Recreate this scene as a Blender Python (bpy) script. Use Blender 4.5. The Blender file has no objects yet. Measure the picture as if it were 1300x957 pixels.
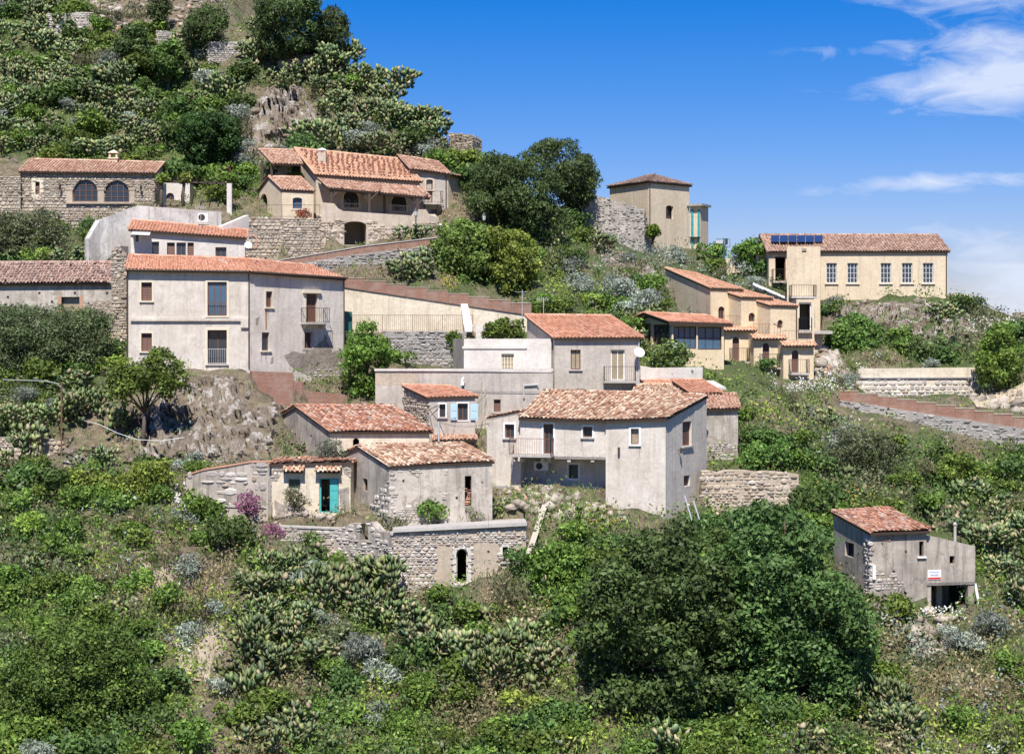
import bpy, math, random
import numpy as np
from mathutils import Vector, noise as mnoise
from mathutils.geometry import tessellate_polygon
random.seed(7); RS = np.random.RandomState(11)
SC = bpy.context.scene; COL = SC.collection
# ------------------------------------------------------------------ camera
F, CX, HY = 2400.0, 650.0, 430.0
cam = bpy.data.cameras.new('camera'); camo = bpy.data.objects.new('camera', cam); COL.objects.link(camo)
camo.location = (0, 0, 0); camo.rotation_euler = (math.radians(90), 0, 0)
cam.sensor_width = 36; cam.lens = 36*F/1300; cam.shift_y = -48.5/1300
cam.clip_start = 1; cam.clip_end = 30000; SC.camera = camo
# ------------------------------------------------------------------ sun, sky, exposure
SUNV = Vector((0.06, 0.78, -1.15)).normalized()
EL = math.asin(-SUNV.z); ROT = math.atan2(-SUNV.x, -SUNV.y)
sl = bpy.data.lights.new('sun', 'SUN'); sl.energy = 4.8; sl.angle = math.radians(0.5); sl.color = (1, 0.955, 0.89)
so = bpy.data.objects.new('sun', sl); COL.objects.link(so); so.rotation_euler = SUNV.to_track_quat('-Z', 'Y').to_euler()
so.location = (-40, -60, 120)
W = bpy.data.worlds.new('World'); SC.world = W; W.use_nodes = True
nt = W.node_tree; nt.nodes.clear()
def N(nt, t, **k):
    n = nt.nodes.new(t)
    for a, b in k.items():
        if a.startswith('i_'): n.inputs[a[2:].replace('_', ' ')].default_value = b
        else: setattr(n, a, b)
    return n
def M_(nt, op, a, b=None, c=None, clamp=False):
    n = nt.nodes.new('ShaderNodeMath'); n.operation = op; n.use_clamp = clamp
    for i, v in enumerate((a, b, c)):
        if v is None: continue
        if isinstance(v, (int, float)): n.inputs[i].default_value = v
        else: nt.links.new(v, n.inputs[i])
    return n.outputs[0]
def mixc(nt, f, a, b, bt='MIX'):
    n = nt.nodes.new('ShaderNodeMix'); n.data_type = 'RGBA'; n.blend_type = bt
    for i, v in ((0, f), (6, a), (7, b)):
        if isinstance(v, (int, float)): n.inputs[i].default_value = v
        elif isinstance(v, tuple): n.inputs[i].default_value = (*v[:3], 1)
        else: nt.links.new(v, n.inputs[i])
    return n.outputs[2]
sky = N(nt, 'ShaderNodeTexSky', sky_type='NISHITA', sun_disc=False, sun_elevation=EL, sun_rotation=ROT, altitude=300, air_density=1.0, dust_density=0.3, ozone_density=3.0)
hs = N(nt, 'ShaderNodeHueSaturation', i_Saturation=1.66, i_Value=1.0); nt.links.new(sky.outputs[0], hs.inputs['Color'])
skyc = mixc(nt, 1.0, hs.outputs[0], (0.80, 0.74, 1.12), 'MULTIPLY')
tc = N(nt, 'ShaderNodeTexCoord'); sp = N(nt, 'ShaderNodeSeparateXYZ'); nt.links.new(tc.outputs['Generated'], sp.inputs[0])
az = M_(nt, 'ARCTAN2', sp.outputs[0], sp.outputs[1]); el = M_(nt, 'ARCSINE', sp.outputs[2])
# wispy banks: (azimuth, elevation, half width, half height, weight) in radians
BANKS = [(0.236, 0.130, 0.050, 0.0125, 1.15), (0.268, 0.138, 0.030, 0.016, 0.9), (0.244, 0.176, 0.048, 0.010, 1.0), (0.236, 0.153, 0.036, 0.006, 0.6), (0.208, 0.080, 0.032, 0.0042, 0.95), (0.25, 0.083, 0.03, 0.004, 0.6), (0.165, 0.076, 0.02, 0.004, 0.5),
         (0.246, 0.044, 0.022, 0.010, 0.95), (0.262, 0.018, 0.024, 0.012, 1.4), (0.27, 0.035, 0.02, 0.008, 0.8), (0.215, 0.055, 0.02, 0.004, 0.5), (0.175, 0.148, 0.03, 0.004, 0.4), (-0.5, 0.2, 0.16, 0.03, 0.9), (0.62, 0.16, 0.16, 0.03, 0.9), (0.5, 0.05, 0.15, 0.02, 0.9), (-0.42, 0.05, 0.08, 0.02, 0.7)]
tot = None
cmb = N(nt, 'ShaderNodeCombineXYZ'); nt.links.new(az, cmb.inputs[0]); nt.links.new(M_(nt, 'MULTIPLY', el, 3.2), cmb.inputs[1])
nz = N(nt, 'ShaderNodeTexNoise', i_Scale=26.0, i_Detail=9.0, i_Roughness=0.62, i_Distortion=0.7); nt.links.new(cmb.outputs[0], nz.inputs['Vector'])
for a0, e0, w, h, k in BANKS:
    dx = M_(nt, 'MULTIPLY', M_(nt, 'SUBTRACT', az, a0), 1/w); dy = M_(nt, 'MULTIPLY', M_(nt, 'SUBTRACT', el, e0), 1/h)
    r2 = M_(nt, 'ADD', M_(nt, 'MULTIPLY', dx, dx), M_(nt, 'MULTIPLY', dy, dy))
    g = M_(nt, 'MULTIPLY', M_(nt, 'EXPONENT', M_(nt, 'MULTIPLY', r2, -1.0)), k)
    tot = g if tot is None else M_(nt, 'ADD', tot, g)
cl = M_(nt, 'MULTIPLY', M_(nt, 'SUBTRACT', M_(nt, 'ADD', M_(nt, 'MULTIPLY', tot, 0.80), M_(nt, 'MULTIPLY', nz.outputs[0], 1.75)), 1.10), 1.15, clamp=True)
cl = M_(nt, 'MULTIPLY', cl, M_(nt, 'MINIMUM', M_(nt, 'MULTIPLY', tot, 4.0), 0.86))
fin = mixc(nt, cl, skyc, (7.2, 7.9, 9.6))
bg = N(nt, 'ShaderNodeBackground', i_Strength=0.070); nt.links.new(fin, bg.inputs[0])
wo = N(nt, 'ShaderNodeOutputWorld'); nt.links.new(bg.outputs[0], wo.inputs[0])
SC.view_settings.view_transform = 'Standard'; SC.view_settings.look = 'None'; SC.view_settings.exposure = 0.6; SC.view_settings.gamma = 1.0
SC.cycles.max_bounces = 5; SC.cycles.diffuse_bounces = 3; SC.cycles.transparent_max_bounces = 6
# ------------------------------------------------------------------ helpers
def pz(py, Y): return (HY-py)/F*Y
def px_(px, Y): return (px-CX)/F*Y
def P(px, py, Y): return Vector(((px-CX)/F*Y, Y, (HY-py)/F*Y))
def P2(px, Y): return Vector(((px-CX)/F*Y, Y))
def link(o, parent=None):
    COL.objects.link(o)
    if parent is not None: o.parent = parent
    return o
def tag(o, label=None, cat=None, group=None, kind=None):
    for k, v in (('label', label), ('category', cat), ('group', group), ('kind', kind)):
        if v: o[k] = v
    return o
def thing(name, label, cat, group=None, loc=(0, 0, 0)):
    o = bpy.data.objects.new(name, None); o.location = loc; o.empty_display_size = 0.3
    return tag(link(o), label, cat, group)
class MB:
    def __init__(s): s.v = []; s.f = []; s.uv = None
    def add(s, vs, fs):
        b = len(s.v); s.v += [tuple(v) for v in vs]; s.f += [tuple(i+b for i in f) for f in fs]
    def box(s, fr, u0, u1, w0, w1, z0, z1):
        vs = [fr.p(u, z, w) for (u, w, z) in ((u0, w0, z0), (u1, w0, z0), (u1, w1, z0), (u0, w1, z0), (u0, w0, z1), (u1, w0, z1), (u1, w1, z1), (u0, w1, z1))]
        s.add(vs, [(0, 1, 2, 3), (4, 7, 6, 5), (0, 4, 5, 1), (1, 5, 6, 2), (2, 6, 7, 3), (3, 7, 4, 0)])
    def prism(s, fr, poly, w0, w1):
        n = len(poly)
        tri = tessellate_polygon([[Vector((u, z, 0)) for u, z in poly]])
        s.add([fr.p(u, z, w1) for u, z in poly]+[fr.p(u, z, w0) for u, z in poly],
              [tuple(t) for t in tri]+[tuple(i+n for i in t[::-1]) for t in tri]+[(i, (i+1) % n, (i+1) % n+n, i+n) for i in range(n)])
    def tube(s, pts, r, n=6, r2=None):
        pts = [Vector(p) for p in pts]; m = len(pts); rings = []
        for i, p in enumerate(pts):
            t = (pts[min(i+1, m-1)]-pts[max(i-1, 0)]).normalized()
            a = t.orthogonal().normalized() if i == 0 else (rings_a - t*rings_a.dot(t)).normalized()
            rings_a = a; b = t.cross(a); rr = r if r2 is None else r+(r2-r)*i/(m-1)
            rings.append([p+(a*math.cos(6.2832*k/n)+b*math.sin(6.2832*k/n))*rr for k in range(n)])
        vs = [q for R in rings for q in R]; fs = [(i*n+k, i*n+(k+1) % n, (i+1)*n+(k+1) % n, (i+1)*n+k) for i in range(m-1) for k in range(n)]
        fs += [tuple(range(n))[::-1], tuple(range((m-1)*n, m*n))]
        s.add(vs, fs)
    def quadslab(s, q, t):
        q = [Vector(v) for v in q]; nn = (q[1]-q[0]).cross(q[3]-q[0]).normalized()
        if nn.z < 0: nn = -nn
        s.add(q+[v-nn*t for v in q], [(0, 1, 2, 3), (7, 6, 5, 4), (0, 4, 5, 1), (1, 5, 6, 2), (2, 6, 7, 3), (3, 7, 4, 0)])
    def build(s, name, mat, parent=None, smooth=False):
        me = bpy.data.meshes.new(name); me.from_pydata(s.v, [], s.f); me.materials.append(mat)
        if smooth: me.polygons.foreach_set('use_smooth', [True]*len(me.polygons))
        me.update(); return link(bpy.data.objects.new(name, me), parent)
class Frame:            # a vertical wall plane from plan point a to plan point b, outside on its right
    def __init__(s, a, b):
        s.a = Vector(a); s.b = Vector(b); d = s.b-s.a; s.L = d.length; s.d = d/s.L; s.n = Vector((s.d.y, -s.d.x))
    def p(s, u, z, w=0.0):
        q = s.a+s.d*u+s.n*w; return Vector((q.x, q.y, z))
    def uz(s, px, py):
        k = (px-CX)/F; y = (s.a.x*s.d.y-s.a.y*s.d.x)/(k*s.d.y-s.d.x) if abs(k*s.d.y-s.d.x) > 1e-9 else s.a.y
        u = (k*y-s.a.x)*s.d.x+(y-s.a.y)*s.d.y
        return u, (HY-py)/F*y
# ------------------------------------------------------------------ materials
MATS = {}
def newmat(name):
    m = bpy.data.materials.new(name); m.use_nodes = True; t = m.node_tree; b = t.nodes['Principled BSDF']
    MATS[name] = m; return m, t, b
def ramp(t, fac, cols):
    r = t.nodes.new('ShaderNodeValToRGB'); e = r.color_ramp.elements
    while len(e) < len(cols): e.new(0.5)
    for i, (p, c) in enumerate(cols): e[i].position = p; e[i].color = (*c, 1)
    t.links.new(fac, r.inputs[0]); return r.outputs[0]
def ncoord(t, sx=1, sy=1, sz=1):
    g = t.nodes.new('ShaderNodeNewGeometry'); mp = t.nodes.new('ShaderNodeMapping'); mp.inputs['Scale'].default_value = (sx, sy, sz)
    t.links.new(g.outputs['Position'], mp.inputs[0]); return mp.outputs[0], g
def nnoise(t, vec, sc, det=5, ro=0.6, dist=0.0):
    n = t.nodes.new('ShaderNodeTexNoise'); n.inputs['Scale'].default_value = sc; n.inputs['Detail'].default_value = det; n.inputs['Roughness'].default_value = ro; n.inputs['Distortion'].default_value = dist
    t.links.new(vec, n.inputs['Vector']); return n.outputs[0]
def bump(t, b, h, dist, st=1.0):
    bn = t.nodes.new('ShaderNodeBump'); bn.inputs['Distance'].default_value = dist; bn.inputs['Strength'].default_value = st
    t.links.new(h, bn.inputs['Height']); t.links.new(bn.outputs[0], b.inputs['Normal'])
def plaster(name, base, stain, dirt=None, amt=0.5, streak=0.5, bmp=0.012, patch=0.0, patchcol=(0.3, 0.26, 0.2)):
    m, t, b = newmat(name); v, g = ncoord(t)
    n1 = nnoise(t, v, 0.55, 7, 0.65, 0.4); n2 = nnoise(t, v, 4.5, 6, 0.7)
    vs, _ = ncoord(t, 3.2, 3.2, 0.28); n3 = nnoise(t, vs, 1.0, 5, 0.65)
    f1 = ramp(t, n1, [(0.40, (0, 0, 0)), (0.66, (1, 1, 1))]); f3 = ramp(t, n3, [(0.50, (0, 0, 0)), (0.72, (1, 1, 1))])
    c = mixc(t, M_(t, 'MULTIPLY', f1, amt), base, stain)
    c = mixc(t, M_(t, 'MULTIPLY', f3, streak), c, dirt or tuple(x*0.55 for x in stain))
    f2 = M_(t, 'MULTIPLY_ADD', n2, 0.55, 0.72)
    if patch:
        n4 = nnoise(t, v, 0.9, 8, 0.75, 1.0); f4 = ramp(t, n4, [(0.60-patch*0.1, (0, 0, 0)), (0.63-patch*0.1, (1, 1, 1))]); c = mixc(t, f4, c, patchcol)
    vw, _ = ncoord(t, 1, 1, 0.55); vo = t.nodes.new('ShaderNodeTexVoronoi'); vo.feature = 'DISTANCE_TO_EDGE'; vo.inputs['Scale'].default_value = 0.42; dn_ = t.nodes.new('ShaderNodeTexNoise'); dn_.inputs['Scale'].default_value = 1.7; dn_.inputs['Detail'].default_value = 6; t.links.new(vw, dn_.inputs[0])
    va = t.nodes.new('ShaderNodeVectorMath'); va.operation = 'ADD'; t.links.new(vw, va.inputs[0]); t.links.new(dn_.outputs[1], va.inputs[1]); t.links.new(va.outputs[0], vo.inputs['Vector'])
    ck = M_(t, 'MULTIPLY', M_(t, 'LESS_THAN', vo.outputs['Distance'], 0.012), M_(t, 'MULTIPLY_ADD', f1, 0.35*streak, 0.35*streak)); c = mixc(t, ck, c, dirt or stain)
    v5, _ = ncoord(t, 6.5, 6.5, 0.16); n5 = nnoise(t, v5, 1.0, 3, 0.5); f5 = ramp(t, n5, [(0.60, (0, 0, 0)), (0.74, (1, 1, 1))]); c = mixc(t, M_(t, 'MULTIPLY', f5, streak*0.6), c, dirt or stain)
    cm = t.nodes.new('ShaderNodeCombineColor'); [t.links.new(f2, cm.inputs[i]) for i in range(3)]
    c = mixc(t, 1.0, c, cm.outputs[0], 'MULTIPLY'); t.links.new(c, b.inputs['Base Color']); b.inputs['Roughness'].default_value = 0.93
    bump(t, b, M_(t, 'ADD', M_(t, 'MULTIPLY', n2, 0.6), n1), bmp*3); return m
def islands(name, cols, rough=0.9, nsc=9.0, namt=0.5, bmp=0.01):
    m, t, b = newmat(name); v, g = ncoord(t)
    c = ramp(t, g.outputs['Random Per Island'], cols); n2 = nnoise(t, v, nsc, 5, 0.7)
    nl = nnoise(t, v, 0.5, 4, 0.6)
    f2 = M_(t, 'ADD', M_(t, 'MULTIPLY_ADD', n2, namt, 1-namt*0.5), M_(t, 'MULTIPLY_ADD', nl, 0.5, -0.25))
    cm = t.nodes.new('ShaderNodeCombineColor'); [t.links.new(f2, cm.inputs[i]) for i in range(3)]
    c = mixc(t, 1.0, c, cm.outputs[0], 'MULTIPLY'); t.links.new(c, b.inputs['Base Color']); b.inputs['Roughness'].default_value = rough
    bump(t, b, n2, bmp*2); return m
def flat(name, col, rough=0.6, metal=0.0, var=0.15, sc=6.0, vert=False):
    m, t, b = newmat(name); v, g = ncoord(t, 1, 1, 0.2 if vert else 1); n = nnoise(t, v, sc, 4, 0.6)
    f = M_(t, 'MULTIPLY_ADD', n, var*2, 1-var); cm = t.nodes.new('ShaderNodeCombineColor'); [t.links.new(f, cm.inputs[i]) for i in range(3)]
    t.links.new(mixc(t, 1.0, col, cm.outputs[0], 'MULTIPLY'), b.inputs['Base Color']); b.inputs['Roughness'].default_value = rough; b.inputs['Metallic'].default_value = metal; return m
PW = plaster('white_render', (0.65, 0.59, 0.515), (0.49, 0.43, 0.36), (0.34, 0.27, 0.20), 0.8, 0.45)
PWB = plaster('bright_render', (0.66, 0.61, 0.55), (0.48, 0.435, 0.38), (0.45, 0.40, 0.35), 0.6, 0.3)
PG = plaster('grey_render', (0.47, 0.41, 0.345), (0.27, 0.235, 0.195), (0.13, 0.115, 0.10), 1.0, 0.8)
PGL = plaster('pale_grey_render', (0.52, 0.46, 0.395), (0.35, 0.31, 0.26), (0.22, 0.19, 0.16), 0.8, 0.45)
PGW = plaster('weathered_render', (0.54, 0.48, 0.41), (0.34, 0.30, 0.25), (0.17, 0.15, 0.13), 0.95, 0.7, 0.02, 0.5, (0.34, 0.29, 0.23))
PC = plaster('cream_render', (0.68, 0.56, 0.40), (0.56, 0.45, 0.31), (0.36, 0.29, 0.20), 0.6, 0.45)
PCR = plaster('cream_old_render', (0.72, 0.64, 0.49), (0.55, 0.46, 0.33), (0.33, 0.27, 0.20), 0.8, 0.5)
PO = plaster('ochre_render', (0.72, 0.58, 0.39), (0.58, 0.46, 0.30), (0.42, 0.32, 0.20), 0.6, 0.3)
PT = plaster('tan_render', (0.50, 0.41, 0.31), (0.38, 0.31, 0.23), (0.26, 0.21, 0.16), 0.8, 0.4, 0.015)
PV = plaster('villa_render', (0.55, 0.46, 0.36), (0.43, 0.35, 0.27), (0.30, 0.24, 0.18), 0.7, 0.4)
PR = plaster('rough_mortar', (0.36, 0.31, 0.25), (0.25, 0.21, 0.17), (0.15, 0.13, 0.11), 0.9, 0.4, 0.04)
PSL = plaster('concrete', (0.48, 0.45, 0.41), (0.36, 0.33, 0.30), (0.22, 0.2, 0.18), 0.8, 0.4)
PSG = plaster('slate_grey_render', (0.36, 0.335, 0.305), (0.26, 0.24, 0.22), (0.16, 0.15, 0.14), 0.8, 0.4, 0.03)
STONE = islands('rubble_stone', [(0, (0.27, 0.21, 0.15)), (0.3, (0.42, 0.34, 0.25)), (0.6, (0.52, 0.44, 0.34)), (0.85, (0.36, 0.31, 0.26)), (1, (0.62, 0.55, 0.45))], nsc=7)
STONEP = islands('pale_stone', [(0, (0.32, 0.29, 0.26)), (0.4, (0.48, 0.43, 0.38)), (0.8, (0.58, 0.54, 0.48)), (1, (0.36, 0.27, 0.21))], nsc=7)
STONEG = islands('grey_stone', [(0, (0.24, 0.22, 0.19)), (0.5, (0.36, 0.335, 0.295)), (1, (0.46, 0.42, 0.37))], nsc=7)
TNEW = islands('terracotta_tile', [(0, (0.40, 0.18, 0.105)), (0.5, (0.55, 0.265, 0.16)), (1, (0.62, 0.37, 0.26))], 0.75, 5, 0.35)
TMID = islands('faded_terracotta_tile', [(0, (0.30, 0.16, 0.10)), (0.5, (0.45, 0.26, 0.175)), (1, (0.58, 0.42, 0.31))], 0.8, 5, 0.5)
TPINK = islands('pinkish_tile', [(0, (0.48, 0.26, 0.16)), (0.5, (0.58, 0.34, 0.21)), (0.93, (0.66, 0.44, 0.30)), (1, (0.25, 0.10, 0.07))], 0.8, 5, 0.35)
TOLD = islands('weathered_tile', [(0, (0.20, 0.11, 0.075)), (0.22, (0.42, 0.23, 0.14)), (0.45, (0.56, 0.39, 0.26)), (0.72, (0.68, 0.57, 0.43)), (0.88, (0.40, 0.19, 0.11)), (1, (0.30, 0.20, 0.14))], 0.9, 5, 0.7)
TBRN = islands('brown_old_tile', [(0, (0.17, 0.11, 0.09)), (0.4, (0.30, 0.20, 0.16)), (0.8, (0.40, 0.29, 0.23)), (1, (0.25, 0.12, 0.09))], 0.9, 5, 0.7)
TRED = islands('broken_red_tile', [(0, (0.24, 0.11, 0.07)), (0.35, (0.44, 0.20, 0.12)), (0.7, (0.54, 0.31, 0.21)), (0.85, (0.60, 0.46, 0.36)), (1, (0.27, 0.18, 0.14))], 0.9, 5, 0.7)
ROCK = plaster('limestone_rock', (0.46, 0.41, 0.34), (0.32, 0.26, 0.20), (0.20, 0.16, 0.12), 0.9, 0.4, 0.06)
WOODD = flat('dark_timber', (0.055, 0.035, 0.025), 0.7, 0, 0.3, 12)
WOODB = flat('brown_shutter_paint', (0.15, 0.07, 0.045), 0.6, 0, 0.2, 14)
WOODG = flat('weathered_plank', (0.42, 0.37, 0.30), 0.85, 0, 0.25, 10)
WHITE = flat('white_paint', (0.78, 0.78, 0.76), 0.55, 0, 0.06)
CREAM = flat('cream_stone_trim', (0.66, 0.59, 0.45), 0.8, 0, 0.12)
IRON = flat('dark_iron', (0.06, 0.055, 0.05), 0.5, 0.5, 0.2)
RUST = flat('rusty_iron', (0.20, 0.10, 0.06), 0.8, 0.2, 0.3)
PALEI = flat('pale_painted_iron', (0.55, 0.56, 0.56), 0.5, 0.2, 0.1)
COPPER = flat('brown_downpipe', (0.10, 0.07, 0.055), 0.5, 0.3, 0.2)
BLUEP = flat('pale_blue_paint', (0.42, 0.58, 0.66), 0.6, 0, 0.15)
TEAL = flat('turquoise_paint', (0.07, 0.40, 0.38), 0.6, 0, 0.2)
GREENP = flat('dark_green_paint', (0.03, 0.12, 0.09), 0.6, 0, 0.2)
GLASS = flat('window_glass', (0.035, 0.045, 0.055), 0.06, 0, 0.25, 2)
CURT = flat('curtained_glass', (0.33, 0.27, 0.18), 0.35, 0, 0.35, 5)
BLUEG = flat('blue_tinted_glass', (0.06, 0.12, 0.19), 0.08, 0, 0.3, 2)
TEALG = flat('teal_lift_glass', (0.05, 0.30, 0.33), 0.1, 0, 0.2, 2)
SOLAR = flat('solar_panel', (0.035, 0.06, 0.14), 0.15, 0.2, 0.2, 3)
PINKP = flat('red_petal', (0.45, 0.06, 0.06), 0.7, 0, 0.2)
LAMPG = flat('lamp_glass', (0.6, 0.62, 0.6), 0.2, 0, 0.05)
def brickmat(name, c1, c2, mo):
    m, t, b = newmat(name); u = t.nodes.new('ShaderNodeUVMap'); br = t.nodes.new('ShaderNodeTexBrick')
    br.inputs['Scale'].default_value = 1.0; br.inputs['Brick Width'].default_value = 0.26; br.inputs['Row Height'].default_value = 0.085; br.inputs['Mortar Size'].default_value = 0.012
    br.inputs['Color1'].default_value = (*c1, 1); br.inputs['Color2'].default_value = (*c2, 1); br.inputs['Mortar'].default_value = (*mo, 1)
    t.links.new(u.outputs[0], br.inputs['Vector']); v, g = ncoord(t); n = nnoise(t, v, 1.1, 6, 0.7); n2 = nnoise(t, v, 6, 4, 0.7)
    c = mixc(t, ramp(t, n, [(0.45, (0, 0, 0)), (0.75, (0.8, 0.8, 0.8))]), br.outputs[0], (0.40, 0.30, 0.24))
    f2 = M_(t, 'MULTIPLY_ADD', n2, 0.6, 0.7); cm = t.nodes.new('ShaderNodeCombineColor'); [t.links.new(f2, cm.inputs[i]) for i in range(3)]
    t.links.new(mixc(t, 1.0, c, cm.outputs[0], 'MULTIPLY'), b.inputs['Base Color']); b.inputs['Roughness'].default_value = 0.9; bump(t, b, br.outputs[1], -0.02); return m
STAIN = flat('rain_stain', (0.36, 0.31, 0.25), 0.95, 0, 0.3, 5)
BRICK = brickmat('red_brick', (0.34, 0.145, 0.09), (0.24, 0.10, 0.065), (0.34, 0.27, 0.21))
# ------------------------------------------------------------------ architecture builders
PADS = []       # (footprint polygon, ground height) levelled in the terrain
def uvwall(o, fr):
    me = o.data; uv = me.uv_layers.new(name='uv'); co = np.empty(len(me.vertices)*3); me.vertices.foreach_get('co', co); co = co.reshape(-1, 3)
    li = np.empty(len(me.loops), int); me.loops.foreach_get('vertex_index', li); c = co[li]
    uu = (c[:, 0]-fr.a.x)*fr.d.x+(c[:, 1]-fr.a.y)*fr.d.y+((c[:, 0]-fr.a.x)*fr.n.x+(c[:, 1]-fr.a.y)*fr.n.y)
    uv.data.foreach_set('uv', np.stack([uu, c[:, 2]], 1).ravel())
def holepoly(u0, u1, z0, z1, arch):
    if not arch: return [(u0, z0), (u1, z0), (u1, z1), (u0, z1)]
    r = (u1-u0)/2; h = min(r*(1 if arch == 2 else 0.35 if arch == 1 else 1.5), (z1-z0)*0.6); c = (u0+u1)/2
    return [(u0, z0), (u1, z0)]+[(c+r*math.cos(a*math.pi/8), z1-h+h*math.sin(a*math.pi/8)) for a in range(9)]
def inpoly(u, z, poly):
    r = False; n = len(poly); j = n-1
    for i in range(n):
        a, b = poly[i], poly[j]
        if (a[1] > z) != (b[1] > z) and u < (b[0]-a[0])*(z-a[1])/(b[1]-a[1])+a[0]: r = not r
        j = i
    return r
def wallmesh(name, mat, parent, fr, prof, holes=(), reveal=0.22, thick=0.0, w=0.0):
    mb = MB(); loops = [prof]+list(holes); pts = [p for l in loops for p in l]
    tri = tessellate_polygon([[Vector((u, z, 0)) for u, z in l] for l in loops])
    mb.add([fr.p(u, z, w) for u, z in pts], [tuple(t) for t in tri])
    k = len(prof)
    if thick:
        mb.add([fr.p(u, z, w-thick) for u, z in pts], [tuple(t)[::-1] for t in tri]); n = len(prof)
        mb.add([fr.p(u, z, w) for u, z in prof]+[fr.p(u, z, w-thick) for u, z in prof], [(i, (i+1) % n, (i+1) % n+n, i+n) for i in range(n)])
    for h in holes:
        n = len(h); d = thick or reveal
        mb.add([fr.p(u, z, w) for u, z in h]+[fr.p(u, z, w-d) for u, z in h], [(i, (i+1) % n, (i+1) % n+n, i+n) for i in range(n)])
    o = mb.build(name, mat, parent); uvwall(o, fr); return o
def stonework(parent, fr, prof, holes=(), mat=None, sz=(0.30, 0.18), proud=0.075, skip=None, dens=0.94, name='stonework', w=0.0):
    mb = MB(); us = [p[0] for p in prof]; zs = [p[1] for p in prof]; z = min(zs)
    hp = [[((q[0]-sum(a[0] for a in h)/len(h))*1.12+sum(a[0] for a in h)/len(h), (q[1]-sum(a[1] for a in h)/len(h))*1.06+sum(a[1] for a in h)/len(h)) for q in h] for h in holes]
    while z < max(zs):
        hh = sz[1]*random.choice((0.6, 0.85, 1.0, 1.2, 1.7))*random.uniform(0.85, 1.15); u = min(us)-random.uniform(0, sz[0])
        while u < max(us):
            ww = sz[0]*random.uniform(0.45, 1.9); cu, cz = u+ww/2, z+hh/2
            if random.random() < dens and inpoly(cu, cz, prof) and not any(inpoly(cu, cz, h) for h in hp) and not (skip and skip(cu, cz)):
                g = 0.012; pr = proud*random.uniform(0.3, 1.2); k = 6; ph = random.uniform(0, 1)
                a = [(cu+(ww/2-g)*max(-1, min(1, 1.22*math.cos((q+ph)*6.2832/k)*random.uniform(.85, 1.1))), cz+(hh/2-g)*max(-1, min(1, 1.22*math.sin((q+ph)*6.2832/k)*random.uniform(.85, 1.1)))) for q in range(k)]
                inn = [(cu+(x-cu)*0.7, cz+(y-cz)*0.66) for x, y in a]; ti, tj = random.uniform(-.3, .3), random.uniform(-.3, .3)
                mb.add([fr.p(x, y, w) for x, y in a]+[fr.p(x, y, w+pr*(1+ti*(x-cu)/ww+tj*(y-cz)/hh)) for x, y in inn], [tuple(range(k, 2*k))]+[(q, (q+1) % k, (q+1) % k+k, q+k) for q in range(k)])
            u += ww
        z += hh
    if not mb.v: return
    o = mb.build(name, mat or STONE, parent); o['kind'] = 'stuff'; return o
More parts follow.
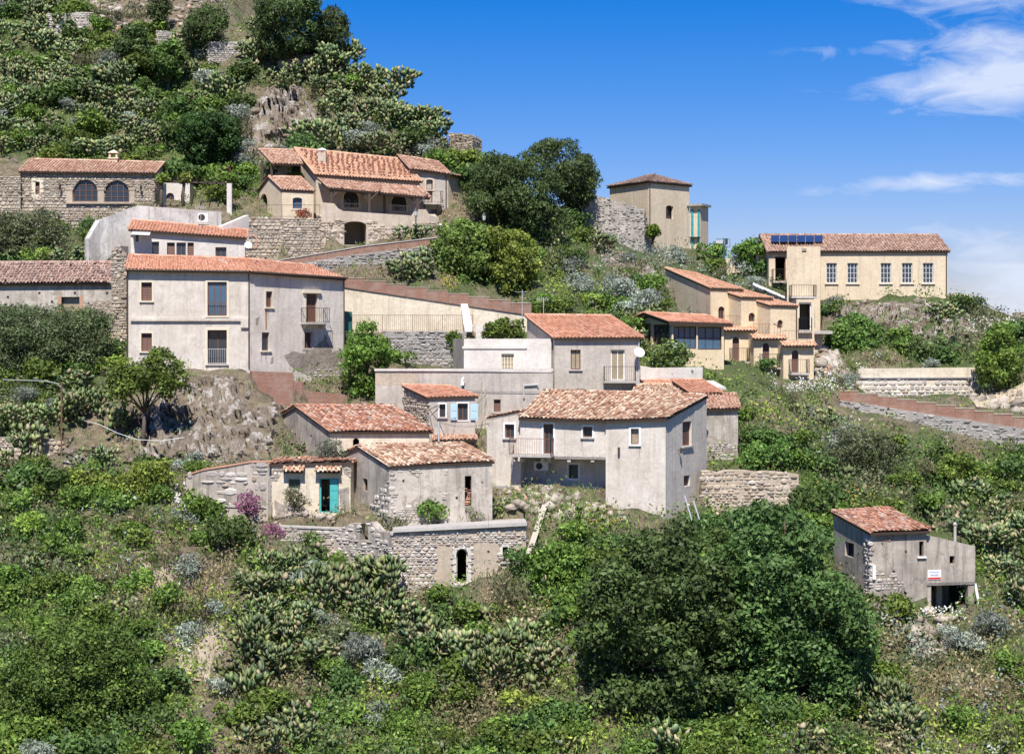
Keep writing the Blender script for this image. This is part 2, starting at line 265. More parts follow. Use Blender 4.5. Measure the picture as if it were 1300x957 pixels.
def window(parent, fr, r, kind='glass', arch=0, sur=None, sill=None, fm=None, nx=2, ny=1, rec=0.16, surw=0.12, lab=None):
    u0, u1, z0, z1 = r; fm = fm or WOODB; hp = holepoly(u0, u1, z0, z1, arch)
    mb = MB(); n = len(hp); cu, cz = (u0+u1)/2, (z0+z1)/2; t = min(0.07, (u1-u0)*0.12)
    inn = [(cu+(a-cu)*(1-2*t/(u1-u0)), cz+(b-cz)*(1-2*t/(z1-z0))) for a, b in hp]
    vs = [fr.p(a, b, -rec) for a, b in hp]+[fr.p(a, b, -rec) for a, b in inn]+[fr.p(a, b, -rec-0.05) for a, b in inn]
    mb.add(vs, [(i, (i+1) % n, (i+1) % n+n, i+n) for i in range(n)]+[(i+n, (i+1) % n+n, (i+1) % n+2*n, i+2*n) for i in range(n)])
    for i in range(1, nx):
        c = u0+(u1-u0)*i/nx; top = z1-t if not arch else z1-0.1
        mb.box(fr, c-t*0.4, c+t*0.4, -rec-0.05, -rec, z0+t, top)
    for i in range(1, ny):
        c = z0+(z1-z0)*i/ny; mb.box(fr, u0+t, u1-t, -rec-0.045, -rec+0.004, c-t*0.3, c+t*0.3)
    isdoor = (z1-z0) > 1.7 and (z1-z0)/(u1-u0) > 1.5
    wo = mb.build('door' if isdoor else 'window', fm, parent)
    if lab: wo['label'] = lab
    if kind != 'hole':
        m2 = MB(); pm = {'glass': GLASS, 'curtain': CURT, 'shut': WOODB, 'blue': BLUEG, 'white': WHITE, 'boards': WOODG}[kind]
        if kind in ('shut',):
            k = max(4, int((z1-z0)/0.14)); hs_ = (z1-z0-2*t)/k
            tri = tessellate_polygon([[Vector((a, b, 0)) for a, b in inn]]); m2.add([fr.p(a, b, -rec-0.04) for a, b in inn], [tuple(x) for x in tri])
            for i in range(k):
                zz = z0+t+i*hs_
                if arch and zz+hs_ > z1-(u1-u0)*0.45: continue
                m2.add([fr.p(u0+t, zz, -rec+0.0), fr.p(u1-t, zz, -rec+0.0), fr.p(u1-t, zz+hs_, -rec-0.035), fr.p(u0+t, zz+hs_, -rec-0.035)], [(0, 1, 2, 3)])
            m2.build('shutter', WOODB, wo)
        else:
            tri = tessellate_polygon([[Vector((a, b, 0)) for a, b in inn]]); m2.add([fr.p(a, b, -rec-0.03) for a, b in inn], [tuple(x) for x in tri])
            m2.build('pane', pm, wo)
    if sur:
        m3 = MB(); out = [(cu+(a-cu)*(1+2*surw/(u1-u0)), cz+(b-cz)*(1+2*surw/(z1-z0))) for a, b in hp]
        m3.add([fr.p(a, b, 0.035) for a, b in out]+[fr.p(a, b, 0.035) for a, b in hp]+[fr.p(a, b, 0) for a, b in out]+[fr.p(a, b, -0.05) for a, b in hp],
               [(i, (i+1) % n, (i+1) % n+n, i+n) for i in range(n)]+[(i, i+2*n, (i+1) % n+2*n, (i+1) % n) for i in range(n)]+[(i+n, (i+1) % n+n, (i+1) % n+3*n, i+3*n) for i in range(n)])
        m3.build('surround', sur, wo)
    if sill:
        m4 = MB(); m4.box(fr, u0-0.13, u1+0.13, -0.02, 0.11, z0-0.09, z0-0.01); m4.build('sill', sill, wo)
        m5 = MB()
        for c in (u0-0.05, u1+0.05, (u0+u1)/2+random.uniform(-.2, .2)):
            if random.random() < 0.75:
                l = random.uniform(0.25, 0.95); w_ = random.uniform(0.025, 0.07); m5.prism(fr, [(c-w_, z0-0.09), (c-w_*0.6, z0-0.09-l*0.6), (c+random.uniform(-.02, .02), z0-0.09-l), (c+w_*0.5, z0-0.09-l*0.5), (c+w_, z0-0.09)], 0.001, 0.004)
        if m5.v: m5.build('drip_stain', STAIN, wo)
    return wo
def rail(mb, pts, h, sp=0.13, r=0.014, mid=False):
    for a, b in zip(pts[:-1], pts[1:]):
        a = Vector(a); b = Vector(b); L = (b-a).length; up = Vector((0, 0, h)); n = max(1, int(L/sp))
        mb.tube([a+up, b+up], r*1.5, 4); mb.tube([a+Vector((0, 0, 0.06)), b+Vector((0, 0, 0.06))], r, 4)
        if mid: mb.tube([a+up*0.5, b+up*0.5], r, 4)
        for i in range(n+1):
            q = a.lerp(b, i/n); mb.tube([q, q+up], r*(1.4 if i in (0, n) else 0.75), 4)
def balcony(parent, fr, u0, u1, z, depth=0.7, h=0.95, th=0.13, slab=None, rm=None, brackets=True, name='balcony', sp=0.13):
    mb = MB(); mb.box(fr, u0, u1, 0.003, depth, z-th, z)
    b = mb.build(name, slab or PSL, parent)
    r = MB(); e = 0.04; rail(r, [fr.p(u0+e, z, 0.03), fr.p(u0+e, z, depth-e), fr.p(u1-e, z, depth-e), fr.p(u1-e, z, 0.03)], h, sp); r.build('railing', rm or IRON, b)
    if brackets:
        for c in (u0+0.25, u1-0.25):
            k = MB(); k.add([fr.p(c-0.06, z-th, 0), fr.p(c+0.06, z-th, 0), fr.p(c+0.06, z-th, depth*0.8), fr.p(c-0.06, z-th, depth*0.8), fr.p(c-0.06, z-th-0.35, 0), fr.p(c+0.06, z-th-0.35, 0)], [(0, 1, 2, 3), (3, 2, 5, 4), (0, 3, 4), (1, 5, 2)]); k.build('bracket', slab or PSL, b)
    return b
def roofquad(parent, E0, E1, R1, R0, tm, col=0.235, row=0.36, th=0.13, jit=0.0, edge=None, name='roof', ridge=True, missing=0.0, fascia=WOODD, rake=True):
    E0, E1, R1, R0 = [Vector(v) for v in (E0, E1, R1, R0)]; mb = MB(); mb.quadslab([E0, E1, R1, R0], th); ro = mb.build(name, fascia, parent)
    nx = max(2, int((E1-E0).length/col)); ny = max(2, int(((R0-E0).length+(R1-E1).length)/2/row)); nn = (E1-E0).cross(R0-E0).normalized()
    if nn.z < 0: nn = -nn
    t = MB(); ny_ = ny
    ph = random.uniform(0, 50)
    def Q(s, k):
        q = (E0.lerp(E1, s)).lerp(R0.lerp(R1, s), k)
        return q+nn*jit*(0.09+0.13*mnoise.noise(q*0.55+Vector((ph, 0, 0)))) if jit > 0.25 else q
    # channel sheet: shallow troughs between the cover tiles, each its own course
    for i in range(nx):
        for j in range(ny):
            if missing and random.random() < missing: continue
            s0, s1 = i/nx, (i+1)/nx; k0, k1 = j/ny, (j+1)/ny+0.06/ny
            a, b, c, d = Q(s0, k0), Q(s1, k0), Q(s1, min(k1, 1)), Q(s0, min(k1, 1)); m0 = (a+b)/2; m1 = (c+d)/2
            lift = nn*0.035; low = nn*0.008; tl = nn*(0.015)
            t.add([a+lift+tl, m0+low+tl, b+lift+tl, c+lift, m1+low, d+lift], [(0, 1, 4, 5), (1, 2, 3, 4)])
    segs = [(math.cos(a), math.sin(a)) for a in (0.15, 0.9, math.pi-0.9, math.pi-0.15)]
    for i in range(nx+1):
        for j in range(ny):
            if missing and random.random() < missing: continue
            s = min(max(i/nx+random.uniform(-1, 1)*jit*0.3/nx, 0), 1); k0 = j/ny; k1 = min((j+1.12)/ny, 1.01)
            a, b = Q(s, k0), Q(min(max(s+random.uniform(-1, 1)*jit*0.5/nx, 0), 1), k1); x = (Q(1, k0)-Q(0, k0)); wd = x.length/nx; x = x.normalized()
            r0 = wd*0.33; r1 = wd*0.27; h0 = nn*(0.055+random.uniform(0, 1)*jit*0.05); h1 = nn*(0.02+random.uniform(0, 1)*jit*0.04)
            v = [a+x*c*r0+h0+nn*sn*r0*1.0 for c, sn in segs]+[b+x*c*r1+h1+nn*sn*r1*1.0 for c, sn in segs]
            t.add(v, [(0, 1, 5, 4), (1, 2, 6, 5), (2, 3, 7, 6), (0, 3, 2, 1)])
    if ridge:
        n = max(2, int((R1-R0).length/0.38)); 
        if (R1-R0).length > 0.8:
            for i in range(n):
                a, b = R0.lerp(R1, i/n), R0.lerp(R1, (i+1.1)/n); q = (R0-E0).normalized()
                v = [p+q*c*0.13+Vector((0, 0, 0.03+sn*0.11+e)) for p, e in ((a, 0.02), (b, 0)) for c, sn in segs]; t.add(v, [(0, 1, 5, 4), (1, 2, 6, 5), (2, 3, 7, 6), (0, 3, 2, 1)])
    o = t.build('tiles', tm, ro); o['kind'] = 'stuff'
    if rake:
        for a, b in ((E0, R0), (E1, R1)):
            if (a-b).length < 0.5: continue
            k = MB(); k.tube([a+nn*0.05, b+nn*0.05], 0.075, 5); k.build('verge', edge or tm, ro)
    return ro
def house(name, label, cat, A, B, side, eave, base, roof='gable', ridge=None, mat=None, tm=None, wins=(), over=0.3, over_s=0.15, mats=None, stone=(), jit=0.1, missing=0.0, th=0.13, pad=True, stonemat=None, gut=False, deep=1.6, edge=None, stsz=(0.28, 0.17), wallnames='wall', wreveal=0.22, skips=None, padw=0.5, into=None, bottom=False, rq=None):
    """A, B: front corners (px, Y); side: (corner, px, Y) of the back corner C or D, or a depth in metres"""
    mat = mat or PW; root = into[0] if into else thing(name, label, cat); old = set(root.children)
    a, b = P2(*A), P2(*B); fr = Frame(a, b)
    if isinstance(side, (int, float)): dv = -fr.n*side
    elif side[0] == 'D': dv = P2(*side[1:])-a
    else: dv = P2(*side[1:])-b
    c, d = b+dv, a+dv; za, zb = pz(eave[0], A[1]), pz(eave[1], B[1]); zb0 = min(pz(base, A[1]), pz(base, B[1])); z0 = zb0-deep
    mid = dv*0.5
    if roof == 'gable':
        rl = pz(ridge[0], (a+mid).y); rr = pz(ridge[1], (b+mid).y); zc, zd = zb, za
    elif roof == 'shed':
        zd = pz(ridge[0], d.y); zc = pz(ridge[1], c.y)
    else: zc, zd = zb, za
    cor = [a, b, c, d]; zt = [za, zb, zc, zd]; frs = []
    if not into: root.location = (*((a+b)/2), zb0)
    inv = root.location.copy()
    for i in range(4):
        f = Frame(cor[i], cor[(i+1) % 4]); frs.append(f); L = f.L
        prof = [(0, z0), (L, z0), (L, zt[(i+1) % 4])]
        if roof == 'gable' and i in (1, 3): prof.append((L/2, rr if i == 1 else rl))
        prof.append((0, zt[i])); holes = []; sp = []
        for w in wins:
            if w[0] != i: continue
            (u0, za_), (u1, _) = f.uz(w[1], w[2]), f.uz(w[3], w[2]); zlo = f.uz((w[1]+w[3])/2, w[4])[1]; zhi = f.uz((w[1]+w[3])/2, w[2])[1]
            u0, u1 = min(u0, u1), max(u0, u1); o = dict(w[5]) if len(w) > 5 else {}
            u0 = max(u0, 0.06); u1 = min(u1, L-0.06)
            h = holepoly(u0, u1, zlo, zhi, o.get('arch', 0)); holes.append(h); sp.append(((u0, u1, zlo, zhi), o))
        m = (mats or {}).get(i, mat); wallmesh(wallnames, m, root, f, prof, holes, wreveal)
        for r, o in sp:
            bal = o.pop('bal', None); wo = window(root, f, r, **o)
            if bal: balcony(root, f, r[0]-bal.pop('l', 0.4), r[1]+bal.pop('r', 0.4), r[2]-0.02, **bal)
        if i in stone: stonework(root, f, prof, holes, stonemat, stsz, skip=(skips or {}).get(i))
    def v3(p, z): return Vector((p.x, p.y, z))
    u = fr.d; dn = dv.normalized()
    if rq:
        roofquad(root, *[P(*p) for p in rq], tm or TNEW, jit=jit, missing=missing, th=th, rake=False)
        if roof == 'gable': roofquad(root, v3(c+dn*over, zc), v3(d+dn*over, zd), P(*rq[3])+Vector((0, 0.03, 0)), P(*rq[2])+Vector((0, 0.03, 0)), tm or TNEW, jit=jit, th=th, ridge=False, rake=False, col=0.3, row=0.5)
    elif roof == 'gable':
        sl_ = ((rl-za)+(rr-zb))/2/mid.length; lo = dn*over; so_ = u*over_s; dz = sl_*over
        off = Vector((0, 0, 0.14))
        roofquad(root, v3(a-lo-so_, za-dz)+off, v3(b-lo+so_, zb-dz)+off, v3(b+mid+so_, rr)+off, v3(a+mid-so_, rl)+off, tm or TNEW, jit=jit, missing=missing, th=th, edge=edge)
        roofquad(root, v3(c+lo+so_, zc-dz)+off, v3(d+lo-so_, zd-dz)+off, v3(a+mid-so_, rl)+off, v3(b+mid+so_, rr)+off, tm or TNEW, jit=jit, missing=missing, th=th, ridge=False, rake=False, col=0.3, row=0.5)
    elif roof == 'shed':
        s1 = (zd-za)/dv.length; s2 = (zc-zb)/dv.length; lo = dn*over; so_ = u*over_s; off = Vector((0, 0, 0.14))
        roofquad(root, v3(a-lo-so_, za-s1*over)+off, v3(b-lo+so_, zb-s2*over)+off, v3(c+so_, zc)+off, v3(d-so_, zd)+off, tm or TNEW, jit=jit, missing=missing, th=th, edge=edge)
    elif roof == 'hip':
        rl = pz(ridge[0], a.y+dv.y/2); ins = mid.length*0.85; off = Vector((0, 0, 0.12)); lo = dn*over+u*over; l2 = dn*over-u*over
        q = [v3(a-lo, za)+off, v3(b-l2, zb)+off, v3(c+lo, zc)+off, v3(d+l2, zd)+off]; r0, r1 = v3(a+mid+u*min(ins, fr.L/2), rl)+off, v3(b+mid-u*min(ins, fr.L/2), rl)+off
        roofquad(root, q[0], q[1], r1, r0, tm, jit=jit, rake=False); roofquad(root, q[1], q[2], r1, r1+Vector((0, 0.02, 0)), tm, jit=jit, ridge=False, rake=False)
        roofquad(root, q[2], q[3], r0, r1, tm, jit=jit, ridge=False, rake=False); roofquad(root, q[3], q[0], r0+Vector((0, -0.02, 0)), r0, tm, jit=jit, ridge=False, rake=False)
    elif roof == 'flat':
        mb = MB(); e1, e2 = u*0.04, dv.normalized()*0.04; q = [v3(a+e1+e2, za-0.12), v3(b-e1+e2, zb-0.12), v3(c-e1-e2, zc-0.12), v3(d+e1-e2, zd-0.12)]; mb.quadslab(q, 0.2); mb.build('roof', PSL, root)
    if gut:
        mb = MB(); off = Vector((0, 0, 0.05)); mb.tube([v3(a-dn*(over+0.07), za)+off, v3(b-dn*(over+0.07), zb)+off], 0.06, 6); mb.build('gutter', COPPER, root)
    if bottom:
        mb = MB(); mb.quadslab([v3(a, z0+0.15), v3(b, z0+0.15), v3(c, z0+0.15), v3(d, z0+0.15)], 0.147); mb.build('floor_slab', PSL, root)
    for ch in root.children:
        if ch not in old: ch.location = -inv
    if pad:
        zA, zB = pz(base, A[1]), pz(base, B[1]); PADS.append(([a-u*padw+fr.n*0.9, b+u*padw+fr.n*0.9, c+u*0.1, d-u*0.1], a, u, fr.L, min(zA, zB), min(zA, zB)))
    return root, frs, inv
def part(mb, name, mat, hs, smooth=False):
    """a further part of a house, built in world coordinates"""
    o = mb.build(name, mat, hs[0], smooth); o.location = -hs[2]; return o
def sub(hs, fn):
    """run fn(root) and shift the parts it adds into the house's own space"""
    old = set(hs[0].children); r = fn(hs[0])
    for c in hs[0].children:
        if c not in old: c.location = -hs[2]
    return r
def patch(hs, fr, pts, mat, w=0.006, name='plaster_patch', rough=0.0):
    q = [fr.uz(*p) for p in pts]
    if rough:
        o = []
        for (a, b) in zip(q, q[1:]+q[:1]):
            n = max(1, int(math.hypot(b[0]-a[0], b[1]-a[1])/0.25))
            for i in range(n): o.append((a[0]+(b[0]-a[0])*i/n+random.uniform(-rough, rough), a[1]+(b[1]-a[1])*i/n+random.uniform(-rough, rough)))
        q = o
    mb = MB(); mb.prism(fr, q, 0, w); return part(mb, name, mat, hs)
def pipe(hs, fr, px, py0, py1, mat=COPPER, r=0.045, w=0.07):
    u, z0 = fr.uz(px, py0); z1 = fr.uz(px, py1)[1]; mb = MB(); mb.tube([fr.p(u, z0, w), fr.p(u, z1, w)], r, 6); part(mb, 'downpipe', mat, hs)
def freewall(name, label, pts, bottom, mat, thick=0.45, stone=None, cat='wall', jag=0.0, cap=None, holes=(), stsz=(0.28, 0.17), pad=True, deep=1.2, kind=None, padz=None, padf=1.6, dens=0.94, w0=0.0):
    """pts: [(px, Y, py_top)...] polyline; bottom: py of the ground at each point"""
    root = thing(name, label, cat); w2 = [P2(p[0], p[1]) for p in pts]; o0 = Vector((*w2[0], pz(bottom[0], pts[0][1]))); root.location = o0
    hs = (root, [], o0); frs = []
    for i in range(len(pts)-1):
        f = Frame(w2[i], w2[i+1]); frs.append(f); hs[1].append(f)
        zt0, zt1 = pz(pts[i][2], pts[i][1]), pz(pts[i+1][2], pts[i+1][1]); zb0, zb1 = pz(bottom[i], pts[i][1])-deep, pz(bottom[i+1], pts[i+1][1])-deep
        n = max(1, int(f.L/0.5)) if jag else 1
        top = [(f.L*(1-k/n), zt1+(zt0-zt1)*k/n+(random.uniform(-jag, jag*0.3) if 0 < k < n else 0)) for k in range(n+1)]
        prof = [(0, zb0), (f.L, zb1)]+top; hh = []
        for h in holes:
            if h[0] == i:
                (u0, _), (u1, _) = f.uz(h[1], h[2]), f.uz(h[3], h[2]); zc = f.uz((h[1]+h[3])/2, h[2])[1]; zd = f.uz((h[1]+h[3])/2, h[4])[1]; hh.append(holepoly(u0, u1, zd, zc, h[5] if len(h) > 5 else 0))
        def go(r):
            wallmesh('wall_face', mat, r, f, prof, hh, thick=thick)
            if stone: stonework(r, f, prof, hh, stone, stsz, dens=dens, w=w0)
            if cap:
                m = MB(); m.add([f.p(u, z, w) for u, z, w in ((0, zt0, 0.06), (f.L, zt1, 0.06), (f.L, zt1, -thick-0.06), (0, zt0, -thick-0.06), (0, zt0+0.09, 0.06), (f.L, zt1+0.09, 0.06), (f.L, zt1+0.09, -thick-0.06), (0, zt0+0.09, -thick-0.06))], [(0, 3, 2, 1), (4, 5, 6, 7), (0, 1, 5, 4), (1, 2, 6, 5), (2, 3, 7, 6), (3, 0, 4, 7)]); m.build('coping', cap, r)
        sub(hs, go)
        if pad: PADS.append(([f.a+f.n*padf, f.b+f.n*padf, f.b-f.n*(thick+0.1), f.a-f.n*(thick+0.1)], f.a, f.d, f.L, zb0+deep, zb1+deep))
    return hs
# =================================================================== BUILDINGS
def dish(hs, fr, px, py, r=0.32, w=0.35, col=None):
    u, z = fr.uz(px, py); c = fr.p(u, z, w); ax = Vector((0.25, -0.85, 0.45)).normalized(); a = ax.orthogonal().normalized(); b = ax.cross(a); mb = MB(); n = 14
    vs = [c-ax*r*0.25]+[c-ax*r*0.08+(a*math.cos(6.2832*k/n)+b*math.sin(6.2832*k/n))*r*0.55 for k in range(n)]+[c+ax*r*0.05+(a*math.cos(6.2832*k/n)+b*math.sin(6.2832*k/n))*r for k in range(n)]
    fs = [(0, k+1, (k+1) % n+1) for k in range(n)]+[(k+1, k+1+n, (k+1) % n+1+n, (k+1) % n+1) for k in range(n)]
    mb.add(vs, fs); o = part(mb, 'satellite_dish', WHITE, hs, True)
    m = MB(); m.tube([fr.p(u, z-0.3, 0), fr.p(u, z-0.3, w*0.7), c-ax*r*0.25], 0.025, 5); m.tube([c-ax*r*0.2, c+ax*r*0.7], 0.012, 4); q = m.build('dish_arm', PALEI, o)
def aircon(hs, fr, x0, y0, x1, y1, w=0.05):
    (u0, z0), (u1, z1) = fr.uz(x0, y1), fr.uz(x1, y0); mb = MB(); mb.box(fr, u0, u1, w, w+0.32, z0, z1); o = part(mb, 'air_conditioner', WHITE, hs)
    m = MB(); c = u0+(u1-u0)*0.38; zc = (z0+z1)/2; r = (z1-z0)*0.38
    m.add([fr.p(c, zc, w+0.325)]+[fr.p(c+r*math.cos(k*math.pi/8), zc+r*math.sin(k*math.pi/8), w+0.33) for k in range(16)], [(0, k+1, (k+1) % 16+1) for k in range(16)]); m.build('fan_grille', IRON, o)
def beam(mb, a, b, t):
    mb.tube([a, b], t*0.7, 4)
# --- stone house with two arches
h1 = house('stone_house', 'long rubble stone house with two big arched windows below the cactus slope', 'house', (27, 150), (196, 150), 7, (219, 221), 330, 'gable', (205, 209), PR, TMID,
    [(0, 93, 228, 124, 256, dict(arch=2, nx=4, ny=4, fm=WOODB)), (0, 133, 229, 164, 257, dict(arch=2, nx=4, ny=4, fm=WOODB)), (0, 45, 231, 50.5, 247, dict(kind='shut', nx=1, sur=CREAM, surw=0.3))], stone=(0, 1), jit=0.15, deep=1)
f = h1[1][0]
for a, b in ((84, 93), (124, 133), (164, 172)):
    (u0, z0), (u1, z1) = f.uz(a+0.6, 257), f.uz(b-0.6, 241.5); m = MB(); m.box(f, u0, u1, 0, 0.14, z0, z1); m.box(f, u0-0.05, u1+0.05, 0, 0.18, z1, z1+0.16); part(m, 'stone_pier', PT, h1)
(u0, z0), (u1, z1) = f.uz(84, 259), f.uz(172, 257); m = MB(); m.box(f, u0, u1, 0, 0.22, z0, z0+0.14); part(m, 'window_ledge', PT, h1)
m = MB(); c = P(143.5, 205, 153.2); q = Frame((c.x-0.35, c.y), (c.x+0.35, c.y)); zt = pz(193, 153.2)
m.box(q, 0, 0.7, -0.6, 0, pz(215, 153.2), zt-0.55); m.box(q, -0.08, 0.78, -0.68, 0.08, zt-0.55, zt-0.45)
for a in (0, 0.55): m.box(q, a, a+0.15, -0.6, 0, zt-0.45, zt-0.08)
ch = part(m, 'chimney', PC, h1); m = MB(); m.add([q.p(-0.1, zt-0.08, 0.1), q.p(0.8, zt-0.08, 0.1), q.p(0.8, zt-0.08, -0.7), q.p(-0.1, zt-0.08, -0.7), q.p(0.35, zt+0.22, -0.3)], [(0, 1, 4), (1, 2, 4), (2, 3, 4), (3, 0, 4), (3, 2, 1, 0)]); m.build('chimney_cap', PC, ch)
pipe(h1, f, 26.8, 219, 262)
def walllamp(hs, fr, px, py):
    u, z = fr.uz(px, py); m = MB(); m.tube([fr.p(u, z, 0), fr.p(u, z+0.25, 0.25), fr.p(u, z+0.1, 0.4)], 0.02, 5); m.tube([fr.p(u, z+0.1, 0.4), fr.p(u, z-0.3, 0.4)], 0.10, 6, 0.05); part(m, 'wall_lantern', IRON, hs)
walllamp(h1, f, 77.5, 237); walllamp(h1, f, 180, 238)
m = MB(); (a, za) = f.uz(89, 282); (b, _) = f.uz(127, 282); rail(m, [f.p(a, za, 0.5), f.p(b, za, 0.5)], 0.8, 0.16); m.tube([f.p(a, za, 0), f.p(a, za, 0.5)], 0.03, 4); m.tube([f.p(b, za, 0), f.p(b, za, 0.5)], 0.03, 4); part(m, 'railing', RUST, h1)
freewall('stone_wall', 'rough stone wall running off to the left of the house with two arched windows', [(-60, 149, 219), (26, 149.6, 223)], (275, 275), PR, stone=STONE, jag=0.15)
# --- pergola and hut behind it
pg = thing('pergola', 'timber pergola on two white posts beside the arched stone house', 'pergola', loc=P(207, 264, 148.5)); inv = pg.location.copy(); hs = (pg, [], inv)
for a, b, c in ((207, 263, 148.5), (291, 276, 147)):
    q = P(a, b, c); fq = Frame((q.x-0.19, q.y), (q.x+0.19, q.y)); m = MB(); m.box(fq, 0, 0.38, -0.38, 0, q.z-1.2, pz(233, c)); m.box(fq, -0.06, 0.44, -0.44, 0.06, q.z-1.2, q.z+0.2); part(m, 'post', PWB, hs)
for k in range(2):
    m = MB(); a, b = P(196, 229.5, 149.4-k*2.2+1), P(296, 233.5, 147.6-k*2.2+2.2); m.tube([a, b], 0.11, 4); part(m, 'beam', WOODD, hs)
for k in range(9):
    t = (k+0.5)/9; a = P(196, 229.5, 149.9).lerp(P(296, 233.5, 149.4), t); m = MB(); m.tube([a+Vector((0, -3.2, 0.12)), a+Vector((0, 0.8, 0.16))], 0.06, 4); part(m, 'rafter', WOODD, hs)
house('garden_hut', 'small whitewashed hut with a dark arched doorway behind the pergola', 'hut', (196, 152), (241, 152), 3, (232, 233), 268, 'flat', None, PWB, None, [(0, 211, 245, 221, 264, dict(arch=2, nx=2, ny=2))], pad=False)
# --- high white wall and small house
freewall('high_white_wall', 'tall weathered whitewashed wall behind the small house with orange roof', [(113, 137.6, 303), (127, 138.4, 279), (175, 139.6, 261), (281, 140.6, 269)], (336, 336, 336, 336), plaster('old_whitewash', (0.60, 0.57, 0.53), (0.36, 0.33, 0.30), (0.22, 0.20, 0.18), 1.0, 0.8), thick=0.5, padf=0.6)
h2 = house('small_house', 'small white house with orange tiled roof half hidden behind the big white house', 'house', (166, 135.5), (311, 136.5), 3.6, (293, 304), 335, 'shed', (282, 295), PWB, TNEW,
    [(0, 193, 307, 202, 326, dict(nx=1)), (0, 212, 308, 222, 326, dict(kind='shut', nx=1)), (0, 224, 308, 236, 326, dict(nx=2)), (0, 238, 308, 246, 326, dict(kind='shut', nx=1)), (0, 273.5, 314, 287.5, 327, dict(nx=2, sill=CREAM)), (0, 172, 296, 176, 307, dict(nx=1))])
m = MB(); m.quadslab([P(166, 297, 134.2), P(190, 298, 134.2), P(191, 295, 135.4), P(168, 294, 135.4)], 0.05); part(m, 'awning', WHITE, h2)
aircon((h2[0], 0, h2[2]), Frame(P2(240, 139.6), P2(270, 139.9)), 251, 271, 264, 282)
dish(h2, Frame(P2(300, 136), P2(330, 136)), 316, 311.5, 0.28)
freewall('sloping_ramp_wall', 'low pale rendered ramp wall right of the small orange-roofed house', [(283, 139, 287), (316, 141, 273)], (297, 297), PWB, thick=0.5)
# --- long grey shed
h3 = house('long_stone_shed', 'long low grey shed with brown tiled roof at the left edge', 'shed', (-60, 131), (142, 131), 5, (361, 359), 430, 'gable', (337, 336), PGW, TBRN,
    [(0, 78, 377, 101, 402, dict(kind='curtain', nx=1, fm=WOODB, rec=0.3))], jit=0.6, missing=0.01)
for a, b in ((10, 377), (50, 372), (66, 383), (95, 372), (113, 385), (136, 372), (134, 398), (45, 396)):
    u, z = h3[1][0].uz(a, b); m = MB(); m.box(h3[1][0], u-0.08, u+0.08, 0.004, 0.012, z-0.08, z+0.08); part(m, 'putlog_shade_patch', IRON, h3)  # dark plates on the wall, coloured as the shade inside putlog holes
(u0, z0), (u1, z1) = h3[1][0].uz(73, 402), h3[1][0].uz(78, 377); m = MB(); m.box(h3[1][0], u0, u1, 0, 0.03, z0, z1+0.1); u0 = h3[1][0].uz(101, 390)[0]; m.box(h3[1][0], u0, u0+0.25, 0, 0.03, z0, z1+0.1); part(m, 'brick_surround', TMID, h3)
patch(h3, h3[1][0], [(-20, 398), (30, 392), (70, 405), (112, 400), (140, 404), (140, 428), (-20, 428)], PR, rough=0.12)
freewall('ruined_stone_pillar', 'crumbling stone pillar between the grey shed and big white house', [(141.5, 128.6, 316), (151, 128.4, 312), (160.5, 128.6, 322)], (455, 458, 460), PR, thick=1.2, stone=STONE, jag=0.1)
# --- big white house
h4 = house('white_house', 'big two-storey white house with orange tiled roof and cream window trim', 'house', (161, 123), (317, 123), 7, (344, 346), 467, 'gable', (325, 329), PW, TNEW,
    [(0, 179.5, 358.5, 193, 382, dict(kind='shut', sur=CREAM, sill=CREAM)), (0, 263.5, 358, 288, 401, dict(kind='blue', nx=3, sur=CREAM, surw=0.14, sill=CREAM, rec=0.1)),
     (0, 179.5, 423, 193, 446, dict(kind='shut', sur=CREAM, sill=CREAM)), (0, 263.5, 419, 288, 462, dict(nx=2, sur=CREAM, surw=0.16, sill=PSL, rec=0.35))], gut=True, deep=0.6, rq=[(159.5, 342, 122.6), (317.2, 345, 122.6), (309, 329, 126.6), (163.5, 324.5, 126.6)])
f = h4[1][0]
(u0, z0), (u1, z1) = f.uz(166, 407.5), f.uz(306, 404.5); m = MB(); m.box(f, u0, u1, 0.002, 0.16, z0, z1+0.03); part(m, 'wall_ledge', PW, h4)  # ledge added to throw the shadow of the overhanging upper storey
(u0, z0), (u1, z1) = f.uz(306, 416), f.uz(315.5, 404); m = MB(); m.box(f, u0, u1, 0.002, 0.16, z0, z1); part(m, 'wall_ledge', PW, h4)
for i, (y0, y1, rm) in enumerate(((401, 384, RUST), (462, 443, PALEI))):
    (a, z0), (b, z1) = f.uz(264, y0), f.uz(287.5, y1); m = MB(); rail(m, [f.p(a, z0, 0.04), f.p(b, z0, 0.04)], z1-z0, 0.11, 0.014); part(m, 'railing', rm, h4)
pipe(h4, f, 162, 343, 464); pipe(h4, f, 316.2, 345, 467)
h4b = house('', '', '', (317, 123), (437, 128.2), 7, (346.5, 354), 490, 'gable', (328, 338), PW, TNEW,
    [(0, 337.5, 370, 345.5, 390, dict(kind='shut', nx=1, sur=CREAM, sill=CREAM)), (0, 332.5, 422, 342, 445, dict(nx=1, sill=CREAM)),
     (0, 388.5, 373, 402.5, 409, dict(kind='shut', nx=2, sur=CREAM, bal=dict(l=0.45, r=0.55, depth=0.75, sp=0.16))), (0, 386.5, 422, 396, 442, dict(nx=2, sur=PGL))], gut=True, into=h4, deep=0.8, rq=[(317.2, 345, 122.6), (439.5, 354.2, 127.9), (399, 338.5, 130.7), (309, 329, 126.6)])
f = h4b[1][0]
patch(h4b, f, [(361, 452), (370, 447), (385, 449), (398, 443), (410, 430), (413, 424), (421, 446), (436, 445), (436, 487), (400, 482), (382, 472), (366, 463)], PR, 0.02, rough=0.10)
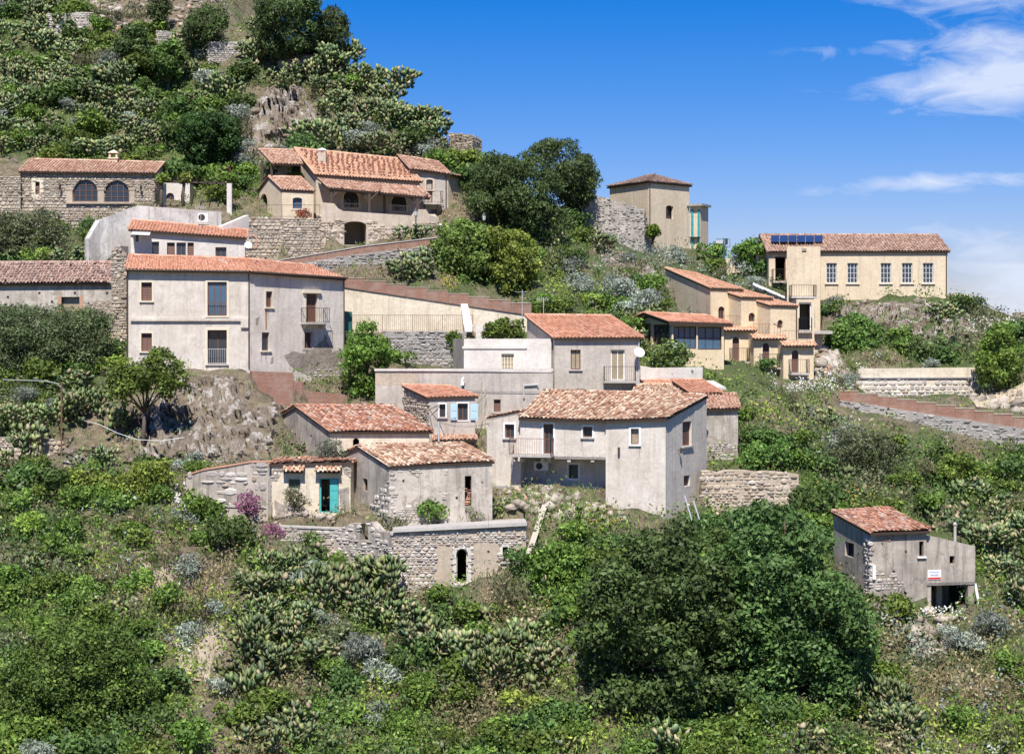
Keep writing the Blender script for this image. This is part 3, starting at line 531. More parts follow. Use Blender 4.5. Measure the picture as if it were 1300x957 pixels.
patch(h4b, f, [(336.5, 393), (339.5, 393), (339, 418), (337, 419)], flat('rust_stain', (0.38, 0.22, 0.13), 0.95, 0, 0.4, 3), 0.004, 'rust_streak')
patch(h4b, f, [(325, 405), (329, 402), (328, 412), (325, 414)], PR, 0.006, rough=0.03); patch(h4b, f, [(344, 454), (348, 452), (347, 461), (343, 462)], PR, 0.006, rough=0.03)
(u0, z0), (u1, z1) = f.uz(384, 372), f.uz(406, 368); m = MB(); m.box(f, u0, u1, 0, 0.2, z0, z1); part(m, 'door_lintel', CREAM, h4b)
pipe(h4b, f, 436, 352, 446)
house('garden_gate_shed', 'narrow teal metal door panel beside the big white house', 'door', (437.5, 129.5), (447, 129.8), 0.3, (395, 396), 440, 'flat', None, GREENP, None, [], pad=False)
bw = freewall('brick_retaining_wall', 'red brick retaining wall stepping down below the big white house', [(320, 122.0, 471), (372, 123.0, 473), (372.6, 123.05, 484), (384, 123.3, 484), (384.6, 123.35, 495.5), (441, 124.6, 501)], (512, 514, 514, 514, 514, 520), BRICK, thick=0.6)
# --- villa with veranda
h5 = house('villa', 'large tan villa with long tiled roof and timber veranda above the stone wall', 'house', (401, 150), (533, 152.5), ('D', 352, 159), (222.5, 231.5), 272, 'gable', (191, 204.5), PV, TPINK,
    [(0, 436, 242, 455, 263.5, dict(arch=2, nx=4, ny=3, fm=WOODD, sur=PC)), (0, 497, 247.5, 516, 268, dict(arch=2, nx=4, ny=3, fm=WOODD, sur=PC))], pad=False, over=0.25, jit=0.12, deep=1)
# mortar-bedded tile stubs standing proud of the roof in rows
e0, e1, r1, r0 = P(403, 220, 150), P(533, 229, 152.4), P(505, 204.5, 157), P(376, 191, 154.6); m = MB(); fq = Frame((0, 0), (1, 0))
for i in range(19):
    for j in range(7):
        s, k = (i+0.4+0.5*(j % 2)+random.uniform(-0.25, 0.25))/19.8, (j+0.7+random.uniform(-.15, .15))/7.6; a = e0.lerp(e1, s).lerp(r0.lerp(r1, s), k)+Vector((0, -0.1, 0.22)); fr_ = Frame((a.x, a.y), (a.x+0.3, a.y)); m.box(fr_, -0.09, 0.09, -0.12, 0.1, a.z-0.02, a.z+0.14)
o = part(m, 'roof_vent_tiles', flat('dark_tile', (0.28, 0.13, 0.09), 0.9, 0, 0.4), h5); o['kind'] = 'stuff'
def ver(r):
    roofquad(r, P(417, 238.5, 147.3), P(546.5, 251, 149.3), P(534, 237, 152.2), P(404, 227, 149.8), TMID, jit=0.2, ridge=False)
    for px, Y in ((421, 147.6), (469, 148.2), (488, 150), (530, 149.2)):
        q = P(px, 271, Y); m = MB(); m.tube([q, Vector((q.x, q.y, pz(242+(px-421)*0.085, Y)))], 0.13, 4); m.build('post', WOODD, r)
        if px != 488:
            for s in (-1, 1):
                t = Vector((q.x, q.y, pz(251+(px-421)*0.085, Y))); m = MB(); m.tube([t, t+Vector((s*0.85, 0.05, 0.85))], 0.07, 4); m.build('brace', WOODD, r)
    m = MB(); m.tube([P(418, 240.5, 147.6), P(545, 252.5, 149.5)], 0.12, 4); m.build('beam', WOODD, r)
    m = MB(); m.quadslab([P(409, 276, 147.1), P(556, 276, 149.2), P(552, 272, 153), P(401, 272, 151)], 0.35); m.build('veranda_floor', PV, r)
    for a, b in (((434, 270.5, 148), (458, 270.8, 148.3)), ((495, 272.5, 148.6), (521, 274, 149))):
        m = MB(); rail(m, [P(*a), P(*b)], 0.75, 0.16, 0.02); m.build('railing', WOODD, r)
sub(h5, ver)
q = P(408.5, 214, 152.2); fq = Frame((q.x-0.32, q.y), (q.x+0.32, q.y)); m = MB(); m.box(fq, 0, 0.64, -0.64, 0, q.z-0.6, pz(194, 152.2)); c = part(m, 'chimney', PV, h5)
m = MB(); z = pz(194, 152.2)
for k in range(4): m.tube([fq.p(0.1+0.44*(k % 2), z, -0.1-0.44*(k//2)), fq.p(0.1+0.44*(k % 2), z+0.2, -0.1-0.44*(k//2))], 0.04, 4)
m.add([fq.p(0.32+0.42*math.cos(a*0.7854), z+0.2, -0.32+0.42*math.sin(a*0.7854)) for a in range(8)]+[fq.p(0.32+0.22*math.cos(a*0.7854), z+0.36, -0.32+0.22*math.sin(a*0.7854)) for a in range(8)]+[fq.p(0.32, z+0.42, -0.32)], [(k, (k+1) % 8, (k+1) % 8+8, k+8) for k in range(8)]+[(k+8, (k+1) % 8+8, 16) for k in range(8)]); m.build('chimney_cap', WHITE, c)
def logg(r):
    roofquad(r, P(346, 208, 149.3), P(384, 209, 150.4), P(375, 191.5, 154.6), P(329, 190, 153.4), TMID, jit=0.2)
    for px, Y, b in ((333, 151.6, 242), (345, 149.8, 226)):
        m = MB(); q = P(px, b, Y); m.tube([q, Vector((q.x, q.y, pz(208 if px > 340 else 204, Y)))], 0.13, 4); m.build('post', WOODD, r)
        m = MB(); t = Vector((q.x, q.y, pz(215, Y))); m.tube([t, t+Vector((0.7, 0.1, 0.6))], 0.07, 4); m.build('brace', WOODD, r)
    wallmesh('loggia_wall', PV, r, Frame(P2(352, 153), P2(384, 153.2)), [(0, pz(250, 153)), (2.1, pz(250, 153)), (2.1, pz(204, 153)), (0, pz(204, 153))], [holepoly(1.15, 1.85, pz(222, 153), pz(208.5, 153), 0)], 0.25)
    m = MB(); m.box(Frame(P2(352, 153.3), P2(384, 153.4)), 1.1, 1.9, -0.02, 0, pz(222, 153), pz(208, 153)); m.build('door', WOODD, r)
sub(h5, logg)
h5c = house('villa_cottage', 'little tan gabled cottage with arched window at the villa corner', 'cottage', (358, 147.5), (398, 148.3), ('D', 326, 152), (242.5, 244.5), 277, 'gable', (227, 228), PC, TMID,
    [(0, 371.5, 251, 383.5, 265, dict(arch=1, nx=2, ny=3, kind='blue', sur=CREAM)), (3, 330, 246, 339.5, 272, dict(kind='hole', nx=1, arch=2))], over=0.12, over_s=0.05, pad=False, jit=0.25, deep=0.3)
an = house('villa_annex', 'pale weathered annex with small balconies at right end of villa', 'house', (522, 153.6), (569, 154.6), 7, (216, 222.5), 300, 'gable', (200, 208), PGL, TMID,
    [(0, 541, 228, 549.5, 241, dict(arch=1, kind='boards', nx=1, sur=PC)), (0, 546.5, 266, 555, 273.5, dict(nx=2, sur=None)), (0, 541, 243, 549, 258, dict(nx=2, kind='boards', bal=dict(l=0.35, r=0.7, depth=0.8, sp=0.2)))], jit=0.3, deep=2, pad=False)
an2 = house('', '', '', (569, 154.6), (596, 158.4), 6, (222.5, 229), 300, 'gable', (212, 219), PC, TMID, [(0, 571.5, 264, 575.5, 276, dict(nx=1, kind='shut')), (0, 576.5, 246, 582, 262, dict(nx=1, kind='boards', bal=dict(l=0.2, r=1.3, depth=0.9, sp=0.2)))], into=an, deep=2, pad=False)
pipe(an, an[1][0], 566, 222, 290)
pw = freewall('villa_terrace_wall', 'rubble terrace wall with tan parapet and arched passage under the veranda', [(408, 146.8, 257), (424, 146.8, 258.5), (429, 146.8, 264.5), (436, 146.9, 268), (480, 147.5, 271), (524, 148.2, 274), (529, 148.3, 266), (541, 148.5, 266), (545, 148.6, 273), (557, 149.2, 276)],
    (324, 319, 317, 315, 308, 300, 299, 297, 296, 294), PV, thick=0.5, holes=[(3, 437, 281, 465, 311, 1)], pad=False)
def stn(r):
    for i, f in enumerate(pw[1]):
        z0 = pz(322-(f.a.x*2400/f.a.y+650-408)*0.2, f.a.y)-0.6; zt = pz(279+ (4 if i > 3 else 0), f.a.y)
        hh = []
        if i == 3:
            (a, _), (b, _) = f.uz(437, 290), f.uz(465, 290); hh = [holepoly(a, b, f.uz(450, 313)[1], f.uz(450, 281)[1], 1)]
        stonework(r, f, [(0, z0), (f.L, z0), (f.L, zt), (0, zt)], hh, STONE)
sub(pw, stn)
fp = pw[1][3]; (ua, _), (ub, _) = fp.uz(435, 290), fp.uz(467, 290); zf = fp.uz(450, 312)[1]; m = MB(); m.box(fp, ua-0.2, ua, -3.6, -0.51, zf-1, zf+2.1); m.box(fp, ub, ub+0.2, -3.6, -0.51, zf-1, zf+2.1); m.box(fp, ua, ub, -3.8, -3.6, zf-1, zf+2.1); part(m, 'passage_wall', PV, pw)
PADS.append(([fp.p(ua-0.2, 0, 2.5).xy, fp.p(ub+0.2, 0, 2.5).xy, fp.p(ub+0.2, 0, -4).xy, fp.p(ua-0.2, 0, -4).xy], fp.a, fp.d, fp.L, zf, zf))
lw = freewall('stone_terrace_wall', 'big rubble retaining wall below the little arched-window cottage', [(298, 145.6, 293), (314, 145.8, 276), (358, 146, 277), (408.5, 146.9, 278)], (334, 336, 336, 330), PR, stone=STONE, thick=0.6, padf=4)
m = MB(); rail(m, [P(330, 276, 146.2), P(358, 276, 146.3), P(406, 276, 147)], 0.95, 1.1, 0.014); part(m, 'railing', IRON, lw)
m = MB(); fq = lw[1][0]; u, z = lw[1][1].uz(320, 307); m.add([lw[1][1].p(a, b, 0.12) for a, b in holepoly(u-0.3, u+0.3, z-0.4, z+0.45, 2)]+[lw[1][1].p(u+(a-u)*1.35, z+(b-z)*1.25, 0.12) for a, b in holepoly(u-0.3, u+0.3, z-0.4, z+0.45, 2)], [(i, (i+1) % 11, (i+1) % 11+11, i+11) for i in range(11)]); part(m, 'brick_niche_arch', TMID, lw)
# --- ramp road
def parapet(name, label, pts, hpx, grp=None, mat=None, cap=None, gap=0.0, thick=0.3, steps=True):
    """stepped brick parapet: pts [(px, Y, py_top)], one panel with its coping per pair"""
    root = thing(name, label, 'parapet', loc=P(pts[0][0], pts[0][2]+hpx, pts[0][1])); hs = (root, [], root.location.copy())
    for (x0, y0, t0), (x1, y1, t1) in zip(pts[:-1], pts[1:]):
        f = Frame(P2(x0, y0), P2(x1, y1)); za = pz(t0, y0); zb = za if steps else pz(t1, y1); zl = pz(t0+hpx, y0)-0.05; zr = pz(t1+hpx, y1)-0.05
        def go(r):
            o = wallmesh('parapet_panel', mat or BRICK, r, f, [(0.005, zl), (f.L-0.005, zr), (f.L-0.005, zb), (0.005, za)], thick=thick)
            if steps: m = MB(); m.box(f, -0.02, f.L-0.03, -thick-0.03, 0.03, za+0.002, za+0.05); m.build('coping', PT, o)
            else: m = MB(); m.add([f.p(u, z, w) for u, z, w in ((0, za+.002, .05), (f.L, zb+.002, .05), (f.L, zb+.002, -thick-.05), (0, za+.002, -thick-.05), (0, za+.08, .05), (f.L, zb+.08, .05), (f.L, zb+.08, -thick-.05), (0, za+.08, -thick-.05))], [(0, 3, 2, 1), (4, 5, 6, 7), (0, 1, 5, 4), (1, 2, 6, 5), (2, 3, 7, 6), (3, 0, 4, 7)]); m.build('coping', PSL, o)
        sub(hs, go)
    return hs
rp = [(346, 141.5, 332.5)]+[(346+k*23.2, 141.5+k*0.28, 332.5-(3.9*k if k < 5 else 19.5+(k-5)*2.7)) for k in range(1, 10)]
parapet('ramp_parapet', 'sloping red brick parapet along the ramp below the villa', rp, 8.5, steps=False)
freewall('ramp_wall', 'grey rendered wall under the sloping brick parapet below the villa', [(346, 141.35, 340), (462, 142.8, 321.5), (556, 143.9, 311)], (353, 353, 348), PSG, stone=STONEG, thick=0.5, stsz=(0.3, 0.12), dens=0.6, padf=3.5)
# --- cream wall with stepped parapet
sp_ = [(437+k*26.4, 133.5, 353.5+k*3.95) for k in range(10)]
parapet('stepped_brick_parapet', 'long red brick parapet stepping down along the top of the cream wall', sp_, 10.5)
freewall('cream_retaining_wall', 'tall stained cream retaining wall below the stepped brick parapet', [(437, 133.6, 362), (678, 133.6, 400)], (421, 421), PCR, thick=0.6, padf=2.2, pad=True)
def fence(name, label, pts, h, sp=0.13, mat=None, r=0.014, post=2.0):
    root = thing(name, label, 'fence', loc=Vector(pts[0])); hs = (root, [], root.location.copy()); m = MB(); rail(m, pts, h, sp, r); part(m, 'railing', mat or IRON, hs)
    for a, b in zip(pts[:-1], pts[1:]):
        a, b = Vector(a), Vector(b); n = max(1, int((b-a).length/post))
        for i in range(n+1): q = a.lerp(b, i/n); m = MB(); m.tube([q-Vector((0, 0, 0.3)), q+Vector((0, 0, h+0.05))], r*2, 4); part(m, 'post', mat or IRON, hs)
    return hs
fence('walkway_railing', 'thin iron railing along the walkway in front of the cream wall', [P(447, 420.5, 131.8), P(600, 420.5, 131.8)], 1.12, 0.14, RUST)
ww = freewall('grey_terrace_wall', 'grey rubble wall under the iron railing and walkway', [(486, 131.4, 420.5), (592, 131.4, 421.5)], (456, 468), PSG, stone=STONEG, thick=0.6, stsz=(0.32, 0.12), dens=0.8)
m = MB(); m.quadslab([P(585, 386, 133.25), P(593.5, 386, 133.25), P(601.5, 421, 132.3), P(590, 421, 132.3)], 0.14); o = m.build('leaning_slab', WHITE); tag(o, 'white slab leaning against the foot of the cream wall', 'slab')
freewall('low_white_wall', 'low white wall by the foot of the cream wall, right of leaning slab', [(604, 130.6, 411), (642, 130.6, 413)], (424, 424), PWB, thick=0.25)
# --- red-roofed house and its wings
h10 = house('red_roofed_house', 'grey rendered house with bright red roof and iron balcony at centre', 'house', (704, 124), (812, 124), ('D', 669, 129.5), (430.5, 430), 505, 'shed', (403, 404), PGL, TNEW,
    [(0, 724.5, 444, 737, 469, dict(kind='curtain', nx=2, sill=PSL)), (0, 775.5, 444, 793, 483, dict(kind='curtain', nx=2, fm=WHITE, bal=dict(l=0.5, r=0.7, depth=0.85, brackets=False)))], deep=0.8, pad=True)
f = h10[1][0]; dish(h10, f, 811, 447, 0.36, 0.5)
(u0, z0), (u1, z1) = f.uz(729.5, 497), f.uz(742, 493.5); m = MB(); m.box(f, u0, u1, -0.01, 0.01, z0, z1); part(m, 'vent', IRON, h10); pipe(h10, f, 811, 430, 495, PALEI)
h10w = house('', '', '', (589, 124.3), (700, 124.3), ('D', 575, 129.6), (430, 430), 476, 'flat', None, PWB, None, [(0, 636.5, 449, 652.5, 472, dict(kind='curtain', nx=4, ny=4, fm=CREAM))], into=h10, mats={3: PGL}, deep=0.8)
f = h10w[1][0]; (u0, z0), (u1, z1) = f.uz(587, 442.5), f.uz(669, 439.5); m = MB(); m.box(f, u0, u1, 0, 0.08, z0, z1); part(m, 'wall_ledge', PWB, h10)
h10b = house('grey_flat_building', 'long plain grey building with flat roof left of the red-roofed house', 'building', (476.5, 121.4), (702, 121.4), 2.6, (470, 473), 585, 'flat', None, PGL, None,
    [(0, 627, 507, 635.5, 523, dict(kind='shut', nx=1, sill=PSL))], deep=0.8)
f = h10b[1][0]
(u0, z0), (u1, z1) = f.uz(476.5, 472.5), f.uz(702, 470.5); m = MB(); m.box(f, u0-0.05, u1, 0, 0.1, z1-0.02, z1+0.13); part(m, 'parapet_coping', PWB, h10b)
patch(h10b, f, [(477, 474), (530, 474), (528, 490), (477, 488)], PT, 0.008, rough=0.05)
pipe(h10b, f, 611, 484, 580, PGL, 0.04); pipe(h10b, f, 616, 492, 580, PGL, 0.04)
m = MB(); m.tube([f.p(*f.uz(665, 505), 0.1), f.p(*f.uz(665, 489), 0.1), f.p(*f.uz(683, 488), 0.1), f.p(*f.uz(683, 491), 0.1)], 0.05, 6); part(m, 'vent_pipe', PALEI, h10b)
m = MB(); m.tube([f.p(*f.uz(535, 491), 0.08)-Vector((0, 0, 0.0)), f.p(*f.uz(620, 497), 0.08), f.p(*f.uz(700, 498), 0.08)], 0.015, 4); part(m, 'cable', IRON, h10b)
m = MB(); q = P(587, 489, 121.1); m.tube([q, q+Vector((0, 0, 0.35))], 0.14, 8, 0.08); m.tube([q+Vector((0, 0, 0.35)), q+Vector((0.12, 0, 0.5))], 0.1, 8, 0.05); part(m, 'vent_cowl', WHITE, h10b)
freewall('white_yard_wall', 'stained white yard wall right of the red-roofed house balcony', [(813, 126.5, 464), (829, 126.7, 467), (892, 127.6, 466)], (492, 492, 492), PWB, thick=0.3)
# --- little house with blue shutters
h11 = house('blue_shuttered_house', 'little house with orange roof and pale blue open shutters', 'house', (545, 117), (603, 117), ('D', 513, 120.7), (507, 505.5), 575, 'shed', (492, 493.5), PGL, TNEW,
    [(0, 558, 513, 565.5, 529.5, dict(kind='glass', nx=1, sur=WHITE, sill=PSL, surw=0.08)), (0, 581, 512, 594, 533.5, dict(nx=2, kind='glass', sur=WHITE, surw=0.07))], over=0.15, mats={3: PT}, stone=(3,), stsz=(0.3, 0.16), deep=0.8)
f = h11[1][0]
for a, b in ((572, 580.6), (597.5, 607)):
    (u0, z0), (u1, z1) = f.uz(a, 533), f.uz(b, 512); m = MB(); m.box(f, u0, u1, 0.06, 0.11, z0, z1); m.box(f, u0+0.05, u1-0.05, 0.11, 0.125, z0+0.1, (z0+z1)/2-0.04); m.box(f, u0+0.05, u1-0.05, 0.11, 0.125, (z0+z1)/2+0.04, z1-0.1); part(m, 'shutter', BLUEP, h11)
sub(h11, lambda r: roofquad(r, P(549, 559, 115.6), P(606, 558, 115.8), P(603.5, 552, 117), P(549, 552, 117), TMID, ridge=False, jit=0.2, name='lean_to_roof'))
(u0, z0), (u1, z1) = f.uz(548, 571), f.uz(569, 560); m = MB(); m.box(f, u0, u1, 0.003, 0.02, z0, z1); part(m, 'opening_shade_panel', WOODD, h11)  # thin dark sheet painting the shade of the opening under the lean-to
# --- front house
h12 = house('front_house', 'large pale house with mottled old roof, balcony and gable at centre front', 'house', (769, 108.6), (845, 108.1), ('C', 897, 113.7), (536, 533), 668, 'shed', (502, 505), PW, TOLD,
    [(0, 801, 544, 811, 564, dict(kind='curtain', nx=1, sur=WHITE, sill=WHITE)), (1, 866.5, 535, 878, 566, dict(kind='shut', nx=1, sill=PSL)), (1, 868, 603.5, 876, 617, dict(kind='shut', nx=1, sur=None)), (1, 869, 645, 880, 657, dict(nx=1))], mats={0: PW, 1: PW}, jit=0.5, deep=2.5, rq=[(768.5, 534, 108.3), (847, 531, 107.8), (899, 502.5, 113.8), (818, 499.5, 114.4)])
f = h12[1][0]
for w_, a, b in ((0, 786, 570), (1, 861, 571)):
    fr_ = h12[1][w_]; u, z = fr_.uz(a, b); m = MB(); m.tube([fr_.p(u, z, 0), fr_.p(u, z, 0.15)], 0.03, 5); m.tube([fr_.p(u, z+0.12, 0.18), fr_.p(u, z-0.2, 0.18)], 0.07, 6); part(m, 'wall_lamp', COPPER, h12)
(u0, z0), (u1, z1) = f.uz(815, 668), f.uz(845, 655); m = MB(); m.box(f, u0, u1, 0, 0.05, z0-1, z1); part(m, 'plinth', PSG, h12)
m = MB(); fr_ = h12[1][1]; (u0, z0) = fr_.uz(872, 640); u1 = fr_.uz(884, 640)[0]; m.tube([fr_.p(u0, z0, 0), fr_.p(u0, z0, 0.7)], 0.04, 4); m.tube([fr_.p(u1, z0, 0), fr_.p(u1, z0, 0.7)], 0.04, 4); m.tube([fr_.p(u0, z0, 0.7), fr_.p(u1, z0, 0.7)], 0.04, 4); m.tube([fr_.p(u0, z0, 0.7), fr_.p(u0+0.1, z0-1.1, 0.05)], 0.03, 4); part(m, 'bracket', WHITE, h12)
h12m = house('', '', '', (660.5, 110.3), (769, 108.9), ('D', 693, 115.6), (532.5, 535.5), 581.5, 'shed', (498.5, 502), PW, TOLD,
    [(0, 690, 538, 702.5, 576, dict(nx=2, sur=WHITE, kind='glass', surw=0.1)), (0, 740, 541.5, 752, 555, dict(nx=1, sur=WHITE, sill=PSL, surw=0.09))], jit=0.5, into=h12, deep=0, pad=False, bottom=True, rq=[(658, 530.5, 110), (768.5, 534, 108.5), (818, 499.5, 114.4), (692, 496.5, 115.6)])
f = h12m[1][0]; u0 = f.uz(651, 577)[0]; u1 = f.uz(704, 577)[0]; z = f.uz(680, 576.5)[1]
sub(h12, lambda r: balcony(r, f, u0, u1, z, 0.85, 0.95, rm=RUST, name='balcony', brackets=True))
for px in (663, 690, 722, 752):
    (u, z) = f.uz(px, 581.5); m = MB(); m.box(f, u-0.1, u+0.1, -0.75, 0.2 if px < 700 else -0.05, z-0.22, z-0.002); part(m, 'corbel', PW, h12)
h12l = house('', '', '', (668, 111.9), (771, 110.6), 3.5, (580.5, 581), 640, 'flat', None, PW, None, [(0, 722, 589.5, 734, 607, dict(nx=1, sur=WHITE, surw=0.11, fm=IRON))], into=h12, deep=2, padw=0.2)
aircon(h12, h12l[1][0], 680, 585.5, 698, 596.5, 0.1)
m = MB(); fl = h12l[1][0]; m.tube([fl.p(*fl.uz(699, 590), 0.1), fl.p(*fl.uz(701, 592), 0.12), fl.p(*fl.uz(700, 600), 0.12), fl.p(*fl.uz(695, 608), 0.1), fl.p(*fl.uz(690, 609), 0.05)], 0.045, 6); part(m, 'drain_hose', PWB, h12)
(u0, z0), (u1, z1) = fl.uz(666, 628), fl.uz(768, 617); m = MB(); m.box(fl, u0, u1, 0.003, 0.35, z0, z1); part(m, 'wall_plinth', PW, h12); m = MB(); m.box(fl, u0-0.3, u1, 0.003, 0.25, z0-1.6, z0); part(m, 'foundation', PSG, h12)
h12s = house('', '', '', (618, 111.2), (661, 110.6), 4, (533.5, 524.5), 617, 'shed', (529, 519.5), PW, TOLD, [(0, 641, 538.5, 653, 556, dict(nx=2, sur=WHITE, surw=0.1, sill=PSL))], into=h12, over=0.06, over_s=0.03, th=0.08, deep=2)
house('', '', '', (655, 111.9), (669.5, 111.8), 3, (581, 581), 617, 'flat', None, PW, None, [], into=h12, deep=2, pad=False)
(u0, z0), (u1, z1) = h12s[1][0].uz(620, 632), h12s[1][0].uz(661, 617); m = MB(); m.box(h12s[1][0], u0, u1, 0.003, 0.04, z0-0.8, z1); part(m, 'foundation', PSG, h12)
# --- small roofs behind
house('small_red_roof_house', 'small white house with new red roof just behind the large front house', 'house', (880, 119.2), (913, 119.4), ('D', 856, 124.2), (502, 500.5), 530, 'shed', (485.5, 485), PWB, TNEW, [], over=0.2)
hb = house('side_annex', 'narrow streaked grey annex with rusty tiled roof right of the front house', 'annex', (897, 115.4), (937, 116), ('D', 893, 119.4), (522, 521), 582, 'shed', (503.5, 503.5), PGW, TMID, [], over=0.2, jit=0.4)
house('low_faded_roof_shed', 'low shed with faded tiles between the front house and white yard wall', 'shed', (806, 121), (872, 120.6), 3.6, (503, 503), 520, 'shed', (491.5, 491.5), PWB, TOLD, [], over=0.1, jit=0.4)
house('tool_shed', 'low orange-tiled lean-to at the foot of the white yard wall', 'shed', (816, 125.3), (858, 125.4), 1.3, (492.5, 492), 505, 'shed', (486.5, 486), PWB, TNEW, [], over=0.1, pad=False)
m = MB(); m.quadslab([P(908, 491.5, 121.5), P(922, 492, 121.5), P(906, 483, 124.5), P(890, 483, 124.5)], 0.15); o = m.build('flat_concrete_roof', PWB); tag(o, 'small flat white concrete roof slab beside the new red roof', 'roof slab')
# --- old house with gable
h14 = house('old_gabled_house', 'old grey house with bare gable and brick-red weathered tiles at left centre', 'house', (419, 114), (545, 114.4), ('D', 337, 122), (549.5, 549.5), 592, 'gable', (518, 519), PGW, TRED, [(0, 448, 556, 456, 592, dict(kind='hole', nx=1, arch=2)), ], mats={3: PG, 0: PCR}, jit=0.6, missing=0.004, over=0.25, over_s=0.1)
# --- ruined row with turquoise door
h15 = house('turquoise_door_ruin', 'ruined flat row house with open turquoise door above the rubble', 'house', (345, 110), (445, 109.4), 3.2, (592, 590), 657, 'shed', (586, 584), PCR, TRED,
    [(0, 366, 608, 381, 620, dict(fm=GREENP, nx=2)), (0, 405.5, 607, 430, 651, dict(kind='hole', nx=1, fm=TEAL))], missing=0.4, jit=0.8, over=0.1)
f = h15[1][0]; (u0, z0), (u1, z1) = f.uz(418.5, 650), f.uz(429, 608); m = MB(); m.box(f, u0, u1, -0.12, -0.06, z0, z1)
for a in (0.08, 0.36, 0.64): m.box(f, u0+0.06, u1-0.06, -0.06, -0.045, z0+(z1-z0)*a, z0+(z1-z0)*(a+0.24))
part(m, 'door_leaf', TEAL, h15)
for a, b in ((362, 386), (403, 433)):
    (u0, z0), (u1, z1) = f.uz(a, 599), f.uz(b, 595); E0 = f.p(u0, z0, 0.45); E1 = f.p(u1, z0, 0.45); R0 = f.p(u0, z1+0.1, 0.01); R1 = f.p(u1, z1+0.1, 0.01); sub(h15, lambda r: roofquad(r, E0, E1, R1, R0, TOLD, ridge=False, name='door_hood', th=0.05, rake=False, jit=0.5))
patch(h15, f, [(349, 635), (362, 640), (378, 638), (385, 656), (349, 656)], PG, 0.01, rough=0.06); patch(h15, f, [(430, 620), (444, 618), (444, 650), (432, 648)], PG, 0.01, rough=0.06)
lb = freewall('block_yard_wall', 'grey block yard wall with brick top left of the turquoise-door ruin', [(236, 111.4, 604), (258, 111.2, 597), (290, 111, 592), (318, 110.8, 587), (345, 110.4, 587)], (645, 645, 645, 645, 648), PG, thick=0.35, stone=STONEP, dens=0.35, stsz=(0.5, 0.3), cap=TRED)
freewall('planter_wall', 'low grey planter wall under the pink flowers left of the ruin', [(271, 109.6, 643), (339, 109.2, 645)], (660, 661), PGL, thick=0.3, cap=PSL)
m = MB(); q = P(339.5, 664, 108.9); m.tube([q, q+Vector((0, 0, pz(610, 108.9)-pz(664, 108.9)))], 0.09, 4); tag(m.build('yard_post', WOODG), 'pale upright post at left corner of the turquoise-door ruin', 'post')
freewall('lower_terrace_wall', 'grey rubble terrace wall under the rubble heap', [(349, 107.8, 669), (400, 107.5, 671), (452, 107.2, 673)], (702, 706, 712), PG, stone=STONEP, thick=0.5, dens=0.7, stsz=(0.3, 0.16), cap=PSL)
# --- ruined grey house
h16 = house('ruined_grey_house', 'roofed grey ruin with tall broken slit window in the middle foreground', 'house', (494, 106.6), (625, 107.2), ('D', 422, 113.2), (594.5, 588), 668, 'gable', (570.5, 566.5), PGW, TOLD,
    [(0, 590, 604, 598.5, 642, dict(kind='hole', nx=1, fm=WOODD)), (3, 460.6, 607, 466.5, 623, dict(kind='hole', nx=1, arch=1))], jit=0.7, missing=0.006, over=0.15, over_s=0.06, mats={3: PG}, pad=False, deep=1.2)
f = h16[1][0]; 
def brk(r):
    (u0, z0), (u1, z1) = f.uz(591, 641), f.uz(598, 618); stonework(r, f, [(u0, z0), (u1, z0), (u1, z1), (u0, z1)], [], TRED, (0.2, 0.1), w=-0.1, name='brick_infill')
    for a, b, c, d in ((495, 668, 502, 592), (494, 600, 516, 592), (520, 668, 536, 652), (562, 606, 567, 590), (562, 634, 567, 622)):
        (u0, z0), (u1, z1) = f.uz(a, b), f.uz(c, d); stonework(r, f, [(u0, z0), (u1, z0), (u1, z1), (u0, z1)], [], STONEP, (0.25, 0.15), dens=0.7, proud=0.05, name='exposed_stones')
    g = h16[1][3]; (u0, z0), (u1, z1) = g.uz(470, 672), g.uz(494, 630); stonework(r, g, [(min(u0, u1), z0), (max(u0, u1), z0), (max(u0, u1), z1+1), (min(u0, u1), z1-0.6)], [], STONEP, (0.28, 0.18), dens=0.7, name='exposed_stones')
sub(h16, brk)
# --- lower ruin with arched door
def skipf(cu, cz):
    f = h17f; q = f.p(cu, cz); px = q.x/q.y*F+CX; py = HY-q.z/q.y*F
    return (py > 692 and 554 < px < 574) or (py > 687 and 600 < px < 634) or (py > 690 and px > 649) or (py > 716 and px > 600) 
h17f = Frame(P2(500, 103.4), P2(668, 104.2))
h17 = house('lower_stone_ruin', 'flat-topped stone ruin with tall white-trimmed arched door', 'ruin', (500, 103.4), (668, 104.2), 3.3, (673, 665), 752, 'flat', None, PT, None,
    [(0, 579, 696, 594, 740, dict(kind='hole', arch=2, nx=1, fm=CREAM, sur=PWB, surw=0.18)), (0, 638, 694, 645, 713, dict(kind='hole', nx=1, fm=CREAM, sur=PWB, surw=0.15, sill=PSL))], stone=(0,), stonemat=STONEP, stsz=(0.24, 0.13), skips={0: skipf}, deep=2)
f = h17[1][0]; m = MB(); (u0, z0), (u1, z1) = f.uz(574, 746), f.uz(599, 741); m.box(f, u0, u1, 0, 0.25, z0, z1); part(m, 'doorstep', PSL, h17)
m = MB(); m.quadslab([P(499, 671.5, 103.2), P(669, 663, 104.0), P(666, 658, 107.2), P(498, 668, 106.6)], 0.18); part(m, 'terrace_slab', PSL, h17)
for px in (542, 620): m = MB(); q = P(px, 668 if px < 600 else 665, 103.6); m.tube([q, q+Vector((0, 0, 0.55))], 0.012, 4); part(m, 'rebar', RUST, h17)
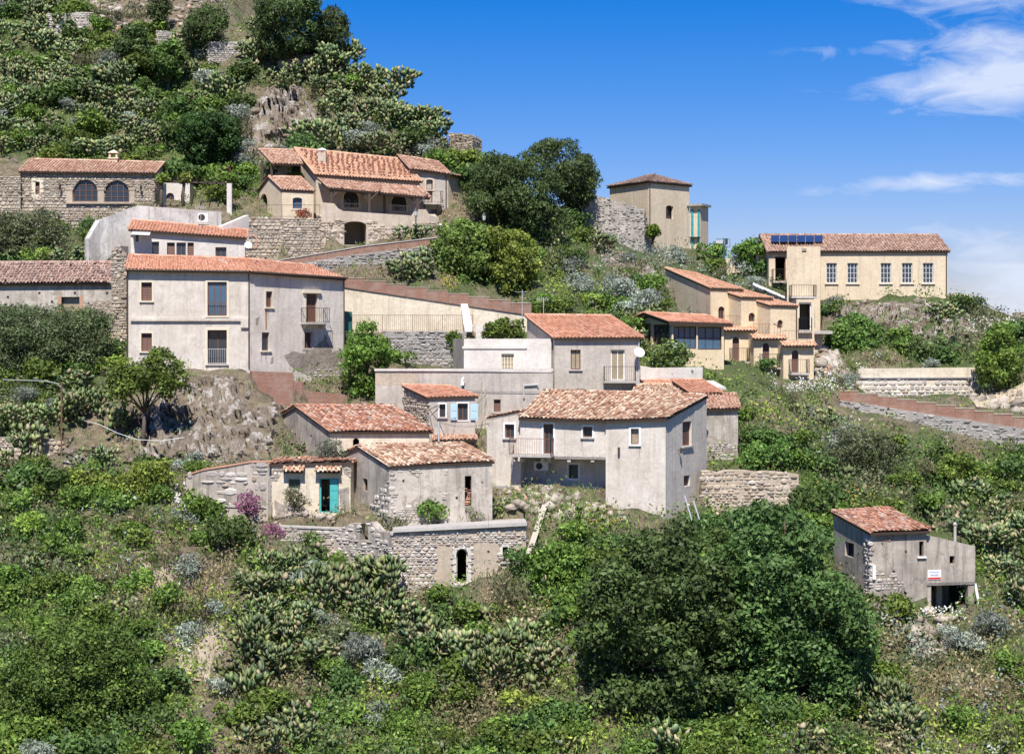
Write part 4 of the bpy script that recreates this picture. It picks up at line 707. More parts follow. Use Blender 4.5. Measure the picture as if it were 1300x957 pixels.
rn = freewall('rounded_ruin_wall', 'crumbled pale wall with small arched niche left of the lower ruin', [(425, 106.4, 672), (444, 105.8, 664), (470, 105, 662), (482, 104.4, 675), (500.5, 103.6, 676)], (738, 740, 742, 745, 750), PG, thick=0.5, stone=STONEP, dens=0.6, jag=0.12, holes=[(1, 456.5, 663.5, 467.5, 686, 2), (3, 487, 700, 492.5, 711, 1)], stsz=(0.26, 0.16), padf=1.2)
m = MB(); a, b = P(692, 640, 106.8), P(671, 703, 102.6); s = Vector((0.16, 0, 0)); m.quadslab([b-s, b+s, a+s, a-s], 0.07); tag(m.build('leaning_plank', WOODG), 'long pale plank leaning on the slope right of the lower ruin', 'plank')
m = MB(); a, b = P(594, 737, 103.1), P(609, 777, 100.7); m.quadslab([b-s, b+s, a+s, a-s], 0.07); tag(m.build('leaning_plank', WOODG), 'short plank sloping down from the arched door of the lower ruin', 'plank')
# --- stone ruin right of front house
freewall('roofless_stone_wall', 'roofless ruined stone wall behind the big dark tree', [(891, 111.4, 598), (935, 111.7, 597), (975, 112, 598), (1014, 112.3, 602)], (655, 655, 655, 655), PT, stone=STONE, thick=0.6, jag=0.12, dens=0.85, cap=None)
# --- grey house for sale
h19 = house('grey_cottage', 'isolated grey cottage with broken red tiles at lower right', 'cottage', (1105, 99.6), (1176, 100.4), ('D', 1058, 105), (678.5, 676), 748, 'shed', (652.5, 650), PG, TRED,
    [(3, 1072.6, 688.5, 1084, 706.5, dict(nx=1, kind='glass', rec=0.3)), (0, 1167, 687, 1172.6, 706, dict(nx=1, kind='hole', sill=WHITE))], jit=0.7, missing=0.003, over=0.25, over_s=0.1, deep=2.5)
f = h19[1][0]
def qn(r):
    (u0, z0), (u1, z1) = f.uz(1105, 752), f.uz(1109, 680); stonework(r, f, [(u0, z0), (u1, z0), (u1, z1), (u0, z1)], [], STONEP, (0.22, 0.2), name='quoin_stones', dens=1)
    g = h19[1][3]; (u0, z0), (u1, z1) = g.uz(1098, 752), g.uz(1105, 682); u0, u1 = min(u0, u1), max(u0, u1); stonework(r, g, [(u0, z0), (u1, z0), (u1, z1), (u0, z1)], [], STONEP, (0.3, 0.2), name='quoin_stones', dens=1)
sub(h19, qn)
(u0, z0), (u1, z1) = f.uz(1106.5, 735), f.uz(1110.5, 717); m = MB(); m.box(f, u0, u1, 0.08, 0.13, z0, z1); part(m, 'white_board', WHITE, h19)
e = house('', '', '', (1176.2, 100.5), (1238, 101.1), 3.4, (679, 693), 741.5, 'flat', None, PG, None, [(0, 1205.5, 705.5, 1212, 715.5, dict(kind='hole', nx=1))], into=h19, deep=0, pad=False, bottom=True)
f = e[1][0]; zg = pz(780, 101)
PADS.append(([f.a+f.n*1.2, f.b+f.n*1.2+f.d*0.4, f.b-f.n*3.6, f.a-f.n*3.6], f.a, f.d, f.L, zg, zg))
for u, w in ((f.L-0.22, -0.22), (f.L-0.2, -3.3), (f.L-1.25, -1.9), (0.12, -0.22)):
    m = MB(); m.box(f, u-0.17, u+0.17, w-0.17, w+0.17, zg-0.6, pz(741.5, 101.1)-0.003); part(m, 'pillar', PG, h19)
m = MB(); m.box(f, 0, f.L*0.62, -3.4, -3.2, zg-0.6, pz(741.5, 101)-0.003); m.box(f, 0.0, 0.12, -3.2, -0.3, zg-0.6, pz(741.5, 101)-0.003); part(m, 'back_wall', PG, h19)
m = MB(); m.box(f, f.L*0.62, f.L, -3.4, -3.2, zg-0.6, zg+0.9); part(m, 'low_wall', PG, h19)
m = MB(); q = f.p(f.L-0.05, pz(741, 101), -0.2); m.quadslab([q+Vector((0.05, 0, 0)), q+Vector((0.2, 0, 0)), q+Vector((0.5, 0, -1.6)), q+Vector((0.35, 0, -1.6))], 0.06); part(m, 'prop_board', WHITE, h19)
(u0, z0), (u1, z1) = f.uz(1177.5, 735.8), f.uz(1194.5, 723); 
sg = thing('for_sale_sign', 'small white, blue and red sale sign on the grey cottage wall', 'sign', loc=f.p(u0, z0, 0.03)); ss = (sg, [], sg.location.copy())
m = MB(); m.box(f, u0, u1, 0.004, 0.03, z0, z1); part(m, 'board', WHITE, ss)
INK = flat('blue_ink', (0.04, 0.06, 0.30), 0.7, 0, 0.05); REDI = flat('red_ink', (0.55, 0.04, 0.04), 0.7, 0, 0.05)
def text(body, fr_, u, z, size, mat, w, hs):
    c = bpy.data.curves.new('lettering', 'FONT'); c.body = body; c.size = size; c.extrude = 0.002; o = bpy.data.objects.new('tmp', c); COL.objects.link(o); bpy.context.view_layer.update()
    me = bpy.data.meshes.new_from_object(o.evaluated_get(bpy.context.evaluated_depsgraph_get())); bpy.data.objects.remove(o)
    mb = MB(); mb.add([fr_.p(u+v.co.x, z+v.co.y, w+v.co.z) for v in me.vertices], [tuple(p.vertices) for p in me.polygons]); return part(mb, 'lettering', mat, hs)
text('VENDESI', f, u0+0.14, z0+0.20, 0.125, INK, 0.034, ss)
m = MB(); m.box(f, u0+0.02, u1-0.02, 0.03, 0.034, z0+0.02, z0+0.13); part(m, 'red_band', REDI, ss)
m = MB(); m.box(f, u0+0.08, u1-0.12, 0.03, 0.034, z1-0.14, z1-0.09); part(m, 'blue_line', flat('pale_ink', (0.35, 0.35, 0.65), 0.7, 0, 0.05), ss)
m = MB(); q = P(1212.5, 688, 103.2); m.tube([q-Vector((0, 0, 0.8)), q+Vector((0, 0, 0.95))], 0.08, 6); m.tube([q+Vector((0, 0, 0.95)), q+Vector((0, 0, 1.1))], 0.13, 6, 0.05); o = part(m, 'flue', PSL, h19)
# --- tower house
h6 = house('hipped_tower_house', 'tall plain cream tower house with low hipped roof against the sky', 'tower', (774, 170), (823, 164), ('C', 875, 168.2), (239.5, 232.5), 328, 'hip', (228.5,), PC, TBRN, [(1, 845.6, 261, 855, 278, dict(arch=1, nx=1, kind='glass', rec=0.35))], over=0.25, jit=0.3, pad=False, deep=2)
pipe(h6, h6[1][1], 824.2, 233, 290)
lf = house('glass_lift_shaft', 'slim glazed lift shaft with teal glass beside the cream tower', 'lift', (876, 168.2), (889, 167.8), 2.2, (262, 262), 330, 'flat', None, PC, None, [], pad=False)
f = lf[1][0]
for a, b in ((877.5, 880.5), (885.8, 888.6)):
    (u0, z0), (u1, z1) = f.uz(a, 325), f.uz(b, 266); n = 6
    for k in range(n): m = MB(); m.box(f, u0, u1, 0.01, 0.07, z0+(z1-z0)*k/n+0.03, z0+(z1-z0)*(k+1)/n); part(m, 'glass_panel', TEALG, lf)
m = MB(); m.box(f, -0.3, f.L+0.3, -2.2, 0.4, f.uz(880, 262)[1], f.uz(880, 262)[1]+0.2); part(m, 'roof_slab', PSG, lf)
m = MB(); m.box(f, 0, f.L, 0.01, 0.35, f.uz(880, 302)[1], f.uz(880, 301)[1]); part(m, 'ledge', IRON, lf)
freewall('castle_wall', 'high ruined grey rampart between the pines and the cream tower', [(738, 160, 243), (760, 160, 249), (790, 160.6, 256), (818, 161.2, 265), (819, 163.5, 268), (832, 164.5, 318)], (300, 300, 308, 318, 320, 330), PGW, stone=STONEG, thick=0.8, jag=0.2, dens=0.4, stsz=(0.2, 0.11), pad=False, deep=3)
# --- school
TSCH = islands('dull_brown_tile', [(0, (0.24, 0.14, 0.10)), (0.5, (0.38, 0.235, 0.17)), (1, (0.50, 0.36, 0.27))], 0.9, 5, 0.6)
h7 = house('schoolhouse', 'long cream building with five tall windows on the rocky knoll', 'building', (1041.6, 150), (1203, 150), 9, (321, 320.5), 380, 'gable', (301, 301), PC, TSCH,
    [(0, a, 334, a+13.3, 359.5, dict(nx=3, ny=4, fm=PALEI, sill=CREAM, rec=0.12)) for a in (1049, 1075.7, 1118, 1145, 1171.6)], over=0.2, jit=0.35, pad=True)
pipe(h7, h7[1][0], 1201.3, 320, 376)
h7b = house('', '', '', (976, 150.4), (1041, 150.4), 8.2, (321, 321), 362, 'gable', (301, 301), PC, TSCH, [(0, 984, 326, 997.5, 357, dict(kind='hole', nx=1, fm=WOODB, bal=dict(l=0.3, r=0.3, depth=0.9, sp=0.18, brackets=False)))], into=h7, jit=0.35, pad=False)
h7t = house('', '', '', (999, 142), (1041.4, 142), ('D', 1000.5, 149.6), (313, 313), 452, 'flat', None, PC, None, [(0, 1018, 316, 1024, 320.5, dict(kind='shut', nx=1))], into=h7, pad=True, padw=0.1)
for i in range(6):
    a, b = 979+i*11, 989.3+i*11; m = MB(); m.quadslab([P(a, 312.5, 151.6)+Vector((0, 0, 0.36)), P(b, 312.5, 151.6)+Vector((0, 0, 0.36)), P(b, 304.5, 153.8)+Vector((0, 0, 0.36)), P(a, 304.5, 153.8)+Vector((0, 0, 0.36))], 0.05); part(m, 'solar_panel', SOLAR, h7)
f = h7t[1][0]; u0, z = f.uz(1001, 377); u1 = f.uz(1033, 377)[0]; sub(h7, lambda r: balcony(r, f, u0, u1, z, 1.5, 0.85, sp=0.18, brackets=False))
h7d = house('', '', '', (1011, 138.6), (1034, 138.6), 3.3, (380, 380), 478, 'flat', None, PC, None, [(0, 1014, 384, 1030, 420, dict(kind='hole', nx=1, fm=WHITE, bal=dict(l=0.05, r=0.05, depth=0.3, sp=0.16, brackets=False)))], into=h7, pad=True, padw=0.1)
house('', '', '', (1034.2, 139.2), (1044, 139.2), 2.5, (421.5, 421.5), 452, 'flat', None, PT, None, [], into=h7, pad=False)
m = MB(); m.quadslab([P(1034, 420.5, 138.4), P(1057, 420.5, 138.4), P(1055, 420, 141.5), P(1034, 420, 141.5)], 0.2); part(m, 'canopy', PSL, h7)
st = thing('outside_staircase', 'concrete outside stairs with iron rail left of the tall cream block', 'stairs', loc=P(957, 365, 146.5)); ss2 = (st, [], st.location.copy())
for i in range(12):
    t = i/12; q = P(958+t*42, 362+t*18, 146.4-t*0.5); fq = Frame((q.x, q.y), (q.x+1, q.y)); m = MB(); m.box(fq, 0, 0.34, -1.3, 0, q.z-0.35, q.z+0.02); part(m, 'step', PWB, ss2)
m = MB(); m.tube([P(956, 360, 146.2), P(1002, 380, 145.7)], 0.12, 4); part(m, 'stringer', WHITE, ss2)
m = MB(); rail(m, [P(975, 366, 146), P(1004, 379, 145.5)], 0.9, 0.3, 0.016); part(m, 'railing', IRON, ss2)
e7 = house('terrace_block', 'small cream terrace block at right end of the knoll building', 'terrace', (1210.7, 148.6), (1232, 148.8), 2.2, (373, 374), 396, 'flat', None, PC, None, [], pad=False)
fence('terrace_railing', 'short iron railing at right end of the long cream building', [P(1203, 371.5, 149.2), P(1222, 372.2, 149)], 0.72, 0.15, PALEI)
house('ochre_hut', 'tiny ochre hut behind the small tree left of the long cream building', 'hut', (921, 156), (945, 156), 3, (328, 330), 345, 'flat', None, PC, None, [(0, 933, 333, 942, 342, dict(kind='shut', nx=1))], pad=False)
# --- stepped ochre terrace houses
h8 = house('stepped_ochre_house', 'stepped ochre house of three bays with arched balcony doors', 'house', (902, 136), (943, 137.2), ('D', 845, 146), (368, 370), 440, 'shed', (343, 350), PO, TPINK, [(0, 912, 389, 920, 405, dict(arch=2, nx=2, sur=None, fm=WOODB))], mats={3: PC}, over=0.1, over_s=0.05, pad=False)
house('', '', '', (941, 135), (980, 136), 9.6, (379.5, 381), 450, 'shed', (353, 359), PO, TPINK, [(0, 950.5, 397, 958.5, 408, dict(arch=2, nx=2))], into=h8, over=0.1, over_s=0.05, pad=False)
h83 = house('', '', '', (978, 134), (1012, 135), 9, (390, 391), 460, 'shed', (364, 369), PO, TPINK, [(0, 987, 406, 994, 416.5, dict(arch=2, nx=2))], into=h8, over=0.1, over_s=0.05, pad=False)
pipe(h83, h83[1][0], 1010.5, 389, 430)
for i, (a, b, Ya, e_, bs, dx, dy0, dy1) in enumerate(((920, 957.5, 134.6, 419.5, 468, 929.7, 427.5, 458.5), (957, 995, 133.4, 430, 474, 968, 435, 466), (994.5, 1033, 132.2, 439, 480, 1005, 444, 473))):
    hl = house('', '', '', (a, Ya), (b, Ya+0.3), 2.5, (e_, e_), bs, 'flat', None, PO, None, [(0, dx, dy0, dx+8.6, dy1, dict(arch=2, nx=2, kind='shut', sur=CREAM, surw=0.08, bal=dict(l=0.25, r=0.6, depth=0.8, sp=0.14, brackets=False)))], into=h8, deep=2)
    f = hl[1][0]; z = f.uz(a, e_)[1]
    sub(h8, lambda r: roofquad(r, f.p(-0.1, z-0.02, 0.4), f.p(f.L+0.1, z-0.02, 0.4), f.p(f.L+0.1, z+0.3, -0.4), f.p(-0.1, z+0.3, -0.4), TPINK, name='eave_strip', ridge=False, th=0.1, rake=False))
    m = MB(); rail(m, [f.p(0.1, z+0.32, -0.5), f.p(f.L-0.1, z+0.32, -0.5)], 0.75, 0.2, 0.013); part(m, 'railing', RUST, h8)
# --- glazed restaurant veranda
h9 = house('glazed_veranda', 'low glazed restaurant veranda with flat red roof beside the ochre house', 'veranda', (853, 130.8), (919, 131.2), ('D', 800, 137), (409.5, 412.5), 462, 'gable', (400, 403.5), PO, TNEW,
    [(0, 855, 414.5, 884, 443, dict(kind='blue', nx=4, ny=2, fm=WOODD)), (0, 886, 415, 916, 444, dict(kind='blue', nx=3, ny=2, fm=WOODD)), (3, 828, 412, 850, 442, dict(nx=3, fm=WOODD)), (3, 803, 411, 826, 442, dict(nx=3, fm=WOODD))], over=0.5, over_s=0.4, th=0.22, deep=1.5)
# --- right-hand walls and road
rw = freewall('upper_roadside_wall', 'long low roadside wall, plaster above rubble, at right', [(1090, 134.6, 468), (1242, 136.2, 466.5)], (502, 502), PCR, thick=0.5, padf=3.5)
f = rw[1][0]; sub(rw, lambda r: stonework(r, f, [(0, pz(503, 135)), (f.L, pz(503, 136)), (f.L, pz(479, 136)), (0, pz(479, 135))], [], STONEP, (0.4, 0.2)))
m = MB(); m.box(f, 0, f.L, 0.003, 0.12, pz(480, 135.5), pz(478.5, 135.5)); part(m, 'wall_ledge', PSL, rw)
pr_ = [(1066+k*24.5, 129-k*0.27, 496.5+k*3.7) for k in range(11)]
parapet('road_parapet', 'red brick road parapet stepping down to the right edge', pr_, 12)
freewall('road_retaining_wall', 'grey rendered retaining wall below the right-hand brick parapet', [(1066, 128.9, 508), (1100, 128.5, 513), (1311, 126.2, 546)], (506, 519, 576), PSG, thick=0.5, stone=STONEG, dens=0.5, stsz=(0.35, 0.13), padf=4)
freewall('far_right_stump', 'small dark stone stump on the skyline at the right edge', [(1290, 146, 397), (1302, 146, 396)], (412, 412), PR, stone=STONE, thick=1.0)
# --- far ruin and top-left walls
house('ruined_watch_tower', 'small roofless stone tower on the ridge behind the villa', 'ruin', (570, 178), (600, 175.5), ('C', 611, 179), (168.5, 171.5), 215, 'flat', None, PR, None, [(0, 583, 176, 586, 180, dict(kind='hole', nx=1))], stone=(0, 1), pad=False)
for lb_, pts, bt in (('pale dry stone wall at top left of the cactus slope', [(60, 181, 17), (116, 181.5, 16)], (33, 34)), ('short dry stone wall between the two dark bushes at top left', [(198, 176.5, 38), (238, 176, 43)], (52, 56)),
                     ('dark dry stone wall below the bare knoll left of the pines', [(264, 173, 53), (322, 173.5, 50)], (66, 66)), ('grey stone wall seen under the top pine crowns', [(352, 172, 66), (402, 172, 70)], (86, 88))):
    freewall('dry_stone_wall', lb_, pts, bt, PG, stone=STONEG if 'dark' in lb_ or 'grey' in lb_ else STONEP, thick=0.6, jag=0.15)
freewall('left_dry_stone_wall', 'brown dry stone wall at the left edge under the cacti', [(-40, 117, 556), (40, 117.2, 553), (80, 117.8, 560)], (606, 604, 602), PR, stone=STONE, thick=0.6, jag=0.1)
freewall('low_brick_wall', 'low painted brick wall at the left edge behind the bushes', [(-30, 113.5, 598), (42, 113.3, 599)], (614, 614), BRICK, thick=0.3, cap=PSL)
# --- poles, lamps, aerial, person
def lamp(name, label, px, py, Y, top, cat='lamp post', lantern=True):
    q = P(px, py, Y); h = pz(top, Y)-q.z; r = thing(name, label, cat, loc=q); hs = (r, [], q); m = MB(); m.tube([q-Vector((0, 0, 0.5)), q+Vector((0, 0, 0.7))], 0.09, 8, 0.06); m.tube([q+Vector((0, 0, 0.7)), q+Vector((0, 0, h-0.55))], 0.045, 8); part(m, 'pole', IRON, hs)
    m = MB(); m.tube([q+Vector((0, 0, h-0.55)), q+Vector((0, 0, h-0.15))], 0.09, 6, 0.17); part(m, 'lamp_glass', LAMPG, hs); m = MB(); m.tube([q+Vector((0, 0, h-0.15)), q+Vector((0, 0, h+0.08))], 0.2, 6, 0.03); m.tube([q+Vector((0, 0, h-0.6)), q+Vector((0, 0, h-0.54))], 0.12, 6); part(m, 'lamp_cap', IRON, hs)
lamp('street_lamp', 'dark iron street lamp on the brick ramp in front of the villa wall', 528, 303, 144.8, 265)
lamp('street_lamp', 'dark street lamp rising behind the bright green bush right of the villa', 614.5, 300, 150, 271)
lamp('street_lamp', 'small street lamp among the cacti below the brick ramp', 523, 352, 137.5, 323)
q = P(919, 342, 157); r = thing('floodlight_pole', 'tall pole with twin floodlights against the sky beside the cream tower', 'lamp post', loc=q); hs = (r, [], q)
m = MB(); m.tube([q-Vector((0, 0, 1)), q+Vector((0, 0, 2.6))], 0.07, 8, 0.05); part(m, 'pole', GREENP, hs); m = MB(); z = q.z+2.6; fq = Frame((q.x-0.45, q.y), (q.x+0.45, q.y))
m.box(fq, -0.25, 0.35, 0, 0.25, z-0.45, z-0.2); part(m, 'floodlight', PALEI, hs); m = MB(); m.box(fq, 0.55, 0.75, 0, 0.2, z-0.55, z-0.05); part(m, 'floodlight', IRON, hs); m = MB(); m.tube([fq.p(-0.2, z-0.1), fq.p(0.95, z-0.1), fq.p(0.95, z-0.75), fq.p(0.5, z-0.75)], 0.03, 4); part(m, 'bracket', IRON, hs)
q = P(663, 404, 133.5); r = thing('tv_aerial', 'thin television aerial standing by the end of the stepped parapet', 'aerial', loc=q); hs = (r, [], q); m = MB(); m.tube([q, q+Vector((0, 0, 2.0))], 0.025, 5); part(m, 'mast', PALEI, hs)
for h_, w_ in ((1.85, 0.5), (1.1, 0.75)):
    m = MB(); m.tube([q+Vector((-w_, 0, h_)), q+Vector((w_*0.6, 0, h_))], 0.015, 4)
    for k in range(7): x = -w_+k*w_*1.6/6; m.tube([q+Vector((x, -0.25, h_)), q+Vector((x, 0.25, h_))], 0.01, 4)
    part(m, 'antenna_element', PALEI, hs)
q = P(78, 590, 115.6); r = thing('wire_pole', 'thin rusty wire pole with a bent top arm at left', 'pole', loc=q); hs = (r, [], q); m = MB(); m.tube([q-Vector((0, 0, 0.5)), q+Vector((0, 0, pz(485, 115.6)-q.z))], 0.055, 6); part(m, 'mast', RUST, hs)
t = P(78, 486, 115.6); m = MB(); m.tube([t-Vector((0, 0, 0.3)), t-Vector((0.3, 0, 0.02)), t-Vector((1.1, 0, -0.12)), t-Vector((3.6, 0, -0.2))], 0.02, 5); part(m, 'arm', PALEI, hs)
q = P(557, 570, 114.6); r = thing('cable_post', 'slim pale post with cables in front of the blue-shuttered house', 'post', loc=q); hs = (r, [], q); m = MB(); m.tube([q-Vector((0, 0, 1.0)), q+Vector((0, 0, pz(535, 114.6)-q.z))], 0.06, 6); part(m, 'mast', PALEI, hs)
m = MB(); m.tube([P(557, 536, 114.6), P(545, 520, 116.7), P(558, 514, 116.9)], 0.025, 5); m.tube([P(557, 536, 114.6), P(564, 552, 115)], 0.02, 5); part(m, 'cable', IRON, hs)
m = MB(); c = [P(107, 534, 114.4), P(125, 538, 114.2), P(150, 550, 114), P(175, 558, 113.8), P(205, 559.5, 113.8), P(235, 555, 114)]; m.tube(c, 0.014, 5); tag(m.build('hose', PALEI), 'thin white hose sagging across the rock face at left', 'hose')
m = MB(); m.quadslab([P(1183.5, 447, 139.6), P(1188.5, 447, 139.6), P(1178.5, 381.5, 147.0), P(1174, 381.5, 147.0)], 0.5); tag(m.build('concrete_gully', PSL), 'narrow pale concrete gully running down the rocky knoll', 'gully')
m = MB(); q = P(890, 668, 106); m.tube([q+Vector((-0.5, 0, 0.3)), q+Vector((-0.9, 0.3, 1.7))], 0.04, 5); m.tube([q+Vector((-0.1, 0, 0.4)), q+Vector((-0.4, 0.3, 1.4))], 0.04, 5); tag(m.build('clothes_prop', PALEI), 'pair of pale leaning poles at the foot of the front house gable', 'poles')
def person(q, yaw=0.0):
    r = thing('person', 'person with dark hair in white top and blue jeans walking on the ramp', 'person', loc=q); sk = flat('skin', (0.42, 0.25, 0.17), 0.6, 0, 0.05); jn = flat('denim', (0.06, 0.11, 0.22), 0.9, 0, 0.15); tp = flat('white_cloth', (0.75, 0.75, 0.75), 0.9, 0, 0.05); hr = flat('dark_hair', (0.02, 0.014, 0.01), 0.6, 0, 0.1)
    def skin(name, V, E, R, mat, par, root=0, lv=2):
        me = bpy.data.meshes.new(name); me.from_pydata([q+Vector(v) for v in V], E, []); me.materials.append(mat); o = bpy.data.objects.new(name, me); link(o, par); md = o.modifiers.new('s', 'SKIN')
        for i, s in enumerate(me.skin_vertices[0].data): rr = R[i]; s.radius = rr if isinstance(rr, tuple) else (rr, rr); s.use_root = (i == root)
        sb = o.modifiers.new('u', 'SUBSURF'); sb.levels = sb.render_levels = lv; return o
    V = [(0, 0, .95), (0, 0, 1.15), (0, .01, 1.38), (0, 0, 1.5), (0, -.01, 1.62), (0, -.01, 1.72), (-.09, 0, .9), (-.10, -.06, .5), (-.10, .04, .08), (-.10, -.12, .03), (.09, 0, .9), (.10, -.12, .5), (.10, -.16, .08), (.10, -.32, .04), (-.18, .01, 1.4), (-.23, .03, 1.15), (-.22, -.06, .9), (.18, .01, 1.4), (.23, 0, 1.15), (.22, -.12, .95)]
    E = [(0, 1), (1, 2), (2, 3), (3, 4), (4, 5), (0, 6), (6, 7), (7, 8), (8, 9), (0, 10), (10, 11), (11, 12), (12, 13), (2, 14), (14, 15), (15, 16), (2, 17), (17, 18), (18, 19)]
    R = [.13, .115, .14, .05, .085, .08, .085, .055, .035, .03, .085, .055, .035, .03, .05, .038, .027, .05, .038, .027]; 
    for s, w in ((-1, 16), (1, 19)):
        wx, wy, wz = V[w]; b = len(V); V += [(wx, wy-.01, wz-.05)]; E += [(w, b)]; R += [(.035, .018)]
        for k, l in enumerate((.07, .085, .08, .06)): V += [(wx, wy-.03+.02*k, wz-.09), (wx, wy-.035+.02*k, wz-.09-l)]; E += [(b, len(V)-2), (len(V)-2, len(V)-1)]; R += [.009, .007]
        V += [(wx-s*.02, wy-.05, wz-.05), (wx-s*.03, wy-.065, wz-.09)]; E += [(b, len(V)-2), (len(V)-2, len(V)-1)]; R += [.01, .008]
    body = skin('body', V, E, R, sk, r); tr = skin('jeans', V[:1]+V[6:9]+V[10:13], [(0, 1), (1, 2), (2, 3), (0, 4), (4, 5), (5, 6)], [.145, .1, .07, .055, .1, .07, .055], jn, r)
    sh = skin('top', [V[0], V[1], V[2], (-.18, .01, 1.4), (-.22, .025, 1.2), (.18, .01, 1.4), (.22, .005, 1.2)], [(0, 1), (1, 2), (2, 3), (3, 4), (2, 5), (5, 6)], [.15, .13, .155, .065, .052, .065, .052], tp, r)
    ha = skin('hair', [(0, .02, 1.74), (0, .05, 1.66), (0, .07, 1.52)], [(0, 1), (1, 2)], [.095, .085, .05], hr, r); no = skin('nose', [(0, -.09, 1.65), (0, -.115, 1.63)], [(0, 1)], [.014, .012], sk, r)
    for c in r.children: c.location = -q
person(P(560.5, 307, 146.6))

def cable(label, pts, r=0.012):
    m = MB()
    for a, b in zip(pts[:-1], pts[1:]):
        a, b = P(*a), P(*b); m.tube([a.lerp(b, k/8)-Vector((0, 0, 0.05*(b-a).length*4*(k/8)*(1-k/8))) for k in range(9)], r, 4)
    tag(m.build('cable', IRON), label, 'cable')
cable('thin black cable from the slim post to the grey flat building', [(557, 536, 114.6), (618, 500, 121.2)])
cable('thin cable from the slim post to the large front house', [(557, 536, 114.6), (622, 537, 111)])
cable('thin cable running left from the wire pole out of the frame', [(-20, 478, 116), (78, 488, 115.6)])
cable('sagging cable between the small house roof and the villa terrace wall', [(300, 306, 136), (335, 300, 145)])
for lb_, px, py, Y in (('thin television aerial on the roof of the red-roofed house', 690, 402, 129), ('small television aerial on the large front house roof', 820, 499, 114.2), ('television aerial on the orange roof of the small white house', 255, 284, 138.5)):
    q = P(px, py, Y); r = thing('tv_aerial', lb_, 'aerial', loc=q); hs = (r, [], q); m = MB(); m.tube([q-Vector((0, 0, .3)), q+Vector((0, 0, 1.3))], 0.02, 5); part(m, 'mast', PALEI, hs); m = MB(); m.tube([q+Vector((-.45, 0, 1.2)), q+Vector((.35, 0, 1.2))], 0.013, 4)
    for k in range(6): x = -.4+k*.14; m.tube([q+Vector((x, -0.02, 1.2-.16)), q+Vector((x, 0.02, 1.2+.16))], 0.009, 4)
    part(m, 'antenna_element', PALEI, hs)
# raised dark patches painting the shade of putlog holes and small losses on old walls
for hs_, wi, spots in ((h16, 0, ((512, 610), (540, 640), (580, 632), (612, 612), (605, 650), (530, 600))), (h19, 0, ((1120, 690), (1150, 700), (1135, 725))), (h14, 3, ((375, 551), (395, 553), (366, 545))), (h17, 0, ((520, 720), (620, 700), (655, 735))), (h19, 3, ((1090, 702), (1068, 715)))):
    for a, b in spots:
        u, z = hs_[1][wi].uz(a, b); m = MB(); w_ = random.uniform(.05, .1); m.prism(hs_[1][wi], [(u+w_*math.cos(q)*random.uniform(.7, 1.2), z+w_*math.sin(q)*random.uniform(.7, 1.3)) for q in (0, 1, 2, 3, 4, 5)], 0.003, 0.008); part(m, 'putlog_shade_patch', IRON, hs_)

# fallen render showing rubble behind, on the oldest walls
def loss(hs_, wi, pts, mat=STONEP, sz=(0.22, 0.13)):
    f = hs_[1][wi]; q = [f.uz(*p) for p in pts]; o = []
    for (a, b) in zip(q, q[1:]+q[:1]):
        n = max(1, int(math.hypot(b[0]-a[0], b[1]-a[1])/0.3)); o += [(a[0]+(b[0]-a[0])*i/n+random.uniform(-.08, .08), a[1]+(b[1]-a[1])*i/n+random.uniform(-.08, .08)) for i in range(n)]
    mb = MB(); mb.prism(f, o, 0, 0.005); part(mb, 'exposed_mortar', PR, hs_); sub(hs_, lambda r: stonework(r, f, o, [], mat, sz, proud=0.05, name='exposed_stones', dens=0.85))
loss(h16, 0, [(500, 652), (520, 640), (545, 648), (556, 668), (500, 670)]); loss(h16, 0, [(520, 594), (536, 596), (532, 606), (522, 604)]);
loss(h14, 3, [(358, 560), (372, 555), (380, 575), (372, 590), (356, 590)]); loss(h15, 0, [(433, 590), (444, 590), (444, 606), (436, 603)]); loss(h15, 0, [(346, 594), (358, 596), (352, 612), (346, 610)])
loss(h3, 0, [(108, 384), (141, 380), (141, 425), (112, 425)], STONE); loss(h19, 0, [(1112, 722), (1135, 728), (1150, 745), (1112, 750)]); loss(h19, 0, [(1120, 679), (1131, 679), (1129, 686), (1121, 685)], TRED, (0.18, 0.08))
loss(h4b, 0, [(400, 470), (425, 466), (436, 476), (436, 487), (402, 482)]); loss(hb, 0, [(898, 565), (920, 560), (934, 570), (934, 580), (898, 580)])
